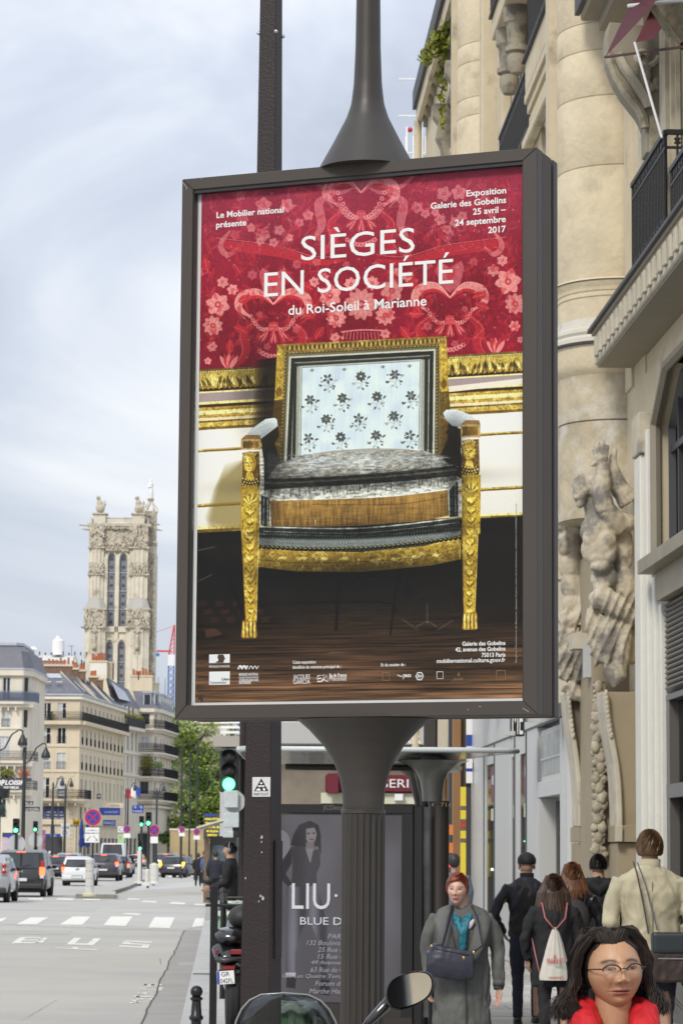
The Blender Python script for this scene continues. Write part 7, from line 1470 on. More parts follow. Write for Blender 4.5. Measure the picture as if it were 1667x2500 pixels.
def car(kind,pm,label,px,gy,rot=0.,width=1.74,lit='red',dy=0,signal=False,bumper=None,wiper=True,name='parked_car',group='cars queuing on the boulevard',high=True,loc=None,glassw=.80,roofbox=False):
 prof_,belt,taper=PROF[kind];loc=loc if loc is not None else gnd(px,gy);t=thing(name,label,'van' if 'van' in kind else 'car',loc,rot,group);H=max(p[1]for p in prof_);hw=width/2
 def wx(z):return 1.0 if z<belt else 1-(1-taper)*(z-belt)/(H-belt)
 ts=[-1,-.975,-.88,-.6,0,.6,.88,.975,1];mb=MB();cy=sum(p[0]for p in prof_)/len(prof_);cz=sum(p[1]for p in prof_)/len(prof_)
 rows=[]
 for q in ts:
  a=abs(q);k={1:.955,.975:.985,.88:.997}.get(a,1.0);bow=-.05*(1-a*a)
  rows.append([(q*hw*wx(z)*(1. if z>.5 else .97),cy+(y-cy)*k+(bow if y<1 else-bow*1.5 if y>3 else 0),cz+(z-cz)*k)for y,z in prof_])
 n=len(prof_);V=[p for r in rows for p in r];F=[(i*n+j,i*n+(j+1)%n,(i+1)*n+(j+1)%n,(i+1)*n+j)for i in range(len(ts)-1)for j in range(n)]+[tuple(range(n)),tuple(range((len(ts)-1)*n,len(ts)*n))[::-1]]
 mb.add(V,F);mb.build('body',pm,t,smooth='auto',ang=40)
 # rear glass
 g0,g1=prof_[3],prof_[4];z0,z1=g0[1]+.03,g1[1]-.02
 def rear(z):
  for(ya,za),(yb,zb)in zip(prof_[:5],prof_[1:6]):
   if za<=z<=zb:return ya+(yb-ya)*(z-za)/(zb-za)
  return 0
 gm=MB();K=6;P=[]
 for zi in np.linspace(z0,z1,4):P.append([(q*hw*wx(zi)*(glassw+.04*(z1-zi)),rear(zi)-.02-.05*(1-q*q),zi)for q in np.linspace(-1,1,9)])
 gm.grid(P);gm.build('rear_window',m_cglass,t,smooth=True,fix=False)
 fr=MB();pr=[P[0][i]for i in range(9)]+[P[i][-1]for i in range(1,4)]+[P[-1][i]for i in range(7,-1,-1)]+[P[i][0]for i in(2,1)];fr.tube([(a,b+.0,c)for a,b,c in pr]+[pr[0]],.018,4,cap=False);fr.build('window_seal',m_trim,t)
 for sd in(-1,1):
  y0,y1=g1[0]-.02,(prof_[8][0]if kind!='bigvan' else 4.6);yr=g0[0]+.25;zt=H-.12;so=lambda z,o=.012:sd*(hw*wx(z)+o)
  yb=[yr,g1[0]+.12,prof_[7][0]-.15,prof_[8][0]-.35]
  if kind=='bigvan':yb=[3.4,3.4,4.0,4.5]
  s_=MB();s_.add([(so(belt+.03),yb[0],belt+.03),(so(zt),yb[1],zt),(so(zt),yb[2],zt),(so(belt+.03),yb[3],belt+.03)],[(0,1,2,3)]);s_.build('side_window',m_cglass,t)
  ym=(yb[1]+yb[2])/2;MB().add([(so(belt+.02,.016),ym,belt+.02),(so(zt,.016),ym,zt),(so(zt,.016),ym+.1,zt),(so(belt+.02,.016),ym+.1,belt+.02)],[(0,1,2,3)]).build('door_pillar',m_trim,t)
  for wy in(.72 if kind!='bigvan' else 1.0,prof_[10][0]-.78):
   R_=.31 if kind in('city','hatch')else .34;w=MB();w.lathe([(R_*.6,-.1),(R_*.97,-.1),(R_,-.06),(R_,.06),(R_*.97,.1),(R_*.6,.1)],20);me=w.mesh('tyre')
   o=link('wheel',me,m_tyre,t,smooth='auto',loc=(sd*(hw-.10),wy,R_));o.rotation_euler=(0,PI/2,0);r=MB();r.lathe([(.02,.085),(R_*.6,.09),(R_*.62,.07),(R_*.62,-.07),(R_*.6,-.09),(.02,-.085)],12);r.build('rim',m_rim,o)
   MB().lathe([(R_+.03,-.015),(R_+.06,0),(R_+.03,.015)],20,a0=0,a1=PI,closed=False).build('arch',m_trim,t,loc=(sd*(hw*.985),wy,R_)).rotation_euler=(PI/2,0,PI/2)
  lz=.78 if kind in('hatch','city')else .98;lh=.30 if kind!='city' else .34
  if kind=='van':lz,lh=.85,.55
  if kind=='bigvan':lz,lh=.75,.5
  lm=m_tailon if lit=='red' else m_tail;lp=MB();lp.box(sd*hw*.80,sd*hw*1.005,rear(lz)-.035,rear(lz+lh)+.12,lz,lz+lh*.55);lp.build('tail_light',lm,t,bevel=.02)
  lp=MB();lp.box(sd*hw*.82,sd*hw*.995,rear(lz)-.03,rear(lz+lh)+.12,lz+lh*.56,lz+lh);lp.build('tail_light',m_tail if not signal else m_ind,t,bevel=.02)
  lp=MB();lp.box(sd*hw*.83,sd*hw*.99,rear(lz)-.025,.1,lz-.12,lz-.005);lp.build('reverse_lens',m_clear,t)
  if signal:MB().box(sd*hw*.78,sd*hw*1.01,-.06,.1,lz+.02,lz+lh*.6).build('indicator',m_ind,t,bevel=.02)
  mr=MB();mr.ell((sd*(hw+.12),prof_[8][0]-.5,belt+.08),(.10,.07,.08));mr.box(sd*(hw-.02),sd*(hw+.08),prof_[8][0]-.52,prof_[8][0]-.48,belt+.02,belt+.05);mr.build('door_mirror',m_trim,t,smooth=True)
 MB().box(-hw*.93,hw*.93,-.10,.12,.33,.52).build('bumper',bumper or m_trim,t,bevel=.04,bseg=2);MB().box(-.26,.26,-.125,-.101,.62 if kind!='city' else .40,.735 if kind!='city' else .51).build('number_plate',m_plate,t)
 MB().box(-.28,.28,rear(.6)-.09,.0,.585 if kind!='city' else .39,.76 if kind!='city' else .53).build('plate_recess',m_trim,t)
 MB().box(-hw*.8,hw*.8,.3,prof_[10][0]-.3,.17,.34).build('underbody',m_black,t)
 if high:MB().box(-.17,.17,rear(z1)-.03,rear(z1)+.04,z1+.0,z1+.045).build('brake_light',m_tailon if lit=='red' else m_tail,t)
 if wiper:MB().tube([(0,rear(z0)-.08,z0-.03),(.2,rear(z0+.1)-.09,z0+.10),(.38,rear(z0+.14)-.08,z0+.14)],.012,5).build('wiper',m_black,t)
 MB().box(-.09,.09,rear(g0[1]-.08)-.08,0,g0[1]-.13,g0[1]-.05).build('badge',m_rim,t)
 if kind in('van',):MB().box(-.015,.015,-.075,.05,.55,z1).build('door_gap',m_black,t)
 return t
blk,slv,wht,dgr=paint('black',(.012,.013,.018)),paint('silver',(.40,.41,.42),.5),paint('white',(.66,.67,.68)),paint('dark_grey',(.035,.035,.045),.3)
c1=car('suv',slv,'silver hatchback with twin round tail lights cut by the left edge',-44,2204,.02,1.78,'off',bumper=m_trim,high=False,glassw=.66)
for k_ in list(kids(c1)):
 if k_.name.startswith(('tail_light','reverse')):bpy.data.objects.remove(k_)
for sd in(-1,1):
 MB().box(sd*.62,sd*.90,-.05,.45,.9,1.42).build('lamp_panel',slv,c1,bevel=.05)
 for zz in(1.06,1.27):
  o=MB().lathe([(.085,0),(.085,.03),(.05,.045)],16).build('tail_light',m_tail,c1,loc=(sd*.76,-.05,zz));o.rotation_euler=(PI/2,0,0)
car('van',blk,'black delivery van with lit brake lights beside the silver hatchback',50,2190,.0,1.83,'red')
car('hatch',dgr,'dark saloon half hidden behind the black van',134,2146,0,1.75,'red')
car('city',wht,'small white hatchback with a broad dark bumper slot near the round no stopping sign',189,2163,0,1.63,'red',bumper=wht,high=False)
car('suv',paint('silver_blue',(.33,.36,.38),.4),'pale silver car farther ahead between the dark saloon and the white hatchback',165,2142,0,1.8,'red')
car('city',wht,'pale hatchback directly ahead of the small white one',186,2149,0,1.7,'off')
car('suv',paint('violet_black',(.05,.045,.06),.3),'dark violet hatchback with bright brake lights right of the round sign',252,2151,0,1.8,'red')
car('hatch',dgr,'dark car squeezed between the violet hatchback and the silver one',284,2143,0,1.75,'red',high=False)
car('bigvan',wht,'tall plain white van in the queue',274,2132,0,2.0,'red',wiper=False)
car('hatch',slv,'silver hatchback right of the white van',294,2134,0,1.8,'off')
car('hatch',blk,'black hatchback with amber indicators turning in the clear right lane',430,2137,-.24,1.78,'off',signal=True,high=False,loc=base(428,196))
car('suv',paint('grey',(.16,.16,.18),.4),'grey estate with red roof beacon ahead of the black turning hatchback',412,2126,-.05,1.8,'red',loc=base(413,232))
car('hatch',slv,'small far silver car beyond the low green repeater',342,2118,0,1.7,'red',loc=base(343,300))
car('hatch',blk,'small far dark car just left of the tall white van',240,2118,0,1.7,'red',loc=base(238,250))
car('city',slv,'far pale hatchback between the riders and the silver car',146,2118,0,1.7,'red',loc=base(143,240))
def person_far(name,label,loc,rz,H,top,bottom,hair=m_trim,riding=False,group=None):
 t=thing(name,label,'person',loc,rz,group);k=H/1.75
 b=MB();b.ell((0,-.01,1.62*k),(.085,.10,.125));b.tube([(0,0,1.3*k),(0,0,1.55*k)],.055)
 for s in(-1,1):b.tube([(s*.2,0,1.38*k),(s*.26,-.03,1.1*k),(s*.24,-.12,.86*k)],[.05,.04,.032]);b.ell((s*.24,-.14,.80*k),(.035,.045,.07))
 b.tube([(0,0,.85*k),(0,0,1.35*k)],[.1,.12]);link('body',blob(b,.03,1),m_skin,t,smooth=True)
 c=MB();c.tube([(0,0,.82*k),(0,0,1.0*k),(0,0,1.3*k),(0,0,1.45*k)],[(.13,.19),(.12,.18),(.13,.23),(.08,.13)],12,up=(0,1,0))
 for s in(-1,1):c.tube([(s*.19,0,1.40*k),(s*.27,-.02,1.12*k),(s*.25,-.1,.9*k)],[.075,.06,.05],8)
 link('jacket',blob(c,.03,1),top,t,smooth=True)
 l=MB()
 if riding:
  for s in(-1,1):l.tube([(s*.1,0,.85*k),(s*.22,.38,.72*k),(s*.2,.3,.3*k)],[.1,.08,.06],8)
 else:
  for s in(-1,1):l.tube([(s*.09,0,.88*k),(s*.10,.02*s,.48*k),(s*.11,.06*s,.07)],[.1,.075,.055],8)
 l.ell((0,0,.87*k),(.16,.12,.12));link('trousers',blob(l,.03,1),bottom,t,smooth=True)
 sh=MB();
 for s in(-1,1):sh.ell((s*.11,-.05+.06*s if not riding else .3,.05 if not riding else .26*k),(.05,.13,.05))
 sh.build('shoes',m_black,t,smooth=True);h=MB();h.ell((0,.02,1.65*k),(.10,.105,.12));h.build('helmet' if riding else 'hair',hair,t,smooth=True);return t
m_skin=mat('skin',(.50,.27,.18),.5,var=.05,vscale=30);m_clk=mat('cloth_black',(.012,.012,.014),.85,var=.3,vscale=12);m_cln=mat('cloth_navy',(.018,.02,.032),.85,var=.25,vscale=10);m_clr=mat('cloth_red',(.3,.02,.06),.8);m_clg=mat('cloth_grey',(.12,.12,.13),.85)
def motorbike(name,label,loc,rz,m=m_black,H=1.0,plate=True,lit=True,group=None):
 t=thing(name,label,'motorcycle',loc,rz,group)
 for y,n_ in((.3,'wheel'),(1.55,'wheel')):
  w=MB();w.lathe([(.20,-.06),(.29,-.055),(.305,0),(.29,.055),(.20,.06)],20);o=link(n_,w.mesh('wheel'),m_tyre,t,smooth='auto',loc=(0,y,.31));o.rotation_euler=(0,PI/2,0);r=MB();r.lathe([(.03,.04),(.2,.05),(.2,-.05),(.03,-.04)],12);r.build('rim',m_rim,o)
 b=MB();b.tube([(0,.05,.92),(0,.3,.80),(0,.75,.74),(0,1.0,.55),(0,1.3,.62),(0,1.4,.95)],[(.07,.11),(.12,.17),(.14,.18),(.13,.2),(.14,.2),(.1,.14)],12);b.build('bodywork',m,t,smooth=True)
 s=MB();s.tube([(0,.05,.98),(0,.35,.88),(0,.8,.82),(0,1.0,.84)],[(.03,.10),(.05,.16),(.05,.15),(.03,.1)],10);s.build('seat',m_trim,t,smooth=True)
 MB().box(-.12,.12,-.02,.06,.80,.88).build('tail_light',m_tailon if lit else m_tail,t,bevel=.01)
 hb=MB();hb.tube([(-.36,1.22,1.05),(-.15,1.36,1.06),(.15,1.36,1.06),(.36,1.22,1.05)],.018);hb.build('handlebar',m_black,t)
 for sd in(-1,1):q=MB();q.tube([(sd*.25,1.3,1.06),(sd*.33,1.33,1.25)],.01);q.ell((sd*.34,1.33,1.28),(.07,.02,.045));q.build('mirror',m_black,t,smooth=True)
 f=MB();
 for sd in(-1,1):f.tube([(sd*.08,1.38,.95),(sd*.08,1.55,.31)],.022)
 f.build('fork',m_rim,t)
 if plate:MB().box(-.105,.105,-.06,-.045,.55,.68).build('number_plate',m_plate,t);MB().box(-.05,.05,-.045,.1,.5,.82).build('plate_holder',m_black,t)
 return t
p=gnd(328,2120);p.y=225;p.x=px_x(327,225);motorbike('motorcycle','black motorcycle with a lit tail light between the queue and the island',(p.x,225,0),0);person_far('person','helmeted rider in black on the motorcycle beyond the silver hatchback',(p.x,225.5,-.0),PI,1.75,m_clk,m_clk,m_trim,True)
for px,Y,m,lb in((108,225,m_clr,'rider in a pink jacket among the traffic at the left'),(122,228,m_clk,'rider in black just right of the pink jacketed rider'),(132,232,m_clr,'far helmeted rider in red behind the silver car')):
 x=px_x(px,Y);person_far('person',lb,(x,Y+.5,0),PI,1.75,m,m_clk,m_signw if m is m_clr else m_trim,True);motorbike('scooter',lb.replace('rider','scooter ridden by the rider',1).replace('far helmeted ','far ')[:80],(x,Y,0),0,lit=False,plate=False)
 # ================================================================== street furniture
m_pole=mat('street_pole',(.022,.024,.026),.45);m_grn=mat('signal_green',(.1,.8,.45),.3,emit=(.10,1.,.32),estr=3.2);m_lensd=mat('signal_off',(.05,.05,.05),.3);m_red=mat('sign_red_ring',(.50,.012,.03),.45);m_sblue=mat('sign_blue_disc',(.015,.05,.36),.45)
def signal(label,px,ytop,Y,lens=.2,back=False,group='green traffic lights',pole=True,px_pole=None,hood=True,z0=0.):
 x=px_x(px,Y,ytop);zt=zf(ytop,Y);s=lens*1.35;t=thing('traffic_light',label,'traffic light',(x,Y,0),0,group);h=lens*3.5
 MB().box(-s/2-.02,s/2+.02,-.05,.22,zt-h,zt).build('housing',m_pole,t,bevel=.03,bseg=2)
 for i,m in enumerate((m_lensd,m_lensd,m_grn)):
  zc=zt-h*(.18+.32*i);q=MB();q.lathe([(.001,.0),(lens/2*.9,.01),(lens/2,.03),(lens/2,.05)],18);o=q.build('lens',m,t,smooth=True);o.rotation_euler=(PI/2,0,0);o.location=(0,-.05,zc)
  v=MB();v.lathe([(lens/2+.02,0),(lens/2+.02,.16)],14,a0=.0,a1=PI,closed=False);o=v.build('visor',m_pole,t);o.rotation_euler=(PI/2,0,0);o.location=(0,-.05,zc)
 if pole:xp=(px_x(px_pole,Y)-x)if px_pole else 0;MB().cyl((xp,.12,z0),(xp,.12,zt-.1),.06).build('pole',m_pole,t)
 if back:MB().lathe([(.38,0),(.38,.02)],24).build('sign_back',m_lgrey,t,loc=(0,.2,zt-h-.45)).rotation_euler=(PI/2,0,0)
 return t
signal('nearer left traffic light showing green in front of the lettered balcony building',51,2000,118,.17,True)
signal('traffic light showing green just right of the tall lamp post',98,2006,150,.155,True)
signal('left of the pair of green traffic lights near the two-arrow board',355,1992,150,.155);signal('right and higher of the pair of green traffic lights near the two-arrow board',372,1982,140,.19)
signal('low repeater light glowing green on the far island',352,2052,150,.14,group='green traffic lights');signal('low repeater glowing green among the riders at the left',99,2068,150,.10)
T0=signal('big traffic light showing green beside the dark steel pole',567,1826,46,.20,pole=False,z0=.12);xx=px_x(598,46)-T0.location.x
MB().cyl((xx,.5,.12),(xx,.5,9),.075).build('pole',m_polebrown,T0);MB().box(.1,xx,.1,.5,zf(1845,46)-.03,zf(1845,46)+.03).build('arm',m_pole,T0)
for y0,y1,xa,xb,w_ in((1930,1972,547,582,0),(1985,2020,546,584,0),(2028,2045,545,570,0)):a=at(xa,y1,45.9);b=at(xb,y0,45.9);MB().box(a.x-T0.location.x,b.x-T0.location.x,-.12,-.09,a.z,b.z).build('route_plate',mat('plate_pale',(.50,.56,.58),.5,var=.15,vscale=8),T0,bevel=.01)
o=MB().lathe([(.18,0),(.18,.02)],24).build('sign_back',m_lgrey,T0,loc=(px_x(578,46)-T0.location.x,0,zf(1955,46)));o.rotation_euler=(PI/2,0,.0)
MB().box(px_x(575,46)-T0.location.x,px_x(592,46)-T0.location.x,-.05,.15,zf(2042,46),zf(2000,46)).build('pedestrian_signal',m_pole,T0,bevel=.02)
def disc_sign(label,px,py,Y,D,z0=0.,cross=True,plate=None,group='no stopping signs',pole=True):
 x=px_x(px,Y,py);zc=zf(py,Y);t=thing('road_sign',label,'road sign',(x,Y,0),0,group);r=D/2
 def d_(name,r_,dy,m,th=.006):o=MB().lathe([(r_,0),(r_,th)],36).build(name,m,t,loc=(0,dy,zc));o.rotation_euler=(PI/2,0,0);return o
 d_('rim',r*1.06,0,m_lgrey,.03);d_('disc',r,-.031,m_red);
 for k in range(4 if cross else 2):
  a0=(PI/2*k if cross else PI*k-PI/4);da=(PI/4 if cross else PI/2);gap=.16*r;pts=[];R_=r*.74
  ac=a0 if cross else a0
  for q in np.linspace(-da,da,12):pts.append((R_*math.cos(ac+q),R_*math.sin(ac+q)))
  off=gap/math.sin(da);pts=[p for p in pts];cx,cy_=math.cos(ac)*off,math.sin(ac)*off
  w=MB();q_=[]
  for q in np.linspace(-da,da,12):
   vx,vy=R_*math.cos(ac+q),R_*math.sin(ac+q);
   # keep clear of the bars
   u=Vector((vx,vy));
   for sgn in(-1,1):
    nrm=Vector((-math.sin(ac+sgn*da),math.cos(ac+sgn*da)))*(-sgn);dd=u.dot(nrm)
    if dd<gap*.5:u+=nrm*(gap*.5-dd)
   q_.append((u.x,u.y))
  q_.append((cx*.5,cy_*.5));w.add([(a,-.041,zc+b)for a,b in q_],[tuple(range(len(q_)))]);w.build('blue_field',m_sblue,t)
 if pole:MB().cyl((0,.06,z0),(0,.06,zc+r*.9),.035 if D<.8 else .04).build('pole',m_lgrey if D>.6 and cross else m_pole,t)
 return t,zc
s1,zc=disc_sign('large round no stopping sign with two white plates on the near island',237,1996,104,.60,.17);Y=104;S=lambda px:px_x(px,Y,2030)-s1.location.x
MB().box(S(219),S(253),-.05,-.02,zf(2034,Y),zf(2021,Y)).build('plate',m_signw,s1,bevel=.01);MB().box(S(218),S(253),-.05,-.02,zf(2058,Y),zf(2036,Y)).build('plate',m_signw,s1,bevel=.01)
text('lettering','–◂•▸–',.1,m_blk_txt,s1,(S(223),-.055,zf(2029,Y)),width=S(250)-S(223),fit_h=.04)
ar=MB()
for sd in(-1,1):c_=(S(236)+sd*.05,zf(2041,Y));e_=(S(236)+sd*.19,zf(2053,Y));ar.tube([(c_[0],-.055,c_[1]),(e_[0],-.055,e_[1])],.008,4);ar.tube([(e_[0]-sd*.07,-.055,e_[1]+.005),(e_[0],-.055,e_[1]),(e_[0]-sd*.005,-.055,e_[1]+.07)],.008,4)
ar.build('arrow_print',m_blk_txt,s1)
dl=MB();dl.lathe([(.19,.02),(.19,.09),(.155,.1),(.15,1.25),(.16,1.27),(.16,1.33),(.1,1.36)],20);bl=thing('island_bollard','white banded lighted bollard under the round no stopping sign','bollard',(px_x(233,103.6,2120),103.2,.17));dl.build('shaft',mat('bollard_white',(.60,.60,.56),.5,var=.12,vscale=6),bl,smooth='auto')
for zq in(.35,.62,.9,1.18):MB().lathe([(.158,zq),(.162,zq+.01),(.162,zq+.03),(.158,zq+.04)],20).build('band',m_lgrey,bl)
MB().lathe([(.24,0),(.24,.08),(.19,.12)],20).build('foot',mat('foot_cream',(.55,.52,.36),.6),bl)
b2=thing('island_bollard','low white marker on the far tip of the island','bollard',(px_x(370,133,2120),133,.2));MB().lathe([(.28,0),(.26,.12),(.12,.16),(.11,.7),(.05,.78)],16).build('shaft',MATS['bollard_white'],b2,smooth='auto')
b3=thing('island_bollard','tall white marker below the low green repeater','bollard',(px_x(352,150,2120),149.5,.1));MB().lathe([(.3,0),(.28,.1),(.11,.14),(.10,1.7),(.05,1.8)],16).build('shaft',MATS['bollard_white'],b3,smooth='auto')
b4=thing('island_bollard','short pale marker left of the black turning hatchback','bollard',(px_x(386,150,2120),150,.1));MB().lathe([(.3,0),(.28,.1),(.25,.14),(.24,1.0),(.05,1.1)],16).build('shaft',MATS['bollard_white'],b4,smooth='auto')
for px,py,Y,D,lb in((386,2026,150,.55,'round no stopping sign below the pair of green lights'),(320,2024,170,.42,'violet-looking round sign between the shop signs'),(453,2024,190,.36,'left of the two small round signs under the trees'),(489,2029,180,.40,'right of the two small round signs under the trees'),(449,2019,300,.4,'distant round sign behind the trees')):
 t,zc=disc_sign(lb,px,py,Y,D,0);MB().box(-.2,.2,-.02,0,zc-D*1.25,zc-D*.62).build('plate',m_signw,t)
def lamp(label,px,ylant,Y,pxl,k=1.):
 x=px_x(px,Y,1900);t=thing('street_lamp',label,'street lamp',(x,Y,0),0,'dark street lamps on the boulevard');zl=zf(ylant,Y);xl=px_x(pxl,Y,ylant)-x;r=.30*k
 MB().lathe([(.16,0),(.16,1.0),(.11,1.2),(.085,4),(.065,zl),(.02,zl+.15)],12).build('post',m_pole,t,smooth='auto')
 ar=MB();ar.tube([(0,0,zl-.35),(xl*.25,0,zl-.25),(xl*.55,0,zl+.35),(xl*.85,0,zl+.55),(xl,0,zl+.50),(xl,0,zl+.3)],.035,8);ar.build('arm',m_pole,t)
 MB().lathe([(.06,.35),(.10,.25),(r*.62,.08),(r*.72,-.08),(r*.70,-.10),(.05,.2)],18,(xl,0,zl)).build('shade',m_pole,t,smooth='auto');MB().ell((xl,0,zl-.12),(r*.52,r*.52,r*.32)).build('lamp_glass',mat('lamp_glass',(.35,.38,.42),.15),t,smooth=True);return t
lamp('big street lamp at the left edge hanging its lantern over the pale building',5,1815,120,64);lamp('second big street lamp beside the first, before the cream building',69,1846,128,121)
lamp('slim lamp post standing before the blue shop windows',140,1915,200,162,.8);lamp('thin lamp just right of the slim one before the blue windows',170,1918,220,184,.8);lamp('thin lamp post near the flag',322,1926,250,338,.8);lamp('thin lamp post in front of the white corner building',392,1928,230,408,.8)
for px,Y,lb in((452,196,'dark lamp post left of the big tree trunk'),(472,205,'thick dark lamp post under the trees'),(489,182,'dark post beside the electronic board')):t=thing('lamp_post',lb,'post',(px_x(px,Y,1900),Y,0));MB().lathe([(.14,0),(.12,1),(.07,1.3),(.055,9)],10).build('shaft',m_pole,t,smooth='auto');MB().tube([(0,0,8.9),(.4,0,9.3),(.9,0,9.2)],.04).build('arm',m_pole,t)
fl=thing('flag','french tricolour hanging from a lamp post by the side street','flag',(px_x(328,300,1900),300,0));MB().cyl((-.5,0,0),(-.5,0,zf(1925,300)),.05).build('mast',m_pole,fl)
for k,m in enumerate((mat('flag_red',(.55,.03,.04),.7),m_signw,m_blue)):mb=MB();x0_=-.45+k*.5;mb.grid([[(x0_+.5*i/4,.08*math.sin((k*4+i)*.9),zf(1950-k*4,300)+j*.95/3+.1*math.sin(i+k))for j in range(4)]for i in range(5)]);mb.build('stripe',m,fl)
gk=thing('clock_kiosk','dark green domed street fixture behind the left edge lamp','kiosk',(px_x(8,125,2000),125,0));MB().lathe([(.1,0),(.1,4.0),(.45,4.1),(.5,4.5)],12).build('stem',m_pole,gk);MB().ell((0,0,zf(1978,125)),(.32,.32,.34)).build('dome',mat('dark_green',(.02,.05,.035),.4),gk,smooth=True)
for lb,x0_,y0_,x1_,y1_,m,tx in(('two small black street name boards on the second lamp post',62,1956,82,1965,m_blk_txt,'RUE'),('long black name board on the second lamp post',62,1970,98,1980,m_blk_txt,'LA PIZZERIA')):
 a=at(x0_,y1_,127.8);b=at(x1_,y0_,127.8);t=thing('name_board',lb,'sign',(a.x,127.8,a.z));MB().box(0,b.x-a.x,0,.04,0,b.z-a.z).build('board',m,t);text('lettering',tx,.1,m_signw,t,(.03,-.01,.02),width=b.x-a.x-.06,fit_h=(b.z-a.z)*.6)
a=at(10,2045,122);t=thing('direction_sign','small blue arrow sign low at the left edge','sign',(a.x,122,a.z));MB().prism([(0,.07),(.12,0),(.45,0),(.45,.14),(.12,.14)],'y',0,.03).build('board',m_sblue,t);MB().cyl((.3,.06,-a.z),(.3,.06,.14),.03).build('pole',m_pole,t)
a=at(4,2100,124);t=thing('poster_board','pale pink poster board at the far left edge','poster',(a.x,124,0));MB().box(0,.28,0,.1,.9,zf(2046,124)).build('board',mat('pale_pink',(.55,.42,.48),.6,var=.3,vscale=5),t);MB().box(.1,.18,.02,.08,0,.9).build('leg',m_pole,t)
# electronic board with yellow rows
a=at(497,2048,170);b=at(541,1986,170);t=thing('information_board','dark electronic board with yellow text under the trees','sign',(a.x,170,0));w=b.x-a.x;MB().box(0,w,0,.15,a.z,b.z).build('cabinet',m_dkgrey,t);MB().box(w*.1,w*.22,.02,.13,0,a.z).build('leg',m_lgrey,t);MB().box(.02,w*.65,-.02,-.001,b.z-.17,b.z-.05).build('header',m_sblue,t)
m_led=mat('led_yellow',(.7,.6,.02),.5,emit=(1,.85,.05),estr=.8)
for i,s_ in enumerate(('AVENUE VICTORIA','TRAVAUX EN COURS','DU 2 AU 28','MAI CIRCULATION','DIFFICILE')):text('lettering',s_,.1,m_led,t,(w/2,-.01,b.z-.40-i*.24),width=w*(.88-.08*i),fit_h=.13,align='CENTER')
for i,s_ in enumerate(('MAIRIE','DE PARIS')):text('lettering',s_,.1,m_led,t,(w*.2,-.01,b.z-1.60-i*.2),width=w*.3,fit_h=.1)
# bus shelters, kiosk along the kerb further up
kq=thing('news_kiosk','dark glazed kiosk with a pale sloping canopy beyond the railings','kiosk',(px_x(520,95,2080),95,.12));MB().box(0,.9,0,2,0,2.2).build('booth',m_dkgrey,kq);MB().box(.1,.8,-.05,-.001,.9,1.9).build('poster',mat('kiosk_poster',(.08,.11,.12),.3,var=.9,vscale=3),kq);MB().box(-.18,-.02,-.1,.2,0,2.2).build('pillar',mat('kiosk_wood',(.16,.11,.07),.6),kq);MB().add([(-.4,-.9,2.5),(1.0,-.9,2.9),(1.0,2,2.9),(-.4,2,2.4),(-.4,-.9,2.45),(1.0,-.9,2.85)],[(0,1,2,3),(0,4,5,1)]).build('canopy',mat('canvas_cream',(.62,.60,.48),.6),kq)
for px,Y,lb,t_,b_ in((508,150,'pedestrian in dark clothes beside the electronic board',m_clk,m_cln),(514,130,'pedestrian in blue by the dark kiosk',mat('cloth_blue',(.08,.13,.30),.8),m_clk),(535,93,'dark haired pedestrian with a hand raised by the kiosk',m_cln,m_clk),(493,150,'far pedestrian crossing behind the small round sign',m_clk,m_clk),(428,260,'distant pedestrian at the corner of the white building',m_clk,m_clk)):
 person_far('person',lb,(px_x(px,Y),Y,.12 if px>500 else 0),PI,1.72,t_,b_)
 # railings and posts along the kerb
rg='black kerb barriers'
for i,Y in enumerate((33.0,36.5,42,48,56,66)):
 t=thing('kerb_barrier',('nearest','second','third','fourth','fifth','farthest')[i]+' black barrier panel in the row along the kerb','barrier',(kx(Y)+.42,Y,.12),kth,rg)
 for yy in(0,1.5):MB().cyl((0,yy,0),(0,yy,1.05),.035).build('post',m_cast,t);MB().ell((0,yy,1.09),.05).build('knob',m_cast,t,smooth=True)
 f=MB();f.cyl((0,0,.95),(0,1.5,.95),.025);f.cyl((0,0,.25),(0,1.5,.25),.02);f.tube([(0,.1,.28),(0,1.4,.92)],.018);f.tube([(0,1.4,.28),(0,.1,.92)],.018);f.build('rails',m_cast,t)
 # near black rectangular stand the scooter leans beside
t=thing('bike_rack','black square-section hoop stand beside the parked scooter','stand',(px_x(533,27.5),27.5,.12));MB().box(-.035,.035,-.03,.03,0,1.35).build('post',m_cast,t);MB().box(-.03,.45,1.28,1.34,1.0,1.06).build('bar',m_cast,t)if False else None;MB().box(-.03,.5,-.02,.02,.42,.46).build('lower_bar',m_cast,t)
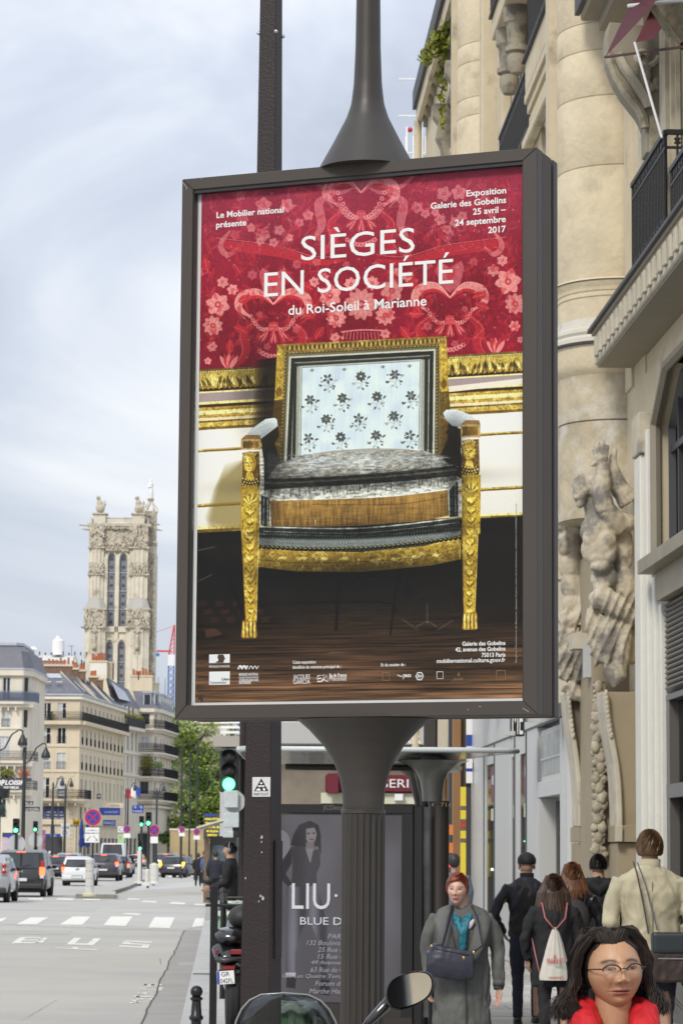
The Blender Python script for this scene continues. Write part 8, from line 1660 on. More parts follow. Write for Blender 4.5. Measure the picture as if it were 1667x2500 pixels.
# ================================================================== trees
m_bark=mat('bark',(.045,.04,.032),.9,var=.3,vscale=3)
def tree(label,px,Y,ztop,r,zc,leafm,n,leaf,seed,lean=0.):
 rd=random.Random(seed);t=thing('plane_tree',label,'tree',(px_x(px,Y,1950),Y,0),0,'green trees beyond the junction');tr=MB();tr.tube([(0,0,0),(.1,0,zc*.35),(.2+lean,0,zc*.7),(.1+lean,0,zc)],[.45,.38,.3,.2],10);tr.build('trunk',m_bark,t,smooth=True)
 lb_=MB();tips=[]
 for i in range(22):
  a=rd.uniform(0,6.28);e=rd.uniform(-.2,1.2);L_=r*rd.uniform(.5,1.0);z0=zc*rd.uniform(.4,1.0);p0=Vector((.15+lean*.6,0,z0));p2=p0+Vector((math.cos(a)*math.cos(e),math.sin(a)*math.cos(e),math.sin(e)*1.2))*L_;p1=(p0+p2)/2+Vector((rd.uniform(-.3,.3),0,rd.uniform(.1,.6)));lb_.tube([p0,p1,p2],[.2,.12,.04],6);tips+=[p1,p2]
 o=lb_.build('limbs',m_bark,t);o['kind']='stuff'
 for k,m in enumerate(leafm):
  c=MB()
  for i in range(int(n)):
   q=rd.choice(tips)+Vector((rd.gauss(0,1),rd.gauss(0,1),rd.gauss(0,.8)))*r*.16
   for _ in range(14):
    p=q+Vector((rd.gauss(0,.45),rd.gauss(0,.45),rd.gauss(0,.32)));a=Vector((rd.gauss(0,1),rd.gauss(0,1),rd.gauss(0,.5))).normalized()*leaf*rd.uniform(.6,1.2);b=a.cross(Vector((rd.gauss(0,1),rd.gauss(0,1),rd.gauss(0,1)))).normalized()*leaf*.7;c.add([p-a,p-b,p+a,p+b],[(0,1,2,3)])
  o=c.build('crown',m,t,fix=False);o['kind']='stuff'
 return t
m_lf1=mat('leaf_mid',(.14,.215,.035),.6,var=.3,vscale=2);m_lf2=mat('leaf_bright',(.29,.38,.07),.6,var=.25,vscale=2);m_lf3=mat('leaf_dark',(.09,.16,.03),.6,var=.3,vscale=2)
for m in(m_lf1,m_lf2,m_lf3):
 b_=m.node_tree.nodes['Principled BSDF'];b_.inputs['Subsurface Weight'].default_value=0
tree('leafy plane tree with a forked trunk left of the traffic light',474,420,0,6.5,16.0,(m_lf1,m_lf2),270,.26,5);tree('leafy tree farther left against the white building',446,470,0,6.5,17,(m_lf2,m_lf1),200,.26,8);tree('dark leafy tree behind the big traffic light',535,410,0,6,13.0,(m_lf1,m_lf3),230,.24,11);tree('low bright tree by the stone park wall',500,400,0,4.5,7.0,(m_lf2,m_lf1),300,.25,14)
tree('tall pale tree rising behind the others',505,450,0,6.5,21.0,(m_lf2,m_lf1),220,.26,17)
hd=thing('hedge','dark clipped hedge above the low park wall','hedge',(px_x(490,385,2000),385,0));mb=MB();leafball(mb,(0,0,3.6),(5.5,1.5,1.6),2600,.3,random.Random(41));mb.build('foliage',m_lf3,hd);hd['kind']='thing'
pw=thing('park_wall','low ochre stone wall with arches under the trees','wall',(px_x(424,340,2050),340,0));w=px_x(560,340,2050)-px_x(424,340,2050);MB().box(0,w,0,.5,0,zf(2026,340)).build('wall',mat('ochre_stone',(.40,.31,.17),.85,var=.15,vscale=.8),pw);MB().box(-.1,w+.1,-.08,.58,zf(2026,340),zf(2022,340)).build('coping',m_white_st,pw)
for k in range(6):MB().box(.6+k*.85,1.0+k*.85,-.03,-.001,0,1.5).build('arch_recess',m_brst2,pw)
# ================================================================== bus shelter
m_shel=mat('shelter_brown',srgb(62,57,54),.4,.2,var=.05);m_frit=mat('canopy_glass',(.42,.45,.44),.12,spec=.8,var=.15,vscale=1.5)
bsY=26.0;bs_x=px_x(840,bsY,2100);BS=thing('bus_shelter','bus shelter with pale glass canopy, flared post and grey fashion poster','bus shelter',(bs_x,bsY,.12));sx=lambda px,Y=bsY,py=2083:px_x(px,Y,py)-bs_x;sz=lambda y,Y=bsY:zf(y,Y)-.12
MB().box(sx(655),sx(1012),0,.14,sz(1982),sz(1960)).build('header',m_black,BS,bevel=.004);text('lettering','JCDecaux',.1,mat('header_print',(.16,.15,.14),.5),BS,(sx(794),-.004,sz(1977)),width=sx(858)-sx(794),fit_h=.055)
MB().box(sx(655),sx(667),0,.14,.2,sz(1982)-.001).build('case_side',m_black,BS);MB().box(sx(985),sx(1012),0,.14,.2,sz(1982)-.001).build('case_side',m_black,BS);MB().box(sx(655),sx(1012),0.001,.139,.08,.2).build('case_foot',m_shel,BS)
Q=paint_fashion();FMt=imgmat('fashion_print',Q.a,.35);me=bpy.data.meshes.new('poster');x0_,x1_,z0_,z1_=sx(667),sx(985),.33,sz(1983);me.from_pydata([(x0_,.02,z0_),(x1_,.02,z0_),(x1_,.02,z1_),(x0_,.02,z1_)],[],[(0,1,2,3)]);uv=me.uv_layers.new()
for i,q in enumerate(((0,0),(1,0),(1,1),(0,1))):uv.data[i].uv=q
fo=link('poster',me,FMt,BS);tag(fo,'grey fashion poster of a long-haired woman in a leather jacket')
MB().box(x0_,x1_,.03,.12,.2,z1_).build('case_back',m_shel,BS)
m_ltx=mat('poster_print_white',(.66,.67,.72),.6);m_ltx2=mat('poster_print_grey',(.36,.36,.40),.6)
ZZ=lambda x,y:(420+x/2.904,1720+y/2.904)
def PL(s,xl,xr,yb,h,m,al='LEFT',shear=0.,bold=0.):a=ZZ(xl,yb);b=ZZ(xr,yb);return text('lettering',s,.1,m,BS,(sx(a[0]),.012,sz(a[1])),width=sx(b[0])-sx(a[0]),fit_h=h/2.904/265,shear=shear,bold=bold)
PL('LIU',872,1140,1442,180,m_ltx);PL('·',1172,1192,1355,22,m_ltx);PL('JO',1225,1420,1442,180,m_ltx);PL('BLUE',932,1130,1552,52,m_ltx);PL('DENIM',1165,1440,1552,52,m_ltx)
for s,xl,xr,yb in(('PARIS',1125,1260,1650),('132 Boulevard St-Germain',978,1500,1697),('25 Rue de Sèvres',1058,1400,1745),('15 Rue des Archives',1056,1480,1793),('49 Avenue Montaigne',1010,1440,1840),('63 Rue du Commerce',1008,1420,1888),('C/c Les Quatre Temps, La Défense',812,1500,1937),('Forum des Halles',1040,1400,1985),('Marthe Haumont',1000,1340,2040)):PL(s,xl,xr,yb,34,m_ltx2,shear=.25)
# wide dark uprights right of the case, glass between
MB().box(sx(1013),sx(1037),.02,.16,0,sz(1962)).build('upright',m_black,BS,bevel=.01)
MB().box(sx(1037),sx(1052),.06,.08,.2,sz(1965)).build('side_glass',mat('shelter_glass',(.07,.072,.07),.08,var=.5,vscale=3),BS)
pc=sx(1077);MB().lathe([(.11,0),(.095,.1),(.095,sz(1952)),(.10,sz(1951))],32,(pc,.25,0)).build('post',m_shel,BS,smooth='auto')
fl_=[(.095,sz(1950)),(.10,sz(1925)),(.115,sz(1900)),(.15,sz(1880)),(.20,sz(1866)),(.27,sz(1856)),(.34,sz(1850))];MB().lathe(fl_,36,(pc-.06,.25,0)).build('flared_capital',mat('capital_grey',(.20,.205,.19),.3,.1,coat=.4),BS,smooth='auto')
MB().lathe([(.098,sz(1958)),(.101,sz(1957)),(.101,sz(1950)),(.098,sz(1949))],32,(pc,.25,0)).build('collar',m_shel,BS,smooth='auto')
m_gld=mat('print_gold',(.45,.36,.16),.5);text('lettering','4',.05,m_gld,BS,(sx(1058),.14,sz(1963)),fit_h=.035,width=.022);text('lettering','711',.05,m_gld,BS,(sx(1081),.145,sz(1963)),fit_h=.035,width=.085)
# canopy: rounded plan, thin edge band, glossy fritted underside
zc_=sz(1834);zt_=sz(1822);xa,xb=sx(583),sx(1257)
def canopy(a,b,y0,y1,z0,z1,r=.25,cr=1.0):
 P=[(a+r,y0),(b-r*2.2,y0),(b-.1,y0+.05),(b,y0+.18),(b-.12,y0+.5),(b-.7,y1-.4),(b-1.0,y1),(a+r,y1),(a,y1-.3),(a,y0+.2),(a+.06,y0+.05)];return MB().prism(P,'z',z0,z1)
canopy(xa,xb,-.35,3.6,zc_,zt_).build('canopy',m_frit,BS,bevel=.012,bseg=2)
rim=MB();rim.tube([(xa+.02,.4,zc_+.02),(xa+.03,-.2,zc_+.02),(xa+.2,-.37,zc_+.02),(xb-.5,-.37,zc_+.02),(xb-.08,-.30,zc_+.02),(xb+.02,-.16,zc_+.02),(xb-.12,.15,zc_+.02),(xb-.7,3.2,zc_+.02)],.024,8);rim.build('canopy_rim',mat('rim_pale',(.55,.60,.60),.3),BS,smooth=True)
MB().tube([(xb-.75,.5,zc_-.03),(xb-.55,1.8,zc_-.08),(xb-.8,3.4,zc_-.05)],[(.02,.10),(.05,.16),(.02,.1)],10).build('canopy_gutter',mat('rim_pale',(.5,.5,.5)),BS,smooth=True)
MB().tube([(sx(700),.4,zc_-.12),(sx(1060),.4,zc_-.12)],[(.03,.15),(.03,.15)],8).build('roof_beam',m_shel,BS)
MB().box(sx(1040),sx(1074),.3,.4,zt_+.001,sz(1735)).build('totem',m_shel,BS,bevel=.02)
for yy in(1.3,3.3):MB().lathe([(.09,0),(.08,.1),(.08,2.2),(.14,2.45),(.3,zc_-.01)],24,(sx(1060),yy,0)).build('rear_post',m_shel,BS,smooth='auto')
MB().box(sx(700),sx(1050),3.0,3.02,.3,2.1).build('back_glass',MATS['shelter_glass'],BS)
sb=MB();sb.tube([(sx(962),.35,.62),(sx(1000),.3,.60),(sx(1048),.3,.60),(sx(1062),.5,.58)],[(.012,.10),(.015,.16),(.015,.18),(.012,.1)],10);sb.build('seat',mat('seat_white',(.60,.62,.63),.3),BS,smooth=True);MB().tube([(sx(1005),.4,.58),(sx(1022),.4,.48),(sx(1028),.4,.0)],[.07,.03,.028],10).build('seat_leg',MATS['seat_white'],BS,smooth=True)
MB().box(sx(560),sx(1100),-.3,4,-.02,.006).build('floor_plinth',mat('shelter_floor',(.22,.21,.2),.8,var=.1),BS)
# ================================================================== people
def fold(me,a1=.006,f1=22,a2=.003,f2=60,seed=1,zs=1.):
 def fn(co,no):
  q=co*np.array([1,1,zs]);r=1-2.2*np.abs(smooth_noise(q+smooth_noise(co,f1*.5,seed+9)[:,None]*.06,f1*1.3,seed+2));r2=1-2.2*np.abs(smooth_noise(q,f2*.8,seed+3))
  return co+no*(smooth_noise(q,f1,seed)*a1*.7+r*a1*.85+r2*a2*1.1-a1*.4)[:,None]
 return displace(me,fn)
def hand(mb,w,d,side,k=1.,curl=.5,down=Vector((0,0,-1))):
 """palm and five bent fingers hanging from the wrist w; d = direction of the palm's face"""
 dn=Vector(down).normalized();d=Vector(d).normalized();sdv=dn.cross(d).normalized()*side
 R=Matrix((sdv,d,dn)).transposed();mb.ell(Vector(w)+dn*.045*k,(.038*k,.016*k,.05*k),R,12,8)
 for i,(o,L_,r)in enumerate(((-.027,.066,.0085),(-.009,.076,.009),(.009,.071,.0088),(.026,.056,.0078))):
  p0=Vector(w)+dn*.078*k+sdv*o*k;p1=p0+dn*L_*.45*k+d*curl*.012*k;p2=p1+dn*L_*.32*k+d*curl*.022*k;p3=p2+dn*L_*.2*k+d*curl*.024*k;mb.tube([p0-dn*.02*k,p0,p1,p2,p3],[r*k,r*k,r*.95*k,r*.85*k,r*.6*k],8)
 p0=Vector(w)+dn*.02*k-sdv*.028*k;p1=p0-sdv*.022*k+dn*.025*k+d*.012*k;p2=p1+dn*.026*k+d*.014*k-sdv*.002*k;mb.tube([p0,p1,p2,p2+dn*.016*k+d*.006*k],[.012*k,.0105*k,.0095*k,.006*k],8)
def face_head(c,s=1.,yaw=0.,pitch=0.,roll=0.,asian=False,cols=None,n=150,age=0.):
 """sculpted head looking along -Y, vertex colours for brows, eyes, lips, painted crease shade and catchlight"""
 U=np.linspace(0,2*PI,n,endpoint=False);U=U-.7*np.sin(U);Vv=np.linspace(-PI/2+.02,PI/2-.02,n);uu,vv=np.meshgrid(U,Vv);d=np.stack([np.cos(vv)*np.sin(uu),-np.cos(vv)*np.cos(uu),np.sin(vv)],-1).reshape(-1,3)
 zr=d[:,2];jaw=np.clip(-(zr+.12)/.88,0,1)
 W_=(.0745 if asian else .070)*(1-.30*jaw**1.4)*(1-.06*np.clip(zr,0,1));x=d[:,0]*W_;y=d[:,1]*(.092*(1-.16*jaw));z=np.where(zr<0,zr*.118,zr*.108);y=np.where(d[:,1]<0,y*(1-.05*(1-np.abs(d[:,0]))),y);front=np.clip(-d[:,1]*1.6,0,1)
 back=(d[:,1]>.1)&(zr<-.45);z=np.where(back,z*.8,z)
 G=lambda cx,cz,sx_,sz_:np.exp(-((x-cx)/sx_)**2-((z-cz)/sz_)**2)
 f=0*x;f+=.0125*G(0,.004,.0085,.026)+(.0165 if asian else .019)*G(0,-.024,.0120 if asian else .010,.0115)+.0085*(G(.0135,-.029,.0065,.007)+G(-.0135,-.029,.0065,.007));f-=.004*G(0,.022,.012,.008)
 f-=(.0055 if asian else .009)*(G(.031,.010,.0185,.0115)+G(-.031,.010,.0185,.0115));f+=.0035*(G(.032,.028,.021,.006)+G(-.032,.028,.021,.006));f+=.0055*(G(.040,-.018,.019,.018)+G(-.040,-.018,.019,.018))
 f+=.0048*(G(.031,.0095,.0145,.0075)+G(-.031,.0095,.0145,.0075))
 f+=.0062*G(0,-.0545,.021,.0048)+.0072*G(0,-.0655,.017,.0050)-.0055*G(0,-.0600,.024,.0018)-.003*G(0,-.043,.004,.006)-.003*G(0,-.0755,.016,.005);f+=.0075*G(0,-.094,.021,.014);f-=.0034*(G(.029,-.048,.0045,.015)+G(-.029,-.048,.0045,.015))*(1+age);f-=.0012*age*(G(.034,-.007,.012,.0035)+G(-.034,-.007,.012,.0035))
 y=y-f*front;co=np.stack([x,y,z],-1)*s
 # ears
 cl=np.tile(np.array([*(cols or(.52,.30,.20))]),(len(x),1));base_=cl.copy();fr_=(d[:,1]<-.2)
 def paintc(mask,c,a=1.):m=np.clip(mask,0,1)[:,None]*a*fr_[:,None];cl[:]=cl*(1-m)+np.array(c)*m
 paintc(G(.042,-.022,.022,.018)+G(-.042,-.022,.022,.018),(base_[0][0]*1.05,base_[0][1]*.80,base_[0][2]*.78),.55);paintc(G(.0075,-.0345,.0035,.0018)+G(-.0075,-.0345,.0035,.0018),(.10,.04,.03),.8);paintc(G(.026,-.036,.004,.012)+G(-.026,-.036,.004,.012),(base_[0][0]*.72,base_[0][1]*.62,base_[0][2]*.58),.35)  # cheek blush, then shade painted under the nose and along the nasolabial creases
 lipc=(.42,.10,.09)if not asian else(.34,.10,.095);paintc(np.exp(-(x/.0245)**4-((z+.0545+.12*np.abs(x))/.0050)**4)+np.exp(-(x/.0215)**4-((z+.0660-.10*np.abs(x))/.0060)**4),lipc,.95);paintc(np.exp(-(x/.0255)**6-((z+.0600)/.0013)**2),(.07,.02,.02),.95)
 for sd in(-1,1):
  ex=sd*.031;xx=(x-ex)*sd;h=(.0034 if asian else .0042)*np.clip(1-(xx/.0155)**2,0,1)**.7;zz_=z-(.0100+.05*xx);ins=(np.abs(xx)<.0155)
  paintc(np.exp(-(xx/.020)**4-((zz_)/.0095)**4),(base_[0][0]*.78,base_[0][1]*.68,base_[0][2]*.64),.5)
  eye=ins*np.clip((h-np.abs(zz_))/.0008,0,1);paintc(eye,(.22,.195,.18));paintc(eye*np.clip((.0056-np.hypot(xx-.0,zz_))/.0010,0,1),(.012,.007,.005));paintc(eye*np.clip((.0009-np.hypot(xx-.0018,zz_-.0018))/.0006,0,1),(.8,.8,.8))  # the last pale dot is a painted catchlight
  paintc(ins*np.exp(-((zz_-h-.0006)/.0021)**2),(.02,.012,.01),.95);paintc(ins*np.exp(-((zz_+h+.0003)/.0014)**2),(.12,.06,.045),.7)
  bz=z-(.0285+.004*np.cos(xx/.016)-.10*np.clip(xx,0,1));paintc(np.exp(-((xx-.001)/.0205)**6-(bz/.0046)**2),(.03,.018,.014)if asian else(.15,.07,.04),1. if asian else .75)
 R=Euler((pitch,roll,yaw),'XYZ').to_matrix();co=co@np.array(R).T+np.array(c)
 F=[(i*n+j,i*n+(j+1)%n,(i+1)*n+(j+1)%n,(i+1)*n+j)for i in range(n-1)for j in range(n)]+[tuple(range(n))[::-1],tuple((n-1)*n+j for j in range(n))]
 return co,F,cl,R
def skinmat(name,rough=.48):
 if name in MATS:return MATS[name]
 M=bpy.data.materials.new(name);M.use_nodes=True;nt=M.node_tree;b=nt.nodes['Principled BSDF'];a=nt.nodes.new('ShaderNodeVertexColor');a.layer_name='Col'
 n=nt.nodes.new('ShaderNodeTexNoise');n.inputs['Scale'].default_value=60;n.inputs['Detail'].default_value=5;tcn=nt.nodes.new('ShaderNodeTexCoord');nt.links.new(tcn.outputs['Object'],n.inputs[0]);r=nt.nodes.new('ShaderNodeMapRange');r.inputs[3].default_value=.86;r.inputs[4].default_value=1.12;nt.links.new(n.outputs[0],r.inputs[0])
 v=nt.nodes.new('ShaderNodeVectorMath');v.operation='SCALE';nt.links.new(a.outputs[0],v.inputs[0]);nt.links.new(r.outputs[0],v.inputs['Scale']);nt.links.new(v.outputs[0],b.inputs['Base Color'])
 b.inputs['Roughness'].default_value=rough;b.inputs['Subsurface Weight'].default_value=.12;b.inputs['Subsurface Radius'].default_value=(.01,.004,.002);b.inputs['Subsurface Scale'].default_value=.6;bp=nt.nodes.new('ShaderNodeBump');bp.inputs['Strength'].default_value=.15;bp.inputs['Distance'].default_value=.001;nt.links.new(n.outputs[0],bp.inputs['Height']);nt.links.new(bp.outputs[0],b.inputs['Normal']);MATS[name]=M;return M
def body_with_head(parent,bodymesh,head,skin):
 co,F,cl,R=head;V=[tuple(v.co)for v in bodymesh.vertices];n0=len(V);Fc=[tuple(p.vertices)for p in bodymesh.polygons]+[tuple(i+n0 for i in f)for f in F];V+=[tuple(p)for p in co]
 me=bpy.data.meshes.new('body');me.from_pydata(V,[],Fc);ca=me.color_attributes.new('Col','FLOAT_COLOR','POINT');C_a=np.ones((len(V),4),np.float32);C_a[:n0,:3]=skin;C_a[n0:,:3]=cl;ca.data.foreach_set('color',C_a.ravel())
 import bmesh;bm=bmesh.new();bm.from_mesh(me);bmesh.ops.recalc_face_normals(bm,faces=bm.faces);bm.to_mesh(me);bm.free();return link('body',me,skinmat('skin_painted'),parent,smooth=True)
def strands(roots,paths,r,seed=0,nseg=None,flat=.35):
 mb=MB()
 for p,rad in paths:mb.tube(p,[(q,q*flat)for q in rad],4,cap=False)
 return mb
def hairmat(name,c,rough=.42):return mat(name,c,rough,var=.45,vscale=38,spec=.5,stretch=(1,1,.22),bump=.5,bscale=90,bdist=.003)
def hair_shell(c,rx,ry,rz,cut=None,seed=1,n=90,amp=.006,R=None):
 """lumpy cap; cut(x,y,z) -> scale 0..1 keeps it off the face"""
 U=np.linspace(0,2*PI,n,endpoint=False);Vv=np.linspace(-PI/2+.03,PI/2-.03,n);uu,vv=np.meshgrid(U,Vv);d=np.stack([np.cos(vv)*np.sin(uu),-np.cos(vv)*np.cos(uu),np.sin(vv)],-1).reshape(-1,3)
 co=d*np.array([rx,ry,rz]);k=np.ones(len(co))if cut is None else cut(d);st=smooth_noise(np.stack([np.arctan2(d[:,0],d[:,1])*.3,d[:,2]*.02,0*d[:,0]],-1),120,seed)
 co=co*k[:,None]+d*(amp*st*k)[:,None]
 if R is not None:co=co@np.array(R).T
 co=co+np.array(c);mb=MB();mb.add([tuple(p)for p in co],[(i*n+j,i*n+(j+1)%n,(i+1)*n+(j+1)%n,(i+1)*n+j)for i in range(n-1)for j in range(n)]+[tuple(range(n))[::-1],tuple((n-1)*n+j for j in range(n))]);return mb
SK=(.50,.30,.21)
def walker(label,px,Y,H,rz,coat,coat_len=.50,trousers=m_clk,shoulder=.22,hairm=None,hair='short',pose=(0,0),arms=None,z0=.12,shoes=m_black,legs=True,stoop=0.,collar=None,girth=1.,skin=SK,stride=.12,vox=.014):
 """a person from the ground up, facing local -Y"""
 k=H/1.75;t=thing('person',label,'person',(px_x(px,Y),Y,z0),rz);zs_=1.44*k;hc=(pose[0],-.02*k,1.605*k)
 arms=arms or{-1:[(.27,-.02,1.12),(.27,-.10,.88)],1:[(.27,.0,1.12),(.27,-.06,.88)]}
 b=MB();b.tube([(0,.01,1.35*k),(hc[0]*.5,.0,1.45*k),(hc[0],-.01,1.55*k)],[.085*k,.064*k,.060*k],12);b.tube([(0,0,.95*k),(0,0,1.15*k),(0,0,1.36*k)],[.11*k,.10*k,.11*k],12);b.ell((hc[0],-.005,1.56*k),(.05*k,.06*k,.05*k))
 for s in(-1,1):
  (ex,ey,ez),(wx_,wy,wz)=arms[s];b.tube([(s*(shoulder-.05)*k,0,1.38*k),(s*ex*k,ey*k,ez*k),(s*wx_*k,wy*k,wz*k)],[.04*k,.034*k,.024*k],10);dn=(Vector((s*wx_,wy,wz))-Vector((s*ex,ey,ez))).normalized();hand(b,(s*wx_*k,wy*k,wz*k),Vector((-s*.6,-.5,0)),s,k,.6,dn)
  b.tube([(s*.09*k,0,.95*k),(s*.10*k,0,.5*k),(s*.10*k,.0,.08*k)],[.07*k,.045*k,.035*k],10)
 bm_=blob(b,.0075,2)
 c=MB();cl_=coat_len*k
 c.tube([(0,.0,cl_),(0,0,max(cl_+.05,.95*k)),(0,0,1.12*k),(0,.0,1.30*k),(0,.0,1.40*k),(0,.01,1.445*k),(0,.01,1.485*k)],[(.125*k*girth,.195*k*girth),(.125*k*girth,.185*k*girth),(.115*k*girth,.17*k*girth),(.12*k*girth,shoulder*k*.96),(.10*k,shoulder*k*.92),(.078*k,shoulder*k*.62),(.066*k,.072*k)],20,up=(0,1,0))
 for s in(-1,1):
  (ex,ey,ez),(wx_,wy,wz)=arms[s];c.tube([(s*(shoulder-.045)*k,0,1.385*k),(s*(ex*.55+shoulder*.45)*k,ey*.5*k,(ez+1.38)/2*k),(s*ex*k,ey*k,ez*k),(s*(wx_*.9+ex*.1)*k,(wy*.9+ey*.1)*k,(wz*.9+ez*.1)*k),(s*wx_*k,wy*k,wz*k)],[.068*k,.060*k,.052*k,.043*k,.040*k],12)
 cm=blob(c,vox,3);fold(cm,.011,20,.006,46,int(px)%17,.6);link('coat',cm,coat,t,smooth=True)
 if collar:q=MB();q.tube([(0,.01,1.43*k),(0,.005,1.49*k),(0,0,1.53*k)],[(.075*k,.085*k),(.068*k,.072*k),(.070*k,.074*k)],24,up=(0,1,0));q.build('collar',collar,t,smooth=True)
 if legs:
  l=MB()
  for s in(-1,1):l.tube([(s*.085*k,0,.92*k),(s*.10*k,s*stride*.25,.70*k),(s*.10*k,s*stride*.5,.48*k),(s*.10*k,s*stride*.8,.25*k),(s*.10*k,s*stride,.07*k)],[.095*k,.085*k,.062*k,.054*k,.05*k],14)
  l.ell((0,0,.92*k),(.15*k,.11*k,.12*k));lm_=blob(l,vox,2);fold(lm_,.005,30,.003,70,3);link('trousers',lm_,trousers,t,smooth=True)
  sh=MB()
  for s in(-1,1):sh.ell((s*.10*k,s*stride-.05,.05*k),(.045*k,.13*k,.05*k),None,14,8);sh.box(s*.10*k-.04,s*.10*k+.04,s*stride-.15,s*stride+.06,0,.03)
  sh.build('shoes',shoes,t,smooth='auto')
 return t,k,hc,bm_
def plain_head(t,k,hc,bm_,yaw=0.,skin=SK):return body_with_head(t,bm_,face_head(hc,k*.98,yaw,cols=skin,n=70),skin)
# --- red-haired woman in a grey coat, walking towards the camera
m_coatg=mat('wool_grey',(.105,.108,.102),.9,var=.28,vscale=9,bump=.4,bscale=90,bdist=.003,stretch=(1,1,.35));m_hred=hairmat('hair_auburn_red',(.17,.035,.012));m_teal=mat('scarf_teal',(.01,.14,.19),.6,var=.7,vscale=45);m_lea=mat('leather_navy',(.030,.031,.048),.35,var=.15,vscale=10);m_gold=mat('brass',(.5,.36,.12),.3,.9)
def woman_red():
 arms={-1:[(.285,.02,1.10),(.275,-.07,.83)],1:[(.30,.02,1.10),(.30,-.05,.80)]}
 t,k,hc,bm_=walker('red-haired woman in a long grey wool coat and teal scarf facing the camera',1131,20.8,1.545,0,m_coatg,.28,m_clk,.235,arms=arms,girth=1.22,skin=(.55,.33,.25),vox=.012)
 body_with_head(t,bm_,face_head((hc[0]-.035,hc[1]-.045,hc[2]-.002),k*1.10,-.22,.02,.03,cols=(.60,.37,.28),age=1.),(.56,.33,.25));hx=hc[0]-.035
 c=(hx,hc[1]-.03,hc[2]+.022)
 def cut(d):f=np.clip((-d[:,1]-.22)*3.5,0,1)*np.clip((.50+.25*d[:,0]-d[:,2])*6,0,1);low=np.clip((-d[:,2]-.42)*4,0,1);return 1-.34*f-.38*low
 R=Euler((0,.03,-.22)).to_matrix();hair_shell(c,.083,.104,.108,cut,3,90,.004,R).build('hair',m_hred,t,smooth=True)
 sb_=MB();rd=random.Random(5)
 for i in range(150):
  a=rd.uniform(-1.25,1.25);p0=Vector((hx+.025+.01*rd.random(),hc[1]-.05,hc[2]+.120));e=Vector((hx+.080*math.sin(a),hc[1]-.035-.082*math.cos(a),hc[2]+.066+.05*abs(math.sin(a))**2*(-1.3 if a>0 else-.9)+rd.uniform(-.008,.008)));m_=(p0+e)/2+Vector((.022*math.sin(a),-.022*math.cos(a),.012));sb_.tube([p0,m_,e],[(.006,.002),(.006,.002),(.0015,.001)],4,cap=False)
 o=sb_.build('hair_strands',m_hred,t);o['kind']='stuff'
 # broad collar and lapels, scarf
 w=MB()
 for s in(-1,1):
  P=[[(s*(.030+.02*j),-.155-.012*j,1.02*k+.0*j),(s*(.055+.03*j),-.165-.004*j,1.14*k),(s*(.078+.035*j),-.15+.0*j,1.26*k),(s*(.088+.040*j),-.105+.005*j,1.37*k),(s*(.085+.030*j),-.03+.0*j,1.455*k+.012*(2-j)),(s*(.05+.03*j),.07+.01*j,1.475*k+.012*(2-j))]for j in range(4)];w.grid(P)
 q=w.build('lapels',m_coatg,t,smooth=True);sd_=q.modifiers.new('t','SOLIDIFY');sd_.thickness=.012
 sc2=MB();sc2.tube([(0,.05,1.44*k),(-.075,-.02,1.42*k),(-.035,-.115,1.36*k),(.0,-.150,1.25*k),(-.012,-.160,1.10*k)],[(.03,.02),(.03,.025),(.035,.03),(.022,.045),(.012,.012)],10,up=(0,1,0));sc2.tube([(0,.05,1.44*k),(.075,-.02,1.42*k),(.035,-.115,1.36*k),(.01,-.155,1.27*k),(.012,-.160,1.12*k)],[(.03,.02),(.03,.025),(.032,.03),(.02,.035),(.012,.012)],10,up=(0,1,0));me=blob(sc2,.009,1);fold(me,.005,70,.003,120,4);link('scarf',me,m_teal,t,smooth=True)
 MB().ell((.062,-.148,1.33*k),(.016,.01,.04),Matrix.Rotation(.5,3,'Y')).build('brooch_scarf',mat('pink_cloth',(.6,.45,.52),.6),t,smooth=True)
 cf=MB()
 for s,wxx in((-1,.275),(1,.30)):cf.tube([(s*(wxx+.002)*k,-.055*k,.875*k),(s*wxx*k,-.06*k,.83*k)],[.049*k,.050*k],16)
 cf.build('cuffs',m_coatg,t,smooth=True)
 MB().tube([(.02,-.155*k-.02,1.0*k),(.03,-.150*k-.02,.28*k)],[(.006,.004),(.006,.004)],6).build('coat_edge',mat('wool_dark',(.05,.05,.05),.9),t)
 # the bag is a thing of its own
 g_=thing('handbag','navy leather shoulder bag with a gold tag held against the grey coat','handbag',(t.location.x,t.location.y-.02,.12));a=at(1100,2345,20.58);cx,cz=a.x-t.location.x,a.z-.12
 bb=MB();R=Matrix.Rotation(-.17,3,'Y')if False else Matrix.Rotation(.17,3,'Y');bb.tube([R@Vector((-.175,0,-.035))+Vector((cx,-.235,cz)),R@Vector((-.08,0,-.02))+Vector((cx,-.235,cz)),R@Vector((.08,0,-.02))+Vector((cx,-.235,cz)),R@Vector((.165,0,-.005))+Vector((cx,-.235,cz))],[(.105,.028),(.118,.045),(.112,.045),(.10,.028)],14,up=(0,0,1));bb.xbox((cx-.005,-.235,cz+.05),(.30,.05,.08),R);me=blob(bb,.008,3);fold(me,.003,30,.001,80,2);link('bag',me,m_lea,g_,smooth=True)
 z_=MB();z_.tube([R@Vector((-.12,0,.062))+Vector((cx,-.268,cz)),R@Vector((.12,0,.062))+Vector((cx,-.268,cz))],[(.004,.003)]*2,6);z_.build('zip',m_blk_txt,g_);
 for p in((.085,.035),(.150,.085),(-.155,.075)):MB().ell(tuple(R@Vector((p[0],0,p[1]))+Vector((cx,-.275 if p[0]==.085 else-.255,cz))),(.010,.005,.014)).build('clasp',m_gold,g_,smooth=True)
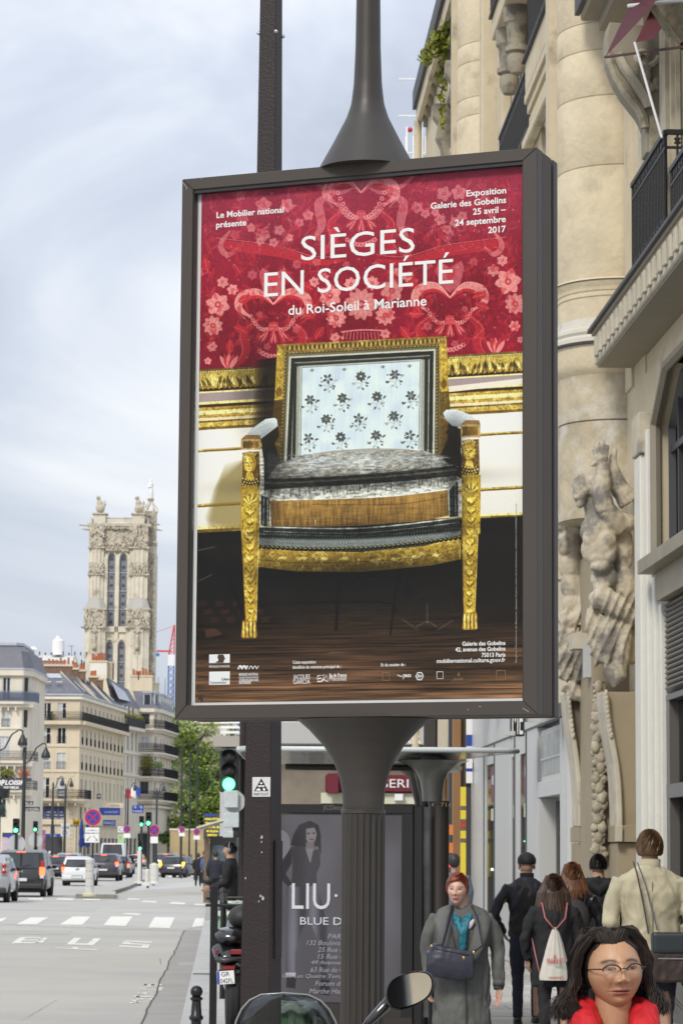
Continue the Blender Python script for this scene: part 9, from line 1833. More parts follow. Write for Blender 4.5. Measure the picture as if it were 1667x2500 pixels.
 st=MB();st.tube([R@Vector((-.155,0,.085))+Vector((cx,-.24,cz)),(-.15,-.215,1.16*k),(-.125,-.20,1.27*k),(-.095,-.155,1.39*k),(-.07,-.03,1.475*k)],[(.014,.004)]*5,8);st.tube([R@Vector((.150,0,.09))+Vector((cx,-.24,cz)),(.135,-.215,1.16*k),(.118,-.195,1.27*k),(.10,-.15,1.39*k),(.07,-.03,1.475*k)],[(.009,.004)]*5,8);st.build('strap',m_lea,g_,smooth=True)
woman_red()
# --- people seen from behind
m_hdk=hairmat('hair_dark',(.010,.008,.008));m_hbr=hairmat('hair_brown',(.045,.022,.012));m_hau=hairmat('hair_auburn',(.12,.045,.018));m_hlb=hairmat('hair_light_brown',(.10,.055,.025))
m_jean=mat('denim_dark',(.014,.018,.032),.85,var=.2,vscale=20);m_puff=mat('navy_padded',(.028,.029,.040),.6,var=.2,vscale=6);m_tr=mat('trench_beige',(.43,.39,.27),.8,var=.12,vscale=7,bump=.3,bscale=30,bdist=.004);m_leath=mat('leather_black',(.012,.012,.013),.28,var=.2,vscale=20)
def short_hair(t,k,hc,m,s=1.,low=-.5,name='hair'):
 def cut(d):f=np.clip((-d[:,1]-.1)*3.5,0,1)*np.clip((.45-d[:,2])*6,0,1);lw=np.clip((low-d[:,2])*4,0,1);return 1-.36*f-.30*lw
 rd=random.Random(int(hc[2]*1000));q=MB()
 for i in range(420):
  ph=rd.uniform(0,2*PI);t0=rd.uniform(0,1.3);L_=rd.uniform(.35,.8);pts=[]
  for u in(0,.35,.7,1):th=t0+L_*u;lf_=1.0+.05*u*rd.random()+.02;pts.append((hc[0]+.085*k*s*lf_*math.sin(th)*math.sin(ph+.35*u),hc[1]+.012+.107*k*s*lf_*math.sin(th)*math.cos(ph+.35*u),hc[2]+.014*k+.112*k*s*lf_*math.cos(th)))
  if pts[-1][1]<hc[1]-.03 and pts[-1][2]<hc[2]+.05:continue
  if pts[-1][2]<hc[2]-.075*k:continue
  q.tube(pts,[(.004,.002),(.005,.002),(.004,.002),(.001,.001)],3,cap=False)
 o=q.build('hair_strands',m,t,fix=False);o['kind']='stuff'
 return hair_shell((hc[0],hc[1]+.012,hc[2]+.012*k),.088*k*s,.106*k*s,.106*k*s,cut,4,80,.005).build(name,m,t,smooth=True)
def ears(t,k,hc,m):
 mb=MB()
 for s in(-1,1):mb.ell((hc[0]+s*.078*k,hc[1]+.005,hc[2]-.005),(.010*k,.018*k,.032*k),Matrix.Rotation(s*.3,3,'Z'))
 return mb.build('ears',m,t,smooth=True)
m_skp=mat('skin_plain',(.50,.27,.18),.5)
t,k,hc,bm_=walker('man in a black cap and navy jacket walking away along the grey shopfront',1288,28.6,1.70,PI,m_puff,.88,m_jean,.225,arms={-1:[(.27,.03,1.12),(.20,-.12,.95)],1:[(.345,.06,1.10),(.24,-.10,.92)]},collar=m_clk,stride=.10)
plain_head(t,k,hc,bm_);ears(t,k,hc,m_skp);cp_=MB();cp_.lathe([(.090*k,0),(.097*k,.02*k),(.095*k,.06*k),(.07*k,.10*k),(.02*k,.125*k)],24,(hc[0],hc[1]+.005,hc[2]+.02*k),sy=1.15);cp_.tube([(hc[0],hc[1]-.08*k,hc[2]+.03*k),(hc[0],hc[1]-.17*k,hc[2]+.02*k)],[(.01,.08*k),(.006,.05*k)],10,up=(0,0,1));cp_.build('cap',mat('cap_black',(.015,.015,.016),.7),t,smooth='auto')
vm=MB();vm.tube([(0,0,.90*k),(0,0,1.1*k),(0,0,1.30*k),(0,.0,1.42*k)],[(.132*k,.19*k),(.125*k,.182*k),(.128*k,.20*k),(.085*k,.15*k)],20,up=(0,1,0));me=blob(vm,.014,3);fold(me,.007,20,.003,50,5);link('vest',me,mat('vest_dark',(.018,.017,.017),.8,var=.3,vscale=8),t,smooth=True)
# girl with the drawstring bag
t,k,hc,bm_=walker('dark-haired girl in black carrying a white drawstring bag on her back',1353,24.9,1.52,PI,m_clk,.62,m_clk,.215,arms={-1:[(.26,0,1.10),(.20,-.12,.95)],1:[(.29,.02,1.10),(.26,-.08,.88)]},stride=.1,girth=1.12);plain_head(t,k,hc,bm_)
def long_hair(t,k,hc,m,L_=.30,w=.11,n=220,seed=3,name='hair'):
 short_hair(t,k,hc,m,1.06,-.9,name);rd=random.Random(seed);mb=MB()
 for i in range(n):
  a=rd.uniform(-2.2,2.2);p0=Vector((hc[0]+.07*k*math.sin(a),hc[1]+.085*k*math.cos(a),hc[2]+.06*k+rd.uniform(-.04,.05)));sp=rd.uniform(.8,1.3);p1=Vector((hc[0]+w*.9*math.sin(a)*sp,hc[1]+.11*k*math.cos(a),hc[2]-.06*k));p2=Vector((hc[0]+w*math.sin(a)*sp+rd.uniform(-.02,.02),hc[1]+.12*k*math.cos(a)+.01,hc[2]-L_*.7*rd.uniform(.8,1.1)));p3=p2+Vector((rd.uniform(-.03,.03),.0,-.07*rd.uniform(.5,1.2)));mb.tube([p0,p1,p2,p3],[(.009,.004),(.013,.005),(.010,.004),(.002,.001)],4,cap=False)
 o=mb.build('hair_strands',m,t);o['kind']='stuff';return o
long_hair(t,k,hc,m_hbr,.33,.115)
# (local +Y is her back, towards the camera)
db=thing('drawstring_bag','white drawstring bag with red lettering hanging on the girl in black','bag',(t.location.x,t.location.y,.12));a=at(1354,2393,24.7);b=at(1352,2264,24.7);zb0,zb1=a.z-.12,b.z-.12;cx=a.x-t.location.x
n=48;rows=[]
for i in range(15):
 v=i/14;zq=zb0+(zb1-zb0)*v;hw_=(.130*(1-v)**.8+.012)*(1 if v>.04 else .92);row=[]
 for j in range(n):an=2*PI*j/n;pl_=1+.10*math.sin(an*11+v*2)*(.25+v);row.append((cx+hw_*math.cos(an)*pl_,-.20+(-.05*(1-v)-.015)*math.sin(an)*pl_-.0,zq))
 rows.append(row+[row[0]])
mb=MB();mb.grid(rows);mb.build('sack',mat('bag_white',(.56,.54,.48),.6,var=.06,vscale=12,trans=0),db,smooth=True)
m_tr_=mat('print_red',(.55,.06,.04),.6);m_tt=mat('print_teal',(.02,.38,.36),.6)
for s_,x_,z_,w_,h_,m in(('A',-.02,.20,.03,.03,m_tr_),('PRIMARK',-.075,.145,.15,.05,m_tr_),('fashion',.0,.115,.085,.022,m_tt),('BASKET',-.06,.015,.13,.02,m_tr_)):
 hh=zb1-zb0
 text('lettering',{'PRIMARK':'MARKET','BASKET':'MARKET'}.get(s_,s_),.05,m,db,(cx+x_,-.2705+.035*(z_/hh),zb0+z_*hh/.47),width=w_,fit_h=h_)
cd=MB();
for s in(-1,1):cd.tube([(cx+s*.01,-.225,zb1-.01),(s*.10*k,-.175,1.30*k),(s*.125*k,-.10,1.44*k),(s*.14*k,.02,1.46*k)],.007,6);cd.tube([(cx+s*.125,-.21,zb0+.02),(s*.20*k,-.16,.95*k),(s*.22*k,-.0,1.1*k)],.006,6)
cd.build('cord',mat('cord_pink',(.42,.14,.14),.7),db,smooth=True)
# auburn-haired woman with backpack and leather jacket
t,k,hc,bm_=walker('auburn-haired woman in a shiny black leather jacket with a dark backpack',1398,26.2,1.62,PI,m_leath,.80,m_clk,.22,arms={-1:[(.285,.0,1.10),(.26,-.10,.90)],1:[(.27,0,1.1),(.25,-.1,.9)]},stride=.1);hc2=(hc[0]+.045*(-1)*-1,hc[1],hc[2]);plain_head(t,k,hc,bm_);long_hair(t,k,hc,m_hau,.22,.105,200,8)
bp_=thing('backpack','dark backpack worn by the auburn-haired woman','backpack',(t.location.x,t.location.y,.12));q=MB();q.ell((0,-.20,1.18*k),(.15,.09,.19));q.box(-.13,.13,-.24,-.12,.98*k,1.28*k);me=blob(q,.015,4);link('pack',me,mat('pack_dark',(.035,.03,.03),.8,var=.2),bp_,smooth=True);q=MB();
for s in(-1,1):q.tube([(s*.10,-.13,1.32*k),(s*.13,-.03,1.455*k),(s*.12,.12,1.30*k)],[(.025,.008)]*3,8)
q.build('strap',MATS['pack_dark'],bp_)
# man in the black hoodie
t,k,hc,bm_=walker('short black-haired man in a black hooded top in front of the carved plinth',1461,28.0,1.70,PI,m_clk,.85,m_clk,.24,stride=.1,girth=1.1);plain_head(t,k,hc,bm_);ears(t,k,hc,m_skp);short_hair(t,k,hc,m_hdk,1.02,-.25)
q=MB();q.tube([(-.11*k,-.0,1.47*k),(-.085*k,.10*k,1.44*k),(0,.13*k,1.36*k),(.085*k,.10*k,1.44*k),(.11*k,-.0,1.47*k)],[(.03,.04),(.045,.05),(.06,.05),(.045,.05),(.03,.04)],12,up=(0,0,1));q.tube([(-.08*k,0,1.44*k),(0,.02,1.49*k),(.08*k,0,1.44*k)],.045,10);me=blob(q,.010,3);fold(me,.004,40);link('hood',me,m_clk,t,smooth=True)
# tall man in the beige trench coat
t,k,hc,bm_=walker('tall brown-haired man in a creased beige trench coat',1586,21.4,1.88,PI,m_tr,.72,m_cln,.245,arms={-1:[(.275,.03,1.10),(.22,-.14,.90)],1:[(.285,.04,1.10),(.23,-.12,.90)]},girth=1.16,stride=.08,collar=m_tr,vox=.012);plain_head(t,k,(hc[0]+.0,hc[1],hc[2]),bm_,yaw=.3);ears(t,k,hc,m_skp);short_hair(t,k,hc,m_hlb,1.08,-.5)
sm=MB();sm.tube([(0,.133*k,1.38*k),(0,.145*k,1.1*k),(0.01,.155*k,.8*k)],[(.004,.004)]*3,6);sm.build('back_seam',mat('seam_dark',(.25,.22,.15),.8),t)
sh_=MB()
for s in(-1,1):sh_.tube([(s*.20*k,.05,1.40*k),(s*.24*k,.04,1.36*k)],[(.03,.09),(.02,.08)],10)
mg=thing('messenger_bag','dark brown and slate messenger bag slung behind the man in the trench coat','bag',(t.location.x,t.location.y,.12));a=at(1626,2330,21.2);cx,cz=a.x-t.location.x,a.z-.12
q=MB();q.box(cx-.13,cx+.15,-.33,-.20,cz-.20,cz+.03);me=blob(q,.012,5);fold(me,.004,25);link('bag',me,mat('bag_brown',(.035,.022,.018),.5,var=.2),mg,smooth=True);q=MB();q.box(cx-.12,cx+.14,-.345,-.21,cz+.01,cz+.165);me=blob(q,.012,4);link('flap',me,mat('bag_slate',(.018,.026,.030),.45),mg,smooth=True);MB().box(cx-.08,cx+.12,-.34,-.332,cz-.03,cz-.022).build('zip',m_rim,mg)
A_=lambda px,py,y:(lambda p:(p.x-t.location.x,y,p.z-.12))(at(px,py,21.4+y))
q=MB();q.tube([A_(1546,2106,-.13),A_(1553,2130,-.19),A_(1568,2200,-.195),A_(1582,2280,-.23)],[(.022,.006)]*4,8,up=(0,-1,0));q.build('strap',mat('strap_brown',(.06,.045,.035),.6),mg);q=MB();q.tube([A_(1555,2106,-.13),A_(1575,2160,-.19),A_(1590,2220,-.20),A_(1603,2270,-.23)],[(.014,.005)]*4,8,up=(0,-1,0));q.build('strap',mat('strap_blue',(.14,.16,.20),.6),mg)
# person cut by the right edge
t,k,hc,bm_=walker('dark-clothed person mostly cut off by the right edge',1716,24.0,1.74,PI,m_clk,.6,m_clk,.23,stride=.1);plain_head(t,k,hc,bm_);short_hair(t,k,hc,m_hdk,1.05)
# man with headphones by the traffic light
t,k,hc,bm_=walker('man in black wearing headphones, in profile beside the dark pole',571,47,1.86,-PI/2-.15,m_clk,.9,m_clk,.22,arms={-1:[(.24,-.02,1.12),(.10,-.30,1.02)],1:[(.24,-.02,1.12),(.10,-.30,1.02)]},vox=.02);plain_head(t,k,hc,bm_);short_hair(t,k,hc,m_hdk,1.02);q=MB();q.tube([(.095*k*math.cos(a),hc[1]+.01,hc[2]+.125*k*math.sin(a))for a in np.linspace(0,PI,12)],.012,6)
for s in(-1,1):q.ell((s*.095*k,hc[1]+.01,hc[2]),(.025,.035,.042))
q.build('headphones',mat('headphone_grey',(.2,.2,.21),.4),t,smooth=True)
# --- the woman in the foreground: face, glasses, wind-blown hair, red scarf
m_fh=hairmat('hair_black_brown',(.013,.008,.007),.5);m_fh2=hairmat('hair_brown_paler',(.035,.019,.012),.5);m_rs=mat('scarf_red',(.50,.006,.012),.75,var=.25,vscale=30,bump=.4,bscale=160,bdist=.002)  # second hair tone is a paler brown, mixed in by clump
def woman_front():
 Y=7.95;c_=at(1497,2372,Y);H=1.53;k=1.0;t=thing('person','dark-haired woman with thin glasses and a bright red scarf in the foreground','person',(c_.x,Y,.12));hz=c_.z-.12;sk=(.47,.265,.155)
 b=MB();b.tube([(0,.03,hz-.30),(0,.025,hz-.2),(0,.018,hz-.11),(0,.01,hz-.04)],[.075,.056,.052,.05],16);b.tube([(0,.02,.9),(0,.02,1.1),(0,.02,hz-.27)],[.12,.11,.13],14)
 for s in(-1,1):b.tube([(s*.15,.02,hz-.30),(s*.22,.03,hz-.55),(s*.21,-.03,hz-.78)],[.045,.038,.026],10);hand(b,(s*.21,-.03,hz-.78),(-s*.6,-.5,0),s,.95,.6)
 for s in(-1,1):b.tube([(s*.09,.02,.85),(s*.10,.02,.45),(s*.10,.02,.07)],[.075,.05,.036],10)
 bm_=blob(b,.0075,2);hd=face_head((0,0,0),1.0,.17,-.02,-.05,True,sk,320);R=hd[3];co=hd[0];co[:,2]=np.where(co[:,2]<.01,.01+(co[:,2]-.01)*.90,co[:,2]);co[:,0]*=1.03;co+=np.array([0,0,hz]);body_with_head(t,bm_,(co,hd[1],hd[2],R),sk)
 T_=lambda x,y,z:tuple(R@Vector((x,y,z))+Vector((0,0,hz)))
 # glasses
 g=MB()
 for s in(-1,1):
  pts=[T_(s*.033+.0235*math.cos(a)*(1 if True else 1),-.1075+.010*abs(math.cos(a))*(1 if s*math.cos(a)>0 else 0),.0075+.0145*math.sin(a))for a in np.linspace(-.15,PI+.15,18)];g.tube(pts,.0021,6);g.tube([T_(s*.0565,-.098,.011),T_(s*.074,-.06,.011),T_(s*.080,.01,.008)],[.0022,.0016,.0014],6)
 g.tube([T_(-.0105,-.108,.009),T_(0,-.1095,.0115),T_(.0105,-.108,.009)],.0014,6);g.build('glasses_frame',mat('frame_brown',(.03,.012,.012),.3),t,smooth=True)
 lo_=MB()
 for s in(-1,1):lo_.tube([T_(s*.033+.0235*math.cos(a),-.1072+.010*abs(math.cos(a))*(1 if s*math.cos(a)>0 else 0),.0075+.0150*math.sin(a))for a in np.linspace(PI+.1,2*PI-.1,14)],.0007,5)
 lo_.build('lens_rim',mat('rim_metal',(.35,.28,.24),.3,.6),t,smooth=True)
 # hair: cap + parted locks sweeping out
 def cut(d):f=np.clip((-d[:,1]-.30)*4,0,1)*np.clip((.70-.26*np.abs(d[:,0]+.05)-d[:,2])*3.5,0,1);return 1-.30*f-.35*np.clip((-d[:,2]-.5)*3,0,1)
 hair_shell((0,.022,hz+.012),.086,.100,.107,cut,7,100,.003,R).build('hair',m_fh,t,smooth=True)
 rd=random.Random(11);A_m,B_m=MB(),MB()
 def fall(q,s,fl,wav,ln):
  out=s*(1 if s<0 else .9)
  return[q+Vector((out*(.012+wav*.6),.004,-.026)),q+Vector((out*(.020+fl*.026-wav*.5),.002,-.052)),q+Vector((out*(.016+fl*.050+wav),-.006,-.056-.028*ln)),q+Vector((out*(-.006+fl*.080),-.016,-.056-.050*ln))]
 def onhead(th,ph,lift):return Vector((-.006+(.089+lift)*math.sin(th)*math.sin(ph),.018-(.103+lift)*math.sin(th)*math.cos(ph),.006+(.108+lift*1.1)*math.cos(th)))
 def lock(s,phi0,phie,fl,lift,wav,ln):
  pts=[]
  for th in(.16,.32,.5,.8,1.15,1.5,1.75):
   ph=phie-(phie-phi0)*math.exp(-(th/.80)**2);pts.append(onhead(th,s*ph,lift*min(1,th/.7)))
  return pts+fall(pts[-1],s,fl,wav,ln)
 def sweep(s,a0,fl,lift,wav,ln):
  pts=[onhead(th,s*a-.06,l_)for th,a,l_ in((.86-.10*a0,a0-.10,.001),(.70-.06*a0,a0*1.1+.05,lift*.75),(.60,a0*1.15+.28,lift*1.05),(.74,max(a0*1.1,.75)+.15,lift*1.1),(1.02,max(a0,1.15)+.12,lift),(1.40,max(a0,1.3)+.18,lift*.95),(1.75,max(a0,1.38)+.22,lift*.8))]
  return pts+fall(pts[-1],s,fl,wav,ln)
 for i in range(2700):
  s=-1 if rd.random()<.5 else 1;u=rd.random();phi0=.25+2.7*u;phie=max(1.32+.25*rd.random(),phi0);fl=rd.random()**3*(1.2 if s<0 else .9)-.15;cl=rd.random()
  pts=lock(s,phi0,phie,fl,.006+.017*cl+.004*math.sin(phi0*9),.004*math.sin(phi0*14+cl),.55+.6*rd.random())
  if rd.random()<.42:pts=sweep(s,1.25*rd.random(),fl,.014+.018*rd.random(),.004*math.sin(i*.1),.5+.6*rd.random())
  cw=math.sin(phi0*31+s*2)*.007+rd.gauss(0,.0025);pts=[p+Vector((cw*math.sin(j*1.5+phi0*5+s)*min(1,max(0,j-3)*.4)*s,cw*.8*math.cos(j*1.3+phi0*7)*min(1,max(0,j-3)*.4),0))for j,p in enumerate(pts)];pts=pts[:6]+[(pts[6]+pts[7])/2]+pts[7:]
  rr=rd.uniform(.0010,.0021);M_=A_m if math.sin(phi0*23+s)+rd.gauss(0,.5)<.55 else B_m;M_.tube([T_(*p)for p in pts],[(rr,rr*.6)]*9+[(rr*.8,rr*.5),(rr*.5,rr*.3),(.0003,.0002)],3,cap=False)
 for i in range(90):
  s=rd.choice((-1,1));pts=lock(s,rd.uniform(.3,2.9),rd.uniform(1.3,2.4),rd.random()*1.8,.012+.008*rd.random(),rd.uniform(-.01,.01),1.1)
  A_m.tube([T_(*p)for p in pts],[.0006]*10+[.0002],3,cap=False)
 for M_,m in((A_m,m_fh),(B_m,m_fh2)):o=M_.build('hair_strands',m,t,smooth=True,fix=False);o['kind']='stuff'
 # scarf and jacket
 q=MB();
 for s in(-1,1):q.tube([(0,.10,hz-.105),(s*.070,.07,hz-.10),(s*.086,.005,hz-.115),(s*.078,-.060,hz-.150),(s*.050,-.100,hz-.215),(s*.030,-.12,hz-.40)],[(.028,.04),(.03,.042),(.034,.045),(.036,.042),(.034,.05),(.02,.06)],12,up=(0,0,1))
 q.tube([(-.10,-.02,hz-.16),(-.045,-.085,hz-.215),(.045,-.085,hz-.22),(.10,-.02,hz-.165)],[.030,.032,.032,.030],10);me=blob(q,.007,3);displace(me,lambda co,no:co+no*((1-2*np.abs(smooth_noise(co*np.array([1,1,.35]),60,3)))*.009+smooth_noise(co*np.array([1,1,.5]),160,9)*.003-.004)[:,None]);link('scarf',me,m_rs,t,smooth=True)
 j=MB();j.tube([(0,.03,.55),(0,.03,.95),(0,.03,hz-.45),(0,.035,hz-.29),(0,.05,hz-.22),(0,.05,hz-.17)],[(.14,.21),(.13,.19),(.14,.21),(.12,.19),(.085,.12),(.075,.085)],22,up=(0,1,0))
 for s in(-1,1):j.tube([(s*.15,.03,hz-.27),(s*.215,.03,hz-.42),(s*.24,.03,hz-.58),(s*.215,-.03,hz-.78)],[.075,.068,.058,.045],14)
 me=blob(j,.012,3);fold(me,.006,25,.003,60,8);link('jacket',me,m_clk,t,smooth=True);co_=MB()
 for s in(-1,1):co_.tube([(s*.055,.11,hz-.19),(s*.12,.06,hz-.20),(s*.145,-.03,hz-.26),(s*.10,-.11,hz-.36)],[(.045,.014),(.05,.016),(.045,.016),(.02,.01)],10,up=(0,0,1))
 me=blob(co_,.008,2);link('collar',me,mat('collar_dark',(.02,.02,.022),.6),t,smooth=True)
 l=MB();
 for s in(-1,1):l.tube([(s*.09,.02,.80),(s*.10,.02,.45),(s*.10,.02,.06)],[.10,.07,.055],12)
 l.ell((0,.02,.82),(.16,.12,.12));link('trousers',blob(l,.014,2),m_clk,t,smooth=True);sh=MB()
 for s in(-1,1):sh.ell((s*.10,-.02,.05),(.045,.12,.05))
 sh.build('shoes',m_black,t,smooth=True)
woman_front()
# ================================================================== scooters and small things
m_gloss=mat('scooter_black',(.010,.010,.012),.14,coat=.8);m_wind=glassmat('windshield_smoke',(.50,.52,.52),.03,.04);m_mirr=mat('mirror_face',(.92,.92,.92),.02,1.)
def front_scooter():
 Y=8.35;c=at(706,2500,Y);t=thing('scooter','dark scooter in the foreground showing its smoked windshield and one mirror','scooter',(c.x,Y,.12));S=lambda px,py,y=0.:(lambda p:(p.x-c.x,y,p.z-.12))(at(px,py,Y+y))
 # windshield, arched top and bowed
 rows=[];a,b=S(574,2500)[0],S(838,2500)[0];w=(b-a)/2;mx_=(a+b)/2;ztop=S(700,2424)[2];zb=ztop-.52
 prof_x=lambda u:w*(1-max(0,u)**2.35)**.5
 zsh=S(574,2520)[2]-.05
 for i in range(13):
  v=i/12
  if v<.5:zq=zb+(zsh-zb)*v/.5;hw=w*(.72+.28*math.sin(v/.5*PI/2))
  else:u=(v-.5)/.5;zq=zsh+(ztop-zsh)*math.sin(u*PI/2);hw=w*math.cos(u*PI/2)**.62+.0
  rows.append([(mx_+hw*q-.015*v,.10*(q*q)-.12*v,zq)for q in np.linspace(-1,1,17)])
 mb=MB();mb.grid(rows);o=mb.build('windshield',m_wind,t,smooth=True,fix=False);sd_=o.modifiers.new('s','SOLIDIFY');sd_.thickness=.004
 edge=[r[0]for r in rows[3:]]+[r[-1]for r in rows[3:-1][::-1]];MB().tube(edge,.0035,6).build('windshield_edge',mat('clear_edge',(.25,.27,.27),.1),t,smooth=True)
 # mirror
 mc=Vector(S(999,2410,-.02));mp=[(-.068,-.030),(-.060,.008),(-.034,.030),(.018,.044),(.056,.040),(.070,.018),(.064,-.014),(.040,-.038),(-.010,-.058),(-.048,-.060)]
 sc_=1.0;P=[Vector((x*sc_,0,z*sc_))for x,z in mp];Rm=Matrix.Rotation(-.55,3,'Z')@Matrix.Rotation(.02,3,'X')
 def sm_(P):
  n=len(P);out=[]
  for i in range(n):
   for f in(0,.25,.5,.75):p0,p1,p2,p3=P[i-1],P[i],P[(i+1)%n],P[(i+2)%n];out.append(.5*((2*p1)+(p2-p0)*f+(2*p0-5*p1+4*p2-p3)*f*f+(3*p1-p0-3*p2+p3)*f**3))
  return out
 O_=sm_(P);R2=Matrix.Rotation(.20,3,'Z')@Matrix.Rotation(-.19,3,'X')
 h=MB();n=len(O_);h.add([mc+R2@(p*1.07)for p in O_]+[mc+R2@(p*1.0+Vector((0,.02,0)))for p in O_]+[mc+R2@(p*.6+Vector((0,.045,0)))for p in O_]+[mc+R2@(p*1.0+Vector((0,-.003,0)))for p in O_]+[mc+R2@(p*.985+Vector((0,.004,0)))for p in O_],[(i,(i+1)%n,n+(i+1)%n,n+i)for i in range(n)]+[(n+i,n+(i+1)%n,2*n+(i+1)%n,2*n+i)for i in range(n)]+[tuple(range(2*n,3*n))]+[(i,3*n+i,3*n+(i+1)%n,(i+1)%n)for i in range(n)]+[(3*n+i,4*n+i,4*n+(i+1)%n,3*n+(i+1)%n)for i in range(n)]);h.build('mirror_housing',m_gloss,t,smooth='auto')
 MB().add([mc+R2@(p*.955+Vector((0,.001,0)))for p in O_],[tuple(range(n))]).build('mirror_glass',m_mirr,t)
 ar=MB();ar.tube([S(880,2520,.0),S(905,2490,.0),S(940,2455,.0),S(958,2440,.01)],[.009,.013,.017,.012],12);ar.tube([S(935,2462),S(950,2440),S(960,2420,.02)],[.016,.014,.008],10);ar.build('mirror_arm',m_gloss,t,smooth=True)
 # the rest of the machine, below the picture
 bz=zb;hb=MB();hb.tube([(mx_-.36,-.15,bz+.12),(mx_-.1,-.05,bz+.14),(mx_+.1,-.05,bz+.14),(mx_+.36,-.15,bz+.12)],.016,8);hb.tube([S(880,2520,.0),(mx_+.22,-.08,bz+.14)],.009,8);hb.build('handlebar',m_black,t,smooth=True)
 bd=MB();bd.tube([(mx_,.02,bz+.14),(mx_,.05,.8),(mx_,.10,.5),(mx_,.15,.35)],[(.10,.18),(.13,.22),(.14,.2),(.1,.12)],16,up=(0,1,0));bd.tube([(mx_,.0,.35),(mx_,-.6,.33),(mx_,-.9,.55),(mx_,-1.3,.72)],[(.08,.16),(.08,.16),(.14,.16),(.08,.1)],14);link('fairing',blob(bd,.02,3),m_gloss,t,smooth=True)
 MB().tube([(mx_,-.55,.78),(mx_,-.9,.82),(mx_,-1.3,.84)],[(.04,.14),(.06,.16),(.04,.1)],12).build('seat',m_trim,t,smooth=True)
 for y in(.28,-1.05):wl=MB();wl.lathe([(.15,-.05),(.22,-.05),(.24,0),(.22,.05),(.15,.05)],24);o=wl.build('wheel',m_tyre,t,loc=(mx_,y,.24),smooth='auto');o.rotation_euler=(0,PI/2,0);r=MB();r.lathe([(.02,.03),(.15,.04),(.15,-.04),(.02,-.03)],12);r.build('rim',m_rim,o)
front_scooter()
def parked_scooter():
 Y=27.2;c=px_x(572,Y);t=thing('scooter','black scooter parked tail-first with red lights and number plate left of the dark pole','scooter',(c,Y,.12));S=lambda px,py,y=0.:(lambda p:(p.x-c,y,p.z-.12))(at(px,py,Y+y));zz=lambda py:zf(py,Y)-.12
 # tail of the scooter faces the camera, turned a little right
 b=MB();b.tube([(-.02,.0,zz(2345)),(-.01,.12,zz(2320)),(.02,.4,zz(2310)),(.05,.8,zz(2330)),(.08,1.25,zz(2300)),(.08,1.5,zz(2250))],[(.05,.12),(.09,.17),(.11,.19),(.12,.2),(.12,.2),(.06,.16)],16,up=(0,0,1));b.tube([(0,.02,zz(2370)),(.02,.3,zz(2380)),(.05,.8,zz(2430))],[(.05,.12),(.09,.13),(.08,.12)],12,up=(0,0,1));me=blob(b,.016,3);link('bodywork',me,m_gloss,t,smooth=True)
 s=MB();s.tube([(-.0,.0,zz(2292)),(0,.25,zz(2278)),(.04,.7,zz(2290)),(.05,1.0,zz(2285))],[(.05,.12),(.06,.17),(.05,.17),(.03,.12)],14,up=(0,0,1));s.build('seat',m_gloss,t,smooth=True)
 sp=MB();sp.tube([S(527,2338,-.03),S(550,2344,-.05),S(598,2338,-.03)],[(.02,.05),(.03,.07),(.02,.05)],12,up=(0,0,1));sp.build('rear_spoiler',mat('spoiler_grey',(.06,.06,.065),.3),t,smooth=True)
 for px0,px1,y0,y1 in((525,533,2318,2330),(562,592,2318,2331),(543,575,2357,2368)):a=S(px0,y1,-.07);b_=S(px1,y0,-.07);MB().box(a[0],b_[0],-.08,.02,a[2],b_[2]).build('tail_light',mat('tail_dark_red',(.22,.008,.012),.15,coat=.6),t,bevel=.008)
 a=S(531,2402,-.1);b_=S(571,2371,-.1);pl=MB();R=Matrix.Rotation(-.08,3,'Y')@Matrix.Rotation(-.2,3,'X');pc_=Vector(((a[0]+b_[0])/2,-.10,(a[2]+b_[2])/2));pl.xbox(pc_,(.165,.006,.125),R);pl.build('number_plate',m_signw,t);pb=MB();pb.xbox(pc_+R@Vector((-.069,-.004,0)),(.024,.003,.12),R);pb.build('plate_band',m_sblue,t)
 Rt=R.to_4x4();text('lettering','GR',.05,m_blk_txt,t,pc_+R@Vector((-.04,-.005,.01)),width=.08,fit_h=.042,R=Rt);text('lettering','042FL',.05,m_blk_txt,t,pc_+R@Vector((-.05,-.005,-.053)),width=.12,fit_h=.042,R=Rt)
 MB().tube([(pc_.x,-.05,pc_.z+.05),(pc_.x+.01,.1,pc_.z+.2)],[(.03,.06),(.03,.05)],8).build('plate_bracket',m_trim,t)
 for y,zr in((.20,.30),(1.6,.29)):w=MB();w.lathe([(.16,-.075),(.27,-.07),(.30,-.03),(.30,.03),(.27,.07),(.16,.075)],28);o=w.build('wheel',m_tyre,t,loc=(.02+.05*y,y,zr),smooth='auto');o.rotation_euler=(0,PI/2,.08);r=MB();r.lathe([(.02,.05),(.16,.06),(.16,-.06),(.02,-.05)],14);r.build('rim',m_rim,o)
 ex=MB();ex.tube([(.13,.1,.32),(.14,.7,.30)],[.05,.045],12);ex.build('exhaust',m_trim,t,smooth=True)
 tb=MB();tb.tube([(-.05,.0,zz(2292)),(0.05,.0,zz(2270))],.01);MB().tube([(-.3,1.35,zz(2215)),(.3,1.4,zz(2215))],.015).build('handlebar',m_black,t);h=MB();h.ell((.10,.45,zz(2240)),(.14,.17,.12));h.build('helmet_box',mat('soft_black',(.03,.03,.032),.6),t,smooth=True)
parked_scooter()
# second scooter's handlebars and rack poking above the barriers
t=motorbike('motorcycle','black motorcycle leaning among the kerb barriers',(px_x(568,38),37.5,.12),-.02,m_gloss,lit=False)
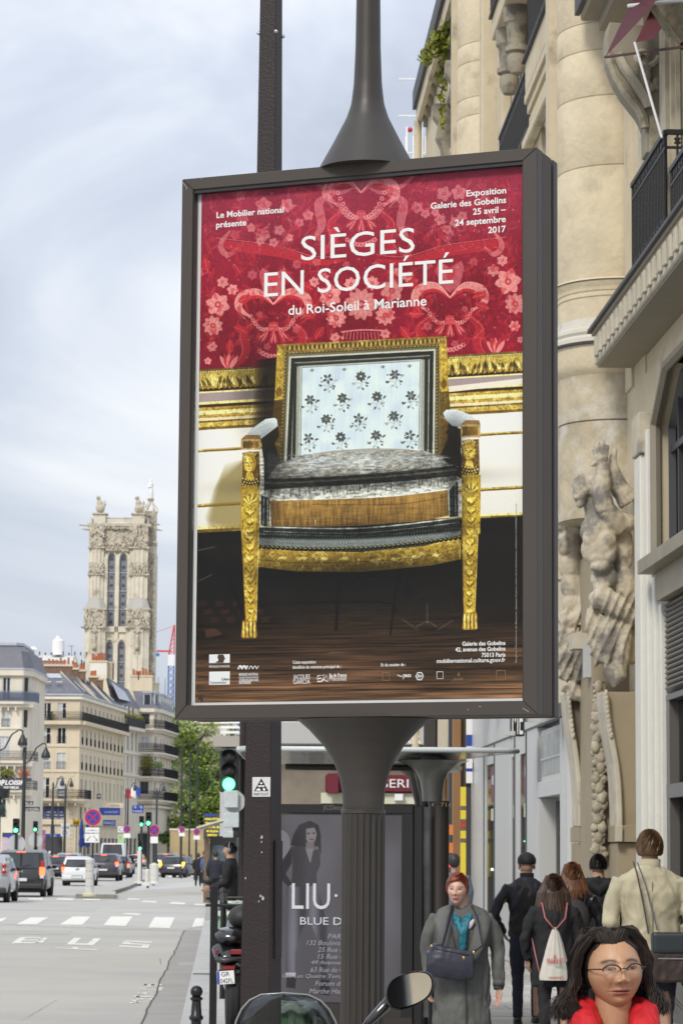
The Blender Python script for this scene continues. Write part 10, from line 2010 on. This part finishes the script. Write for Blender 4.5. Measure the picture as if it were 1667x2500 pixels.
# translucent green refuse bags on hoops
m_bag=mat('refuse_green',(.16,.30,.17),.25,var=.5,vscale=7,stretch=(5,5,.5),coat=.4)
def bag(label,px,ytop,Y,w,h):
 z1=zf(ytop,Y)-.12;t=thing('refuse_bag',label,'refuse bag',(px_x(px,Y),Y,.12),group='translucent green refuse bags');rows=[];n=36
 for i in range(12):
  v=i/11;zq=z1-h*v;r=w/2*(1.0 if v<.05 else .82+.14*math.sin(v*3));rows.append([(r*math.cos(2*PI*j/n)*(1+.07*math.sin(j*2.1+v*3)),r*.8*math.sin(2*PI*j/n)*(1+.07*math.sin(j*2.1+v*3)),zq)for j in range(n+1)])
 mb=MB();mb.grid(rows);mb.build('sack',m_bag,t,smooth=True);MB().tube([(w*.52*math.cos(a),w*.42*math.sin(a),z1)for a in np.linspace(0,2*PI,25)],.012,6).build('hoop',m_lgrey,t);MB().cyl((w*.5,0,0),(w*.5,0,z1),.02).build('post',m_lgrey,t);fl=MB();fl.tube([(w*.55*math.cos(a),w*.45*math.sin(a),z1-.03+.02*math.sin(a*7))for a in np.linspace(0,2*PI,31)],[(.035,.006)]*31,6);fl.build('folded_rim',mat('bag_rim',(.45,.55,.47),.3),t,smooth=True)
bag('green refuse bag seen through the foreground windshield',722,2447,22.5,.36,.8);bag('far green refuse bag among the kerb barriers',575,2200,40,.35,.5);bag('nearer green refuse bag above the parked scooter',572,2225,34,.30,.5)
# distant lights seen between the shelter and the tan posts
t=thing('street_lamp','small red and orange lamps glimpsed beside the tan post','lamp',(px_x(1104,50),50,.12));MB().cyl((0,0,0),(0,0,2.2),.03).build('post',m_dkgrey,t)
for y,h_ in((2016,.12),(2060,.14)):z_q=zf(y,50)-.12;MB().box(-.03,.035,-.04,-.031,z_q-.12,z_q+.06).build('orange_panel',mat('orange_panel',(.7,.2,.05),.5),t)
MB().ell((0,-.05,zf(2107,50)-.12),.035).build('red_lens',mat('red_lens',(.7,.02,.02),.4,emit=(1,.03,.05),estr=2.5),t,smooth=True)
person_far('person','far pedestrian in navy and white behind the red-haired woman',(px_x(1112,46),46,.12),PI,1.66,mat('cloth_mid',(.10,.13,.18),.8),m_clk)
# the street front beside and behind the camera, which the scooter mirror and glass panes reflect
def rear_front():
 B=thing('apartment_building','cream stone facade seen only as a reflection in the scooter mirror','building',tuple(FO+FN*-1.4),FA)
 for i,(s0,s1,zt,m)in enumerate(((-60,-38,19,m_st),(-37.9,-16,22,m_white_st),(-15.9,2.5,20,m_st))):
  hs_=[(a,a+1.3,b,b+2.1)for a in np.arange(s0+1.2,s1-2,3.0)for b in np.arange(4.6,zt-3,3.2)]
  ss=sorted({s0,s1,*[q for h in hs_ for q in h[:2]]});zz=sorted({.1,zt,*[q for h in hs_ for q in h[2:]]});mb=MB()
  for a,b in zip(ss[:-1],ss[1:]):
   for c,d in zip(zz[:-1],zz[1:]):
    if any(h[0]<(a+b)/2<h[1]and h[2]<(c+d)/2<h[3]for h in hs_):continue
    mb.quad((a,0,c),(b,0,c),(b,0,d),(a,0,d))
  mb.build('wall',m,B,fix=False);MB().box(s0,s1,-.3,-.25,.1,zt).build('window_backing',m_gl,B);MB().box(s0,s1,0.003,.5,zt-.6,zt).build('cornice',m,B)
  for zq in(7.5,10.7):MB().box(s0+.3,s1-.3,.003,.7,zq,zq+.2).build('balcony_slab',m,B)
rear_front()
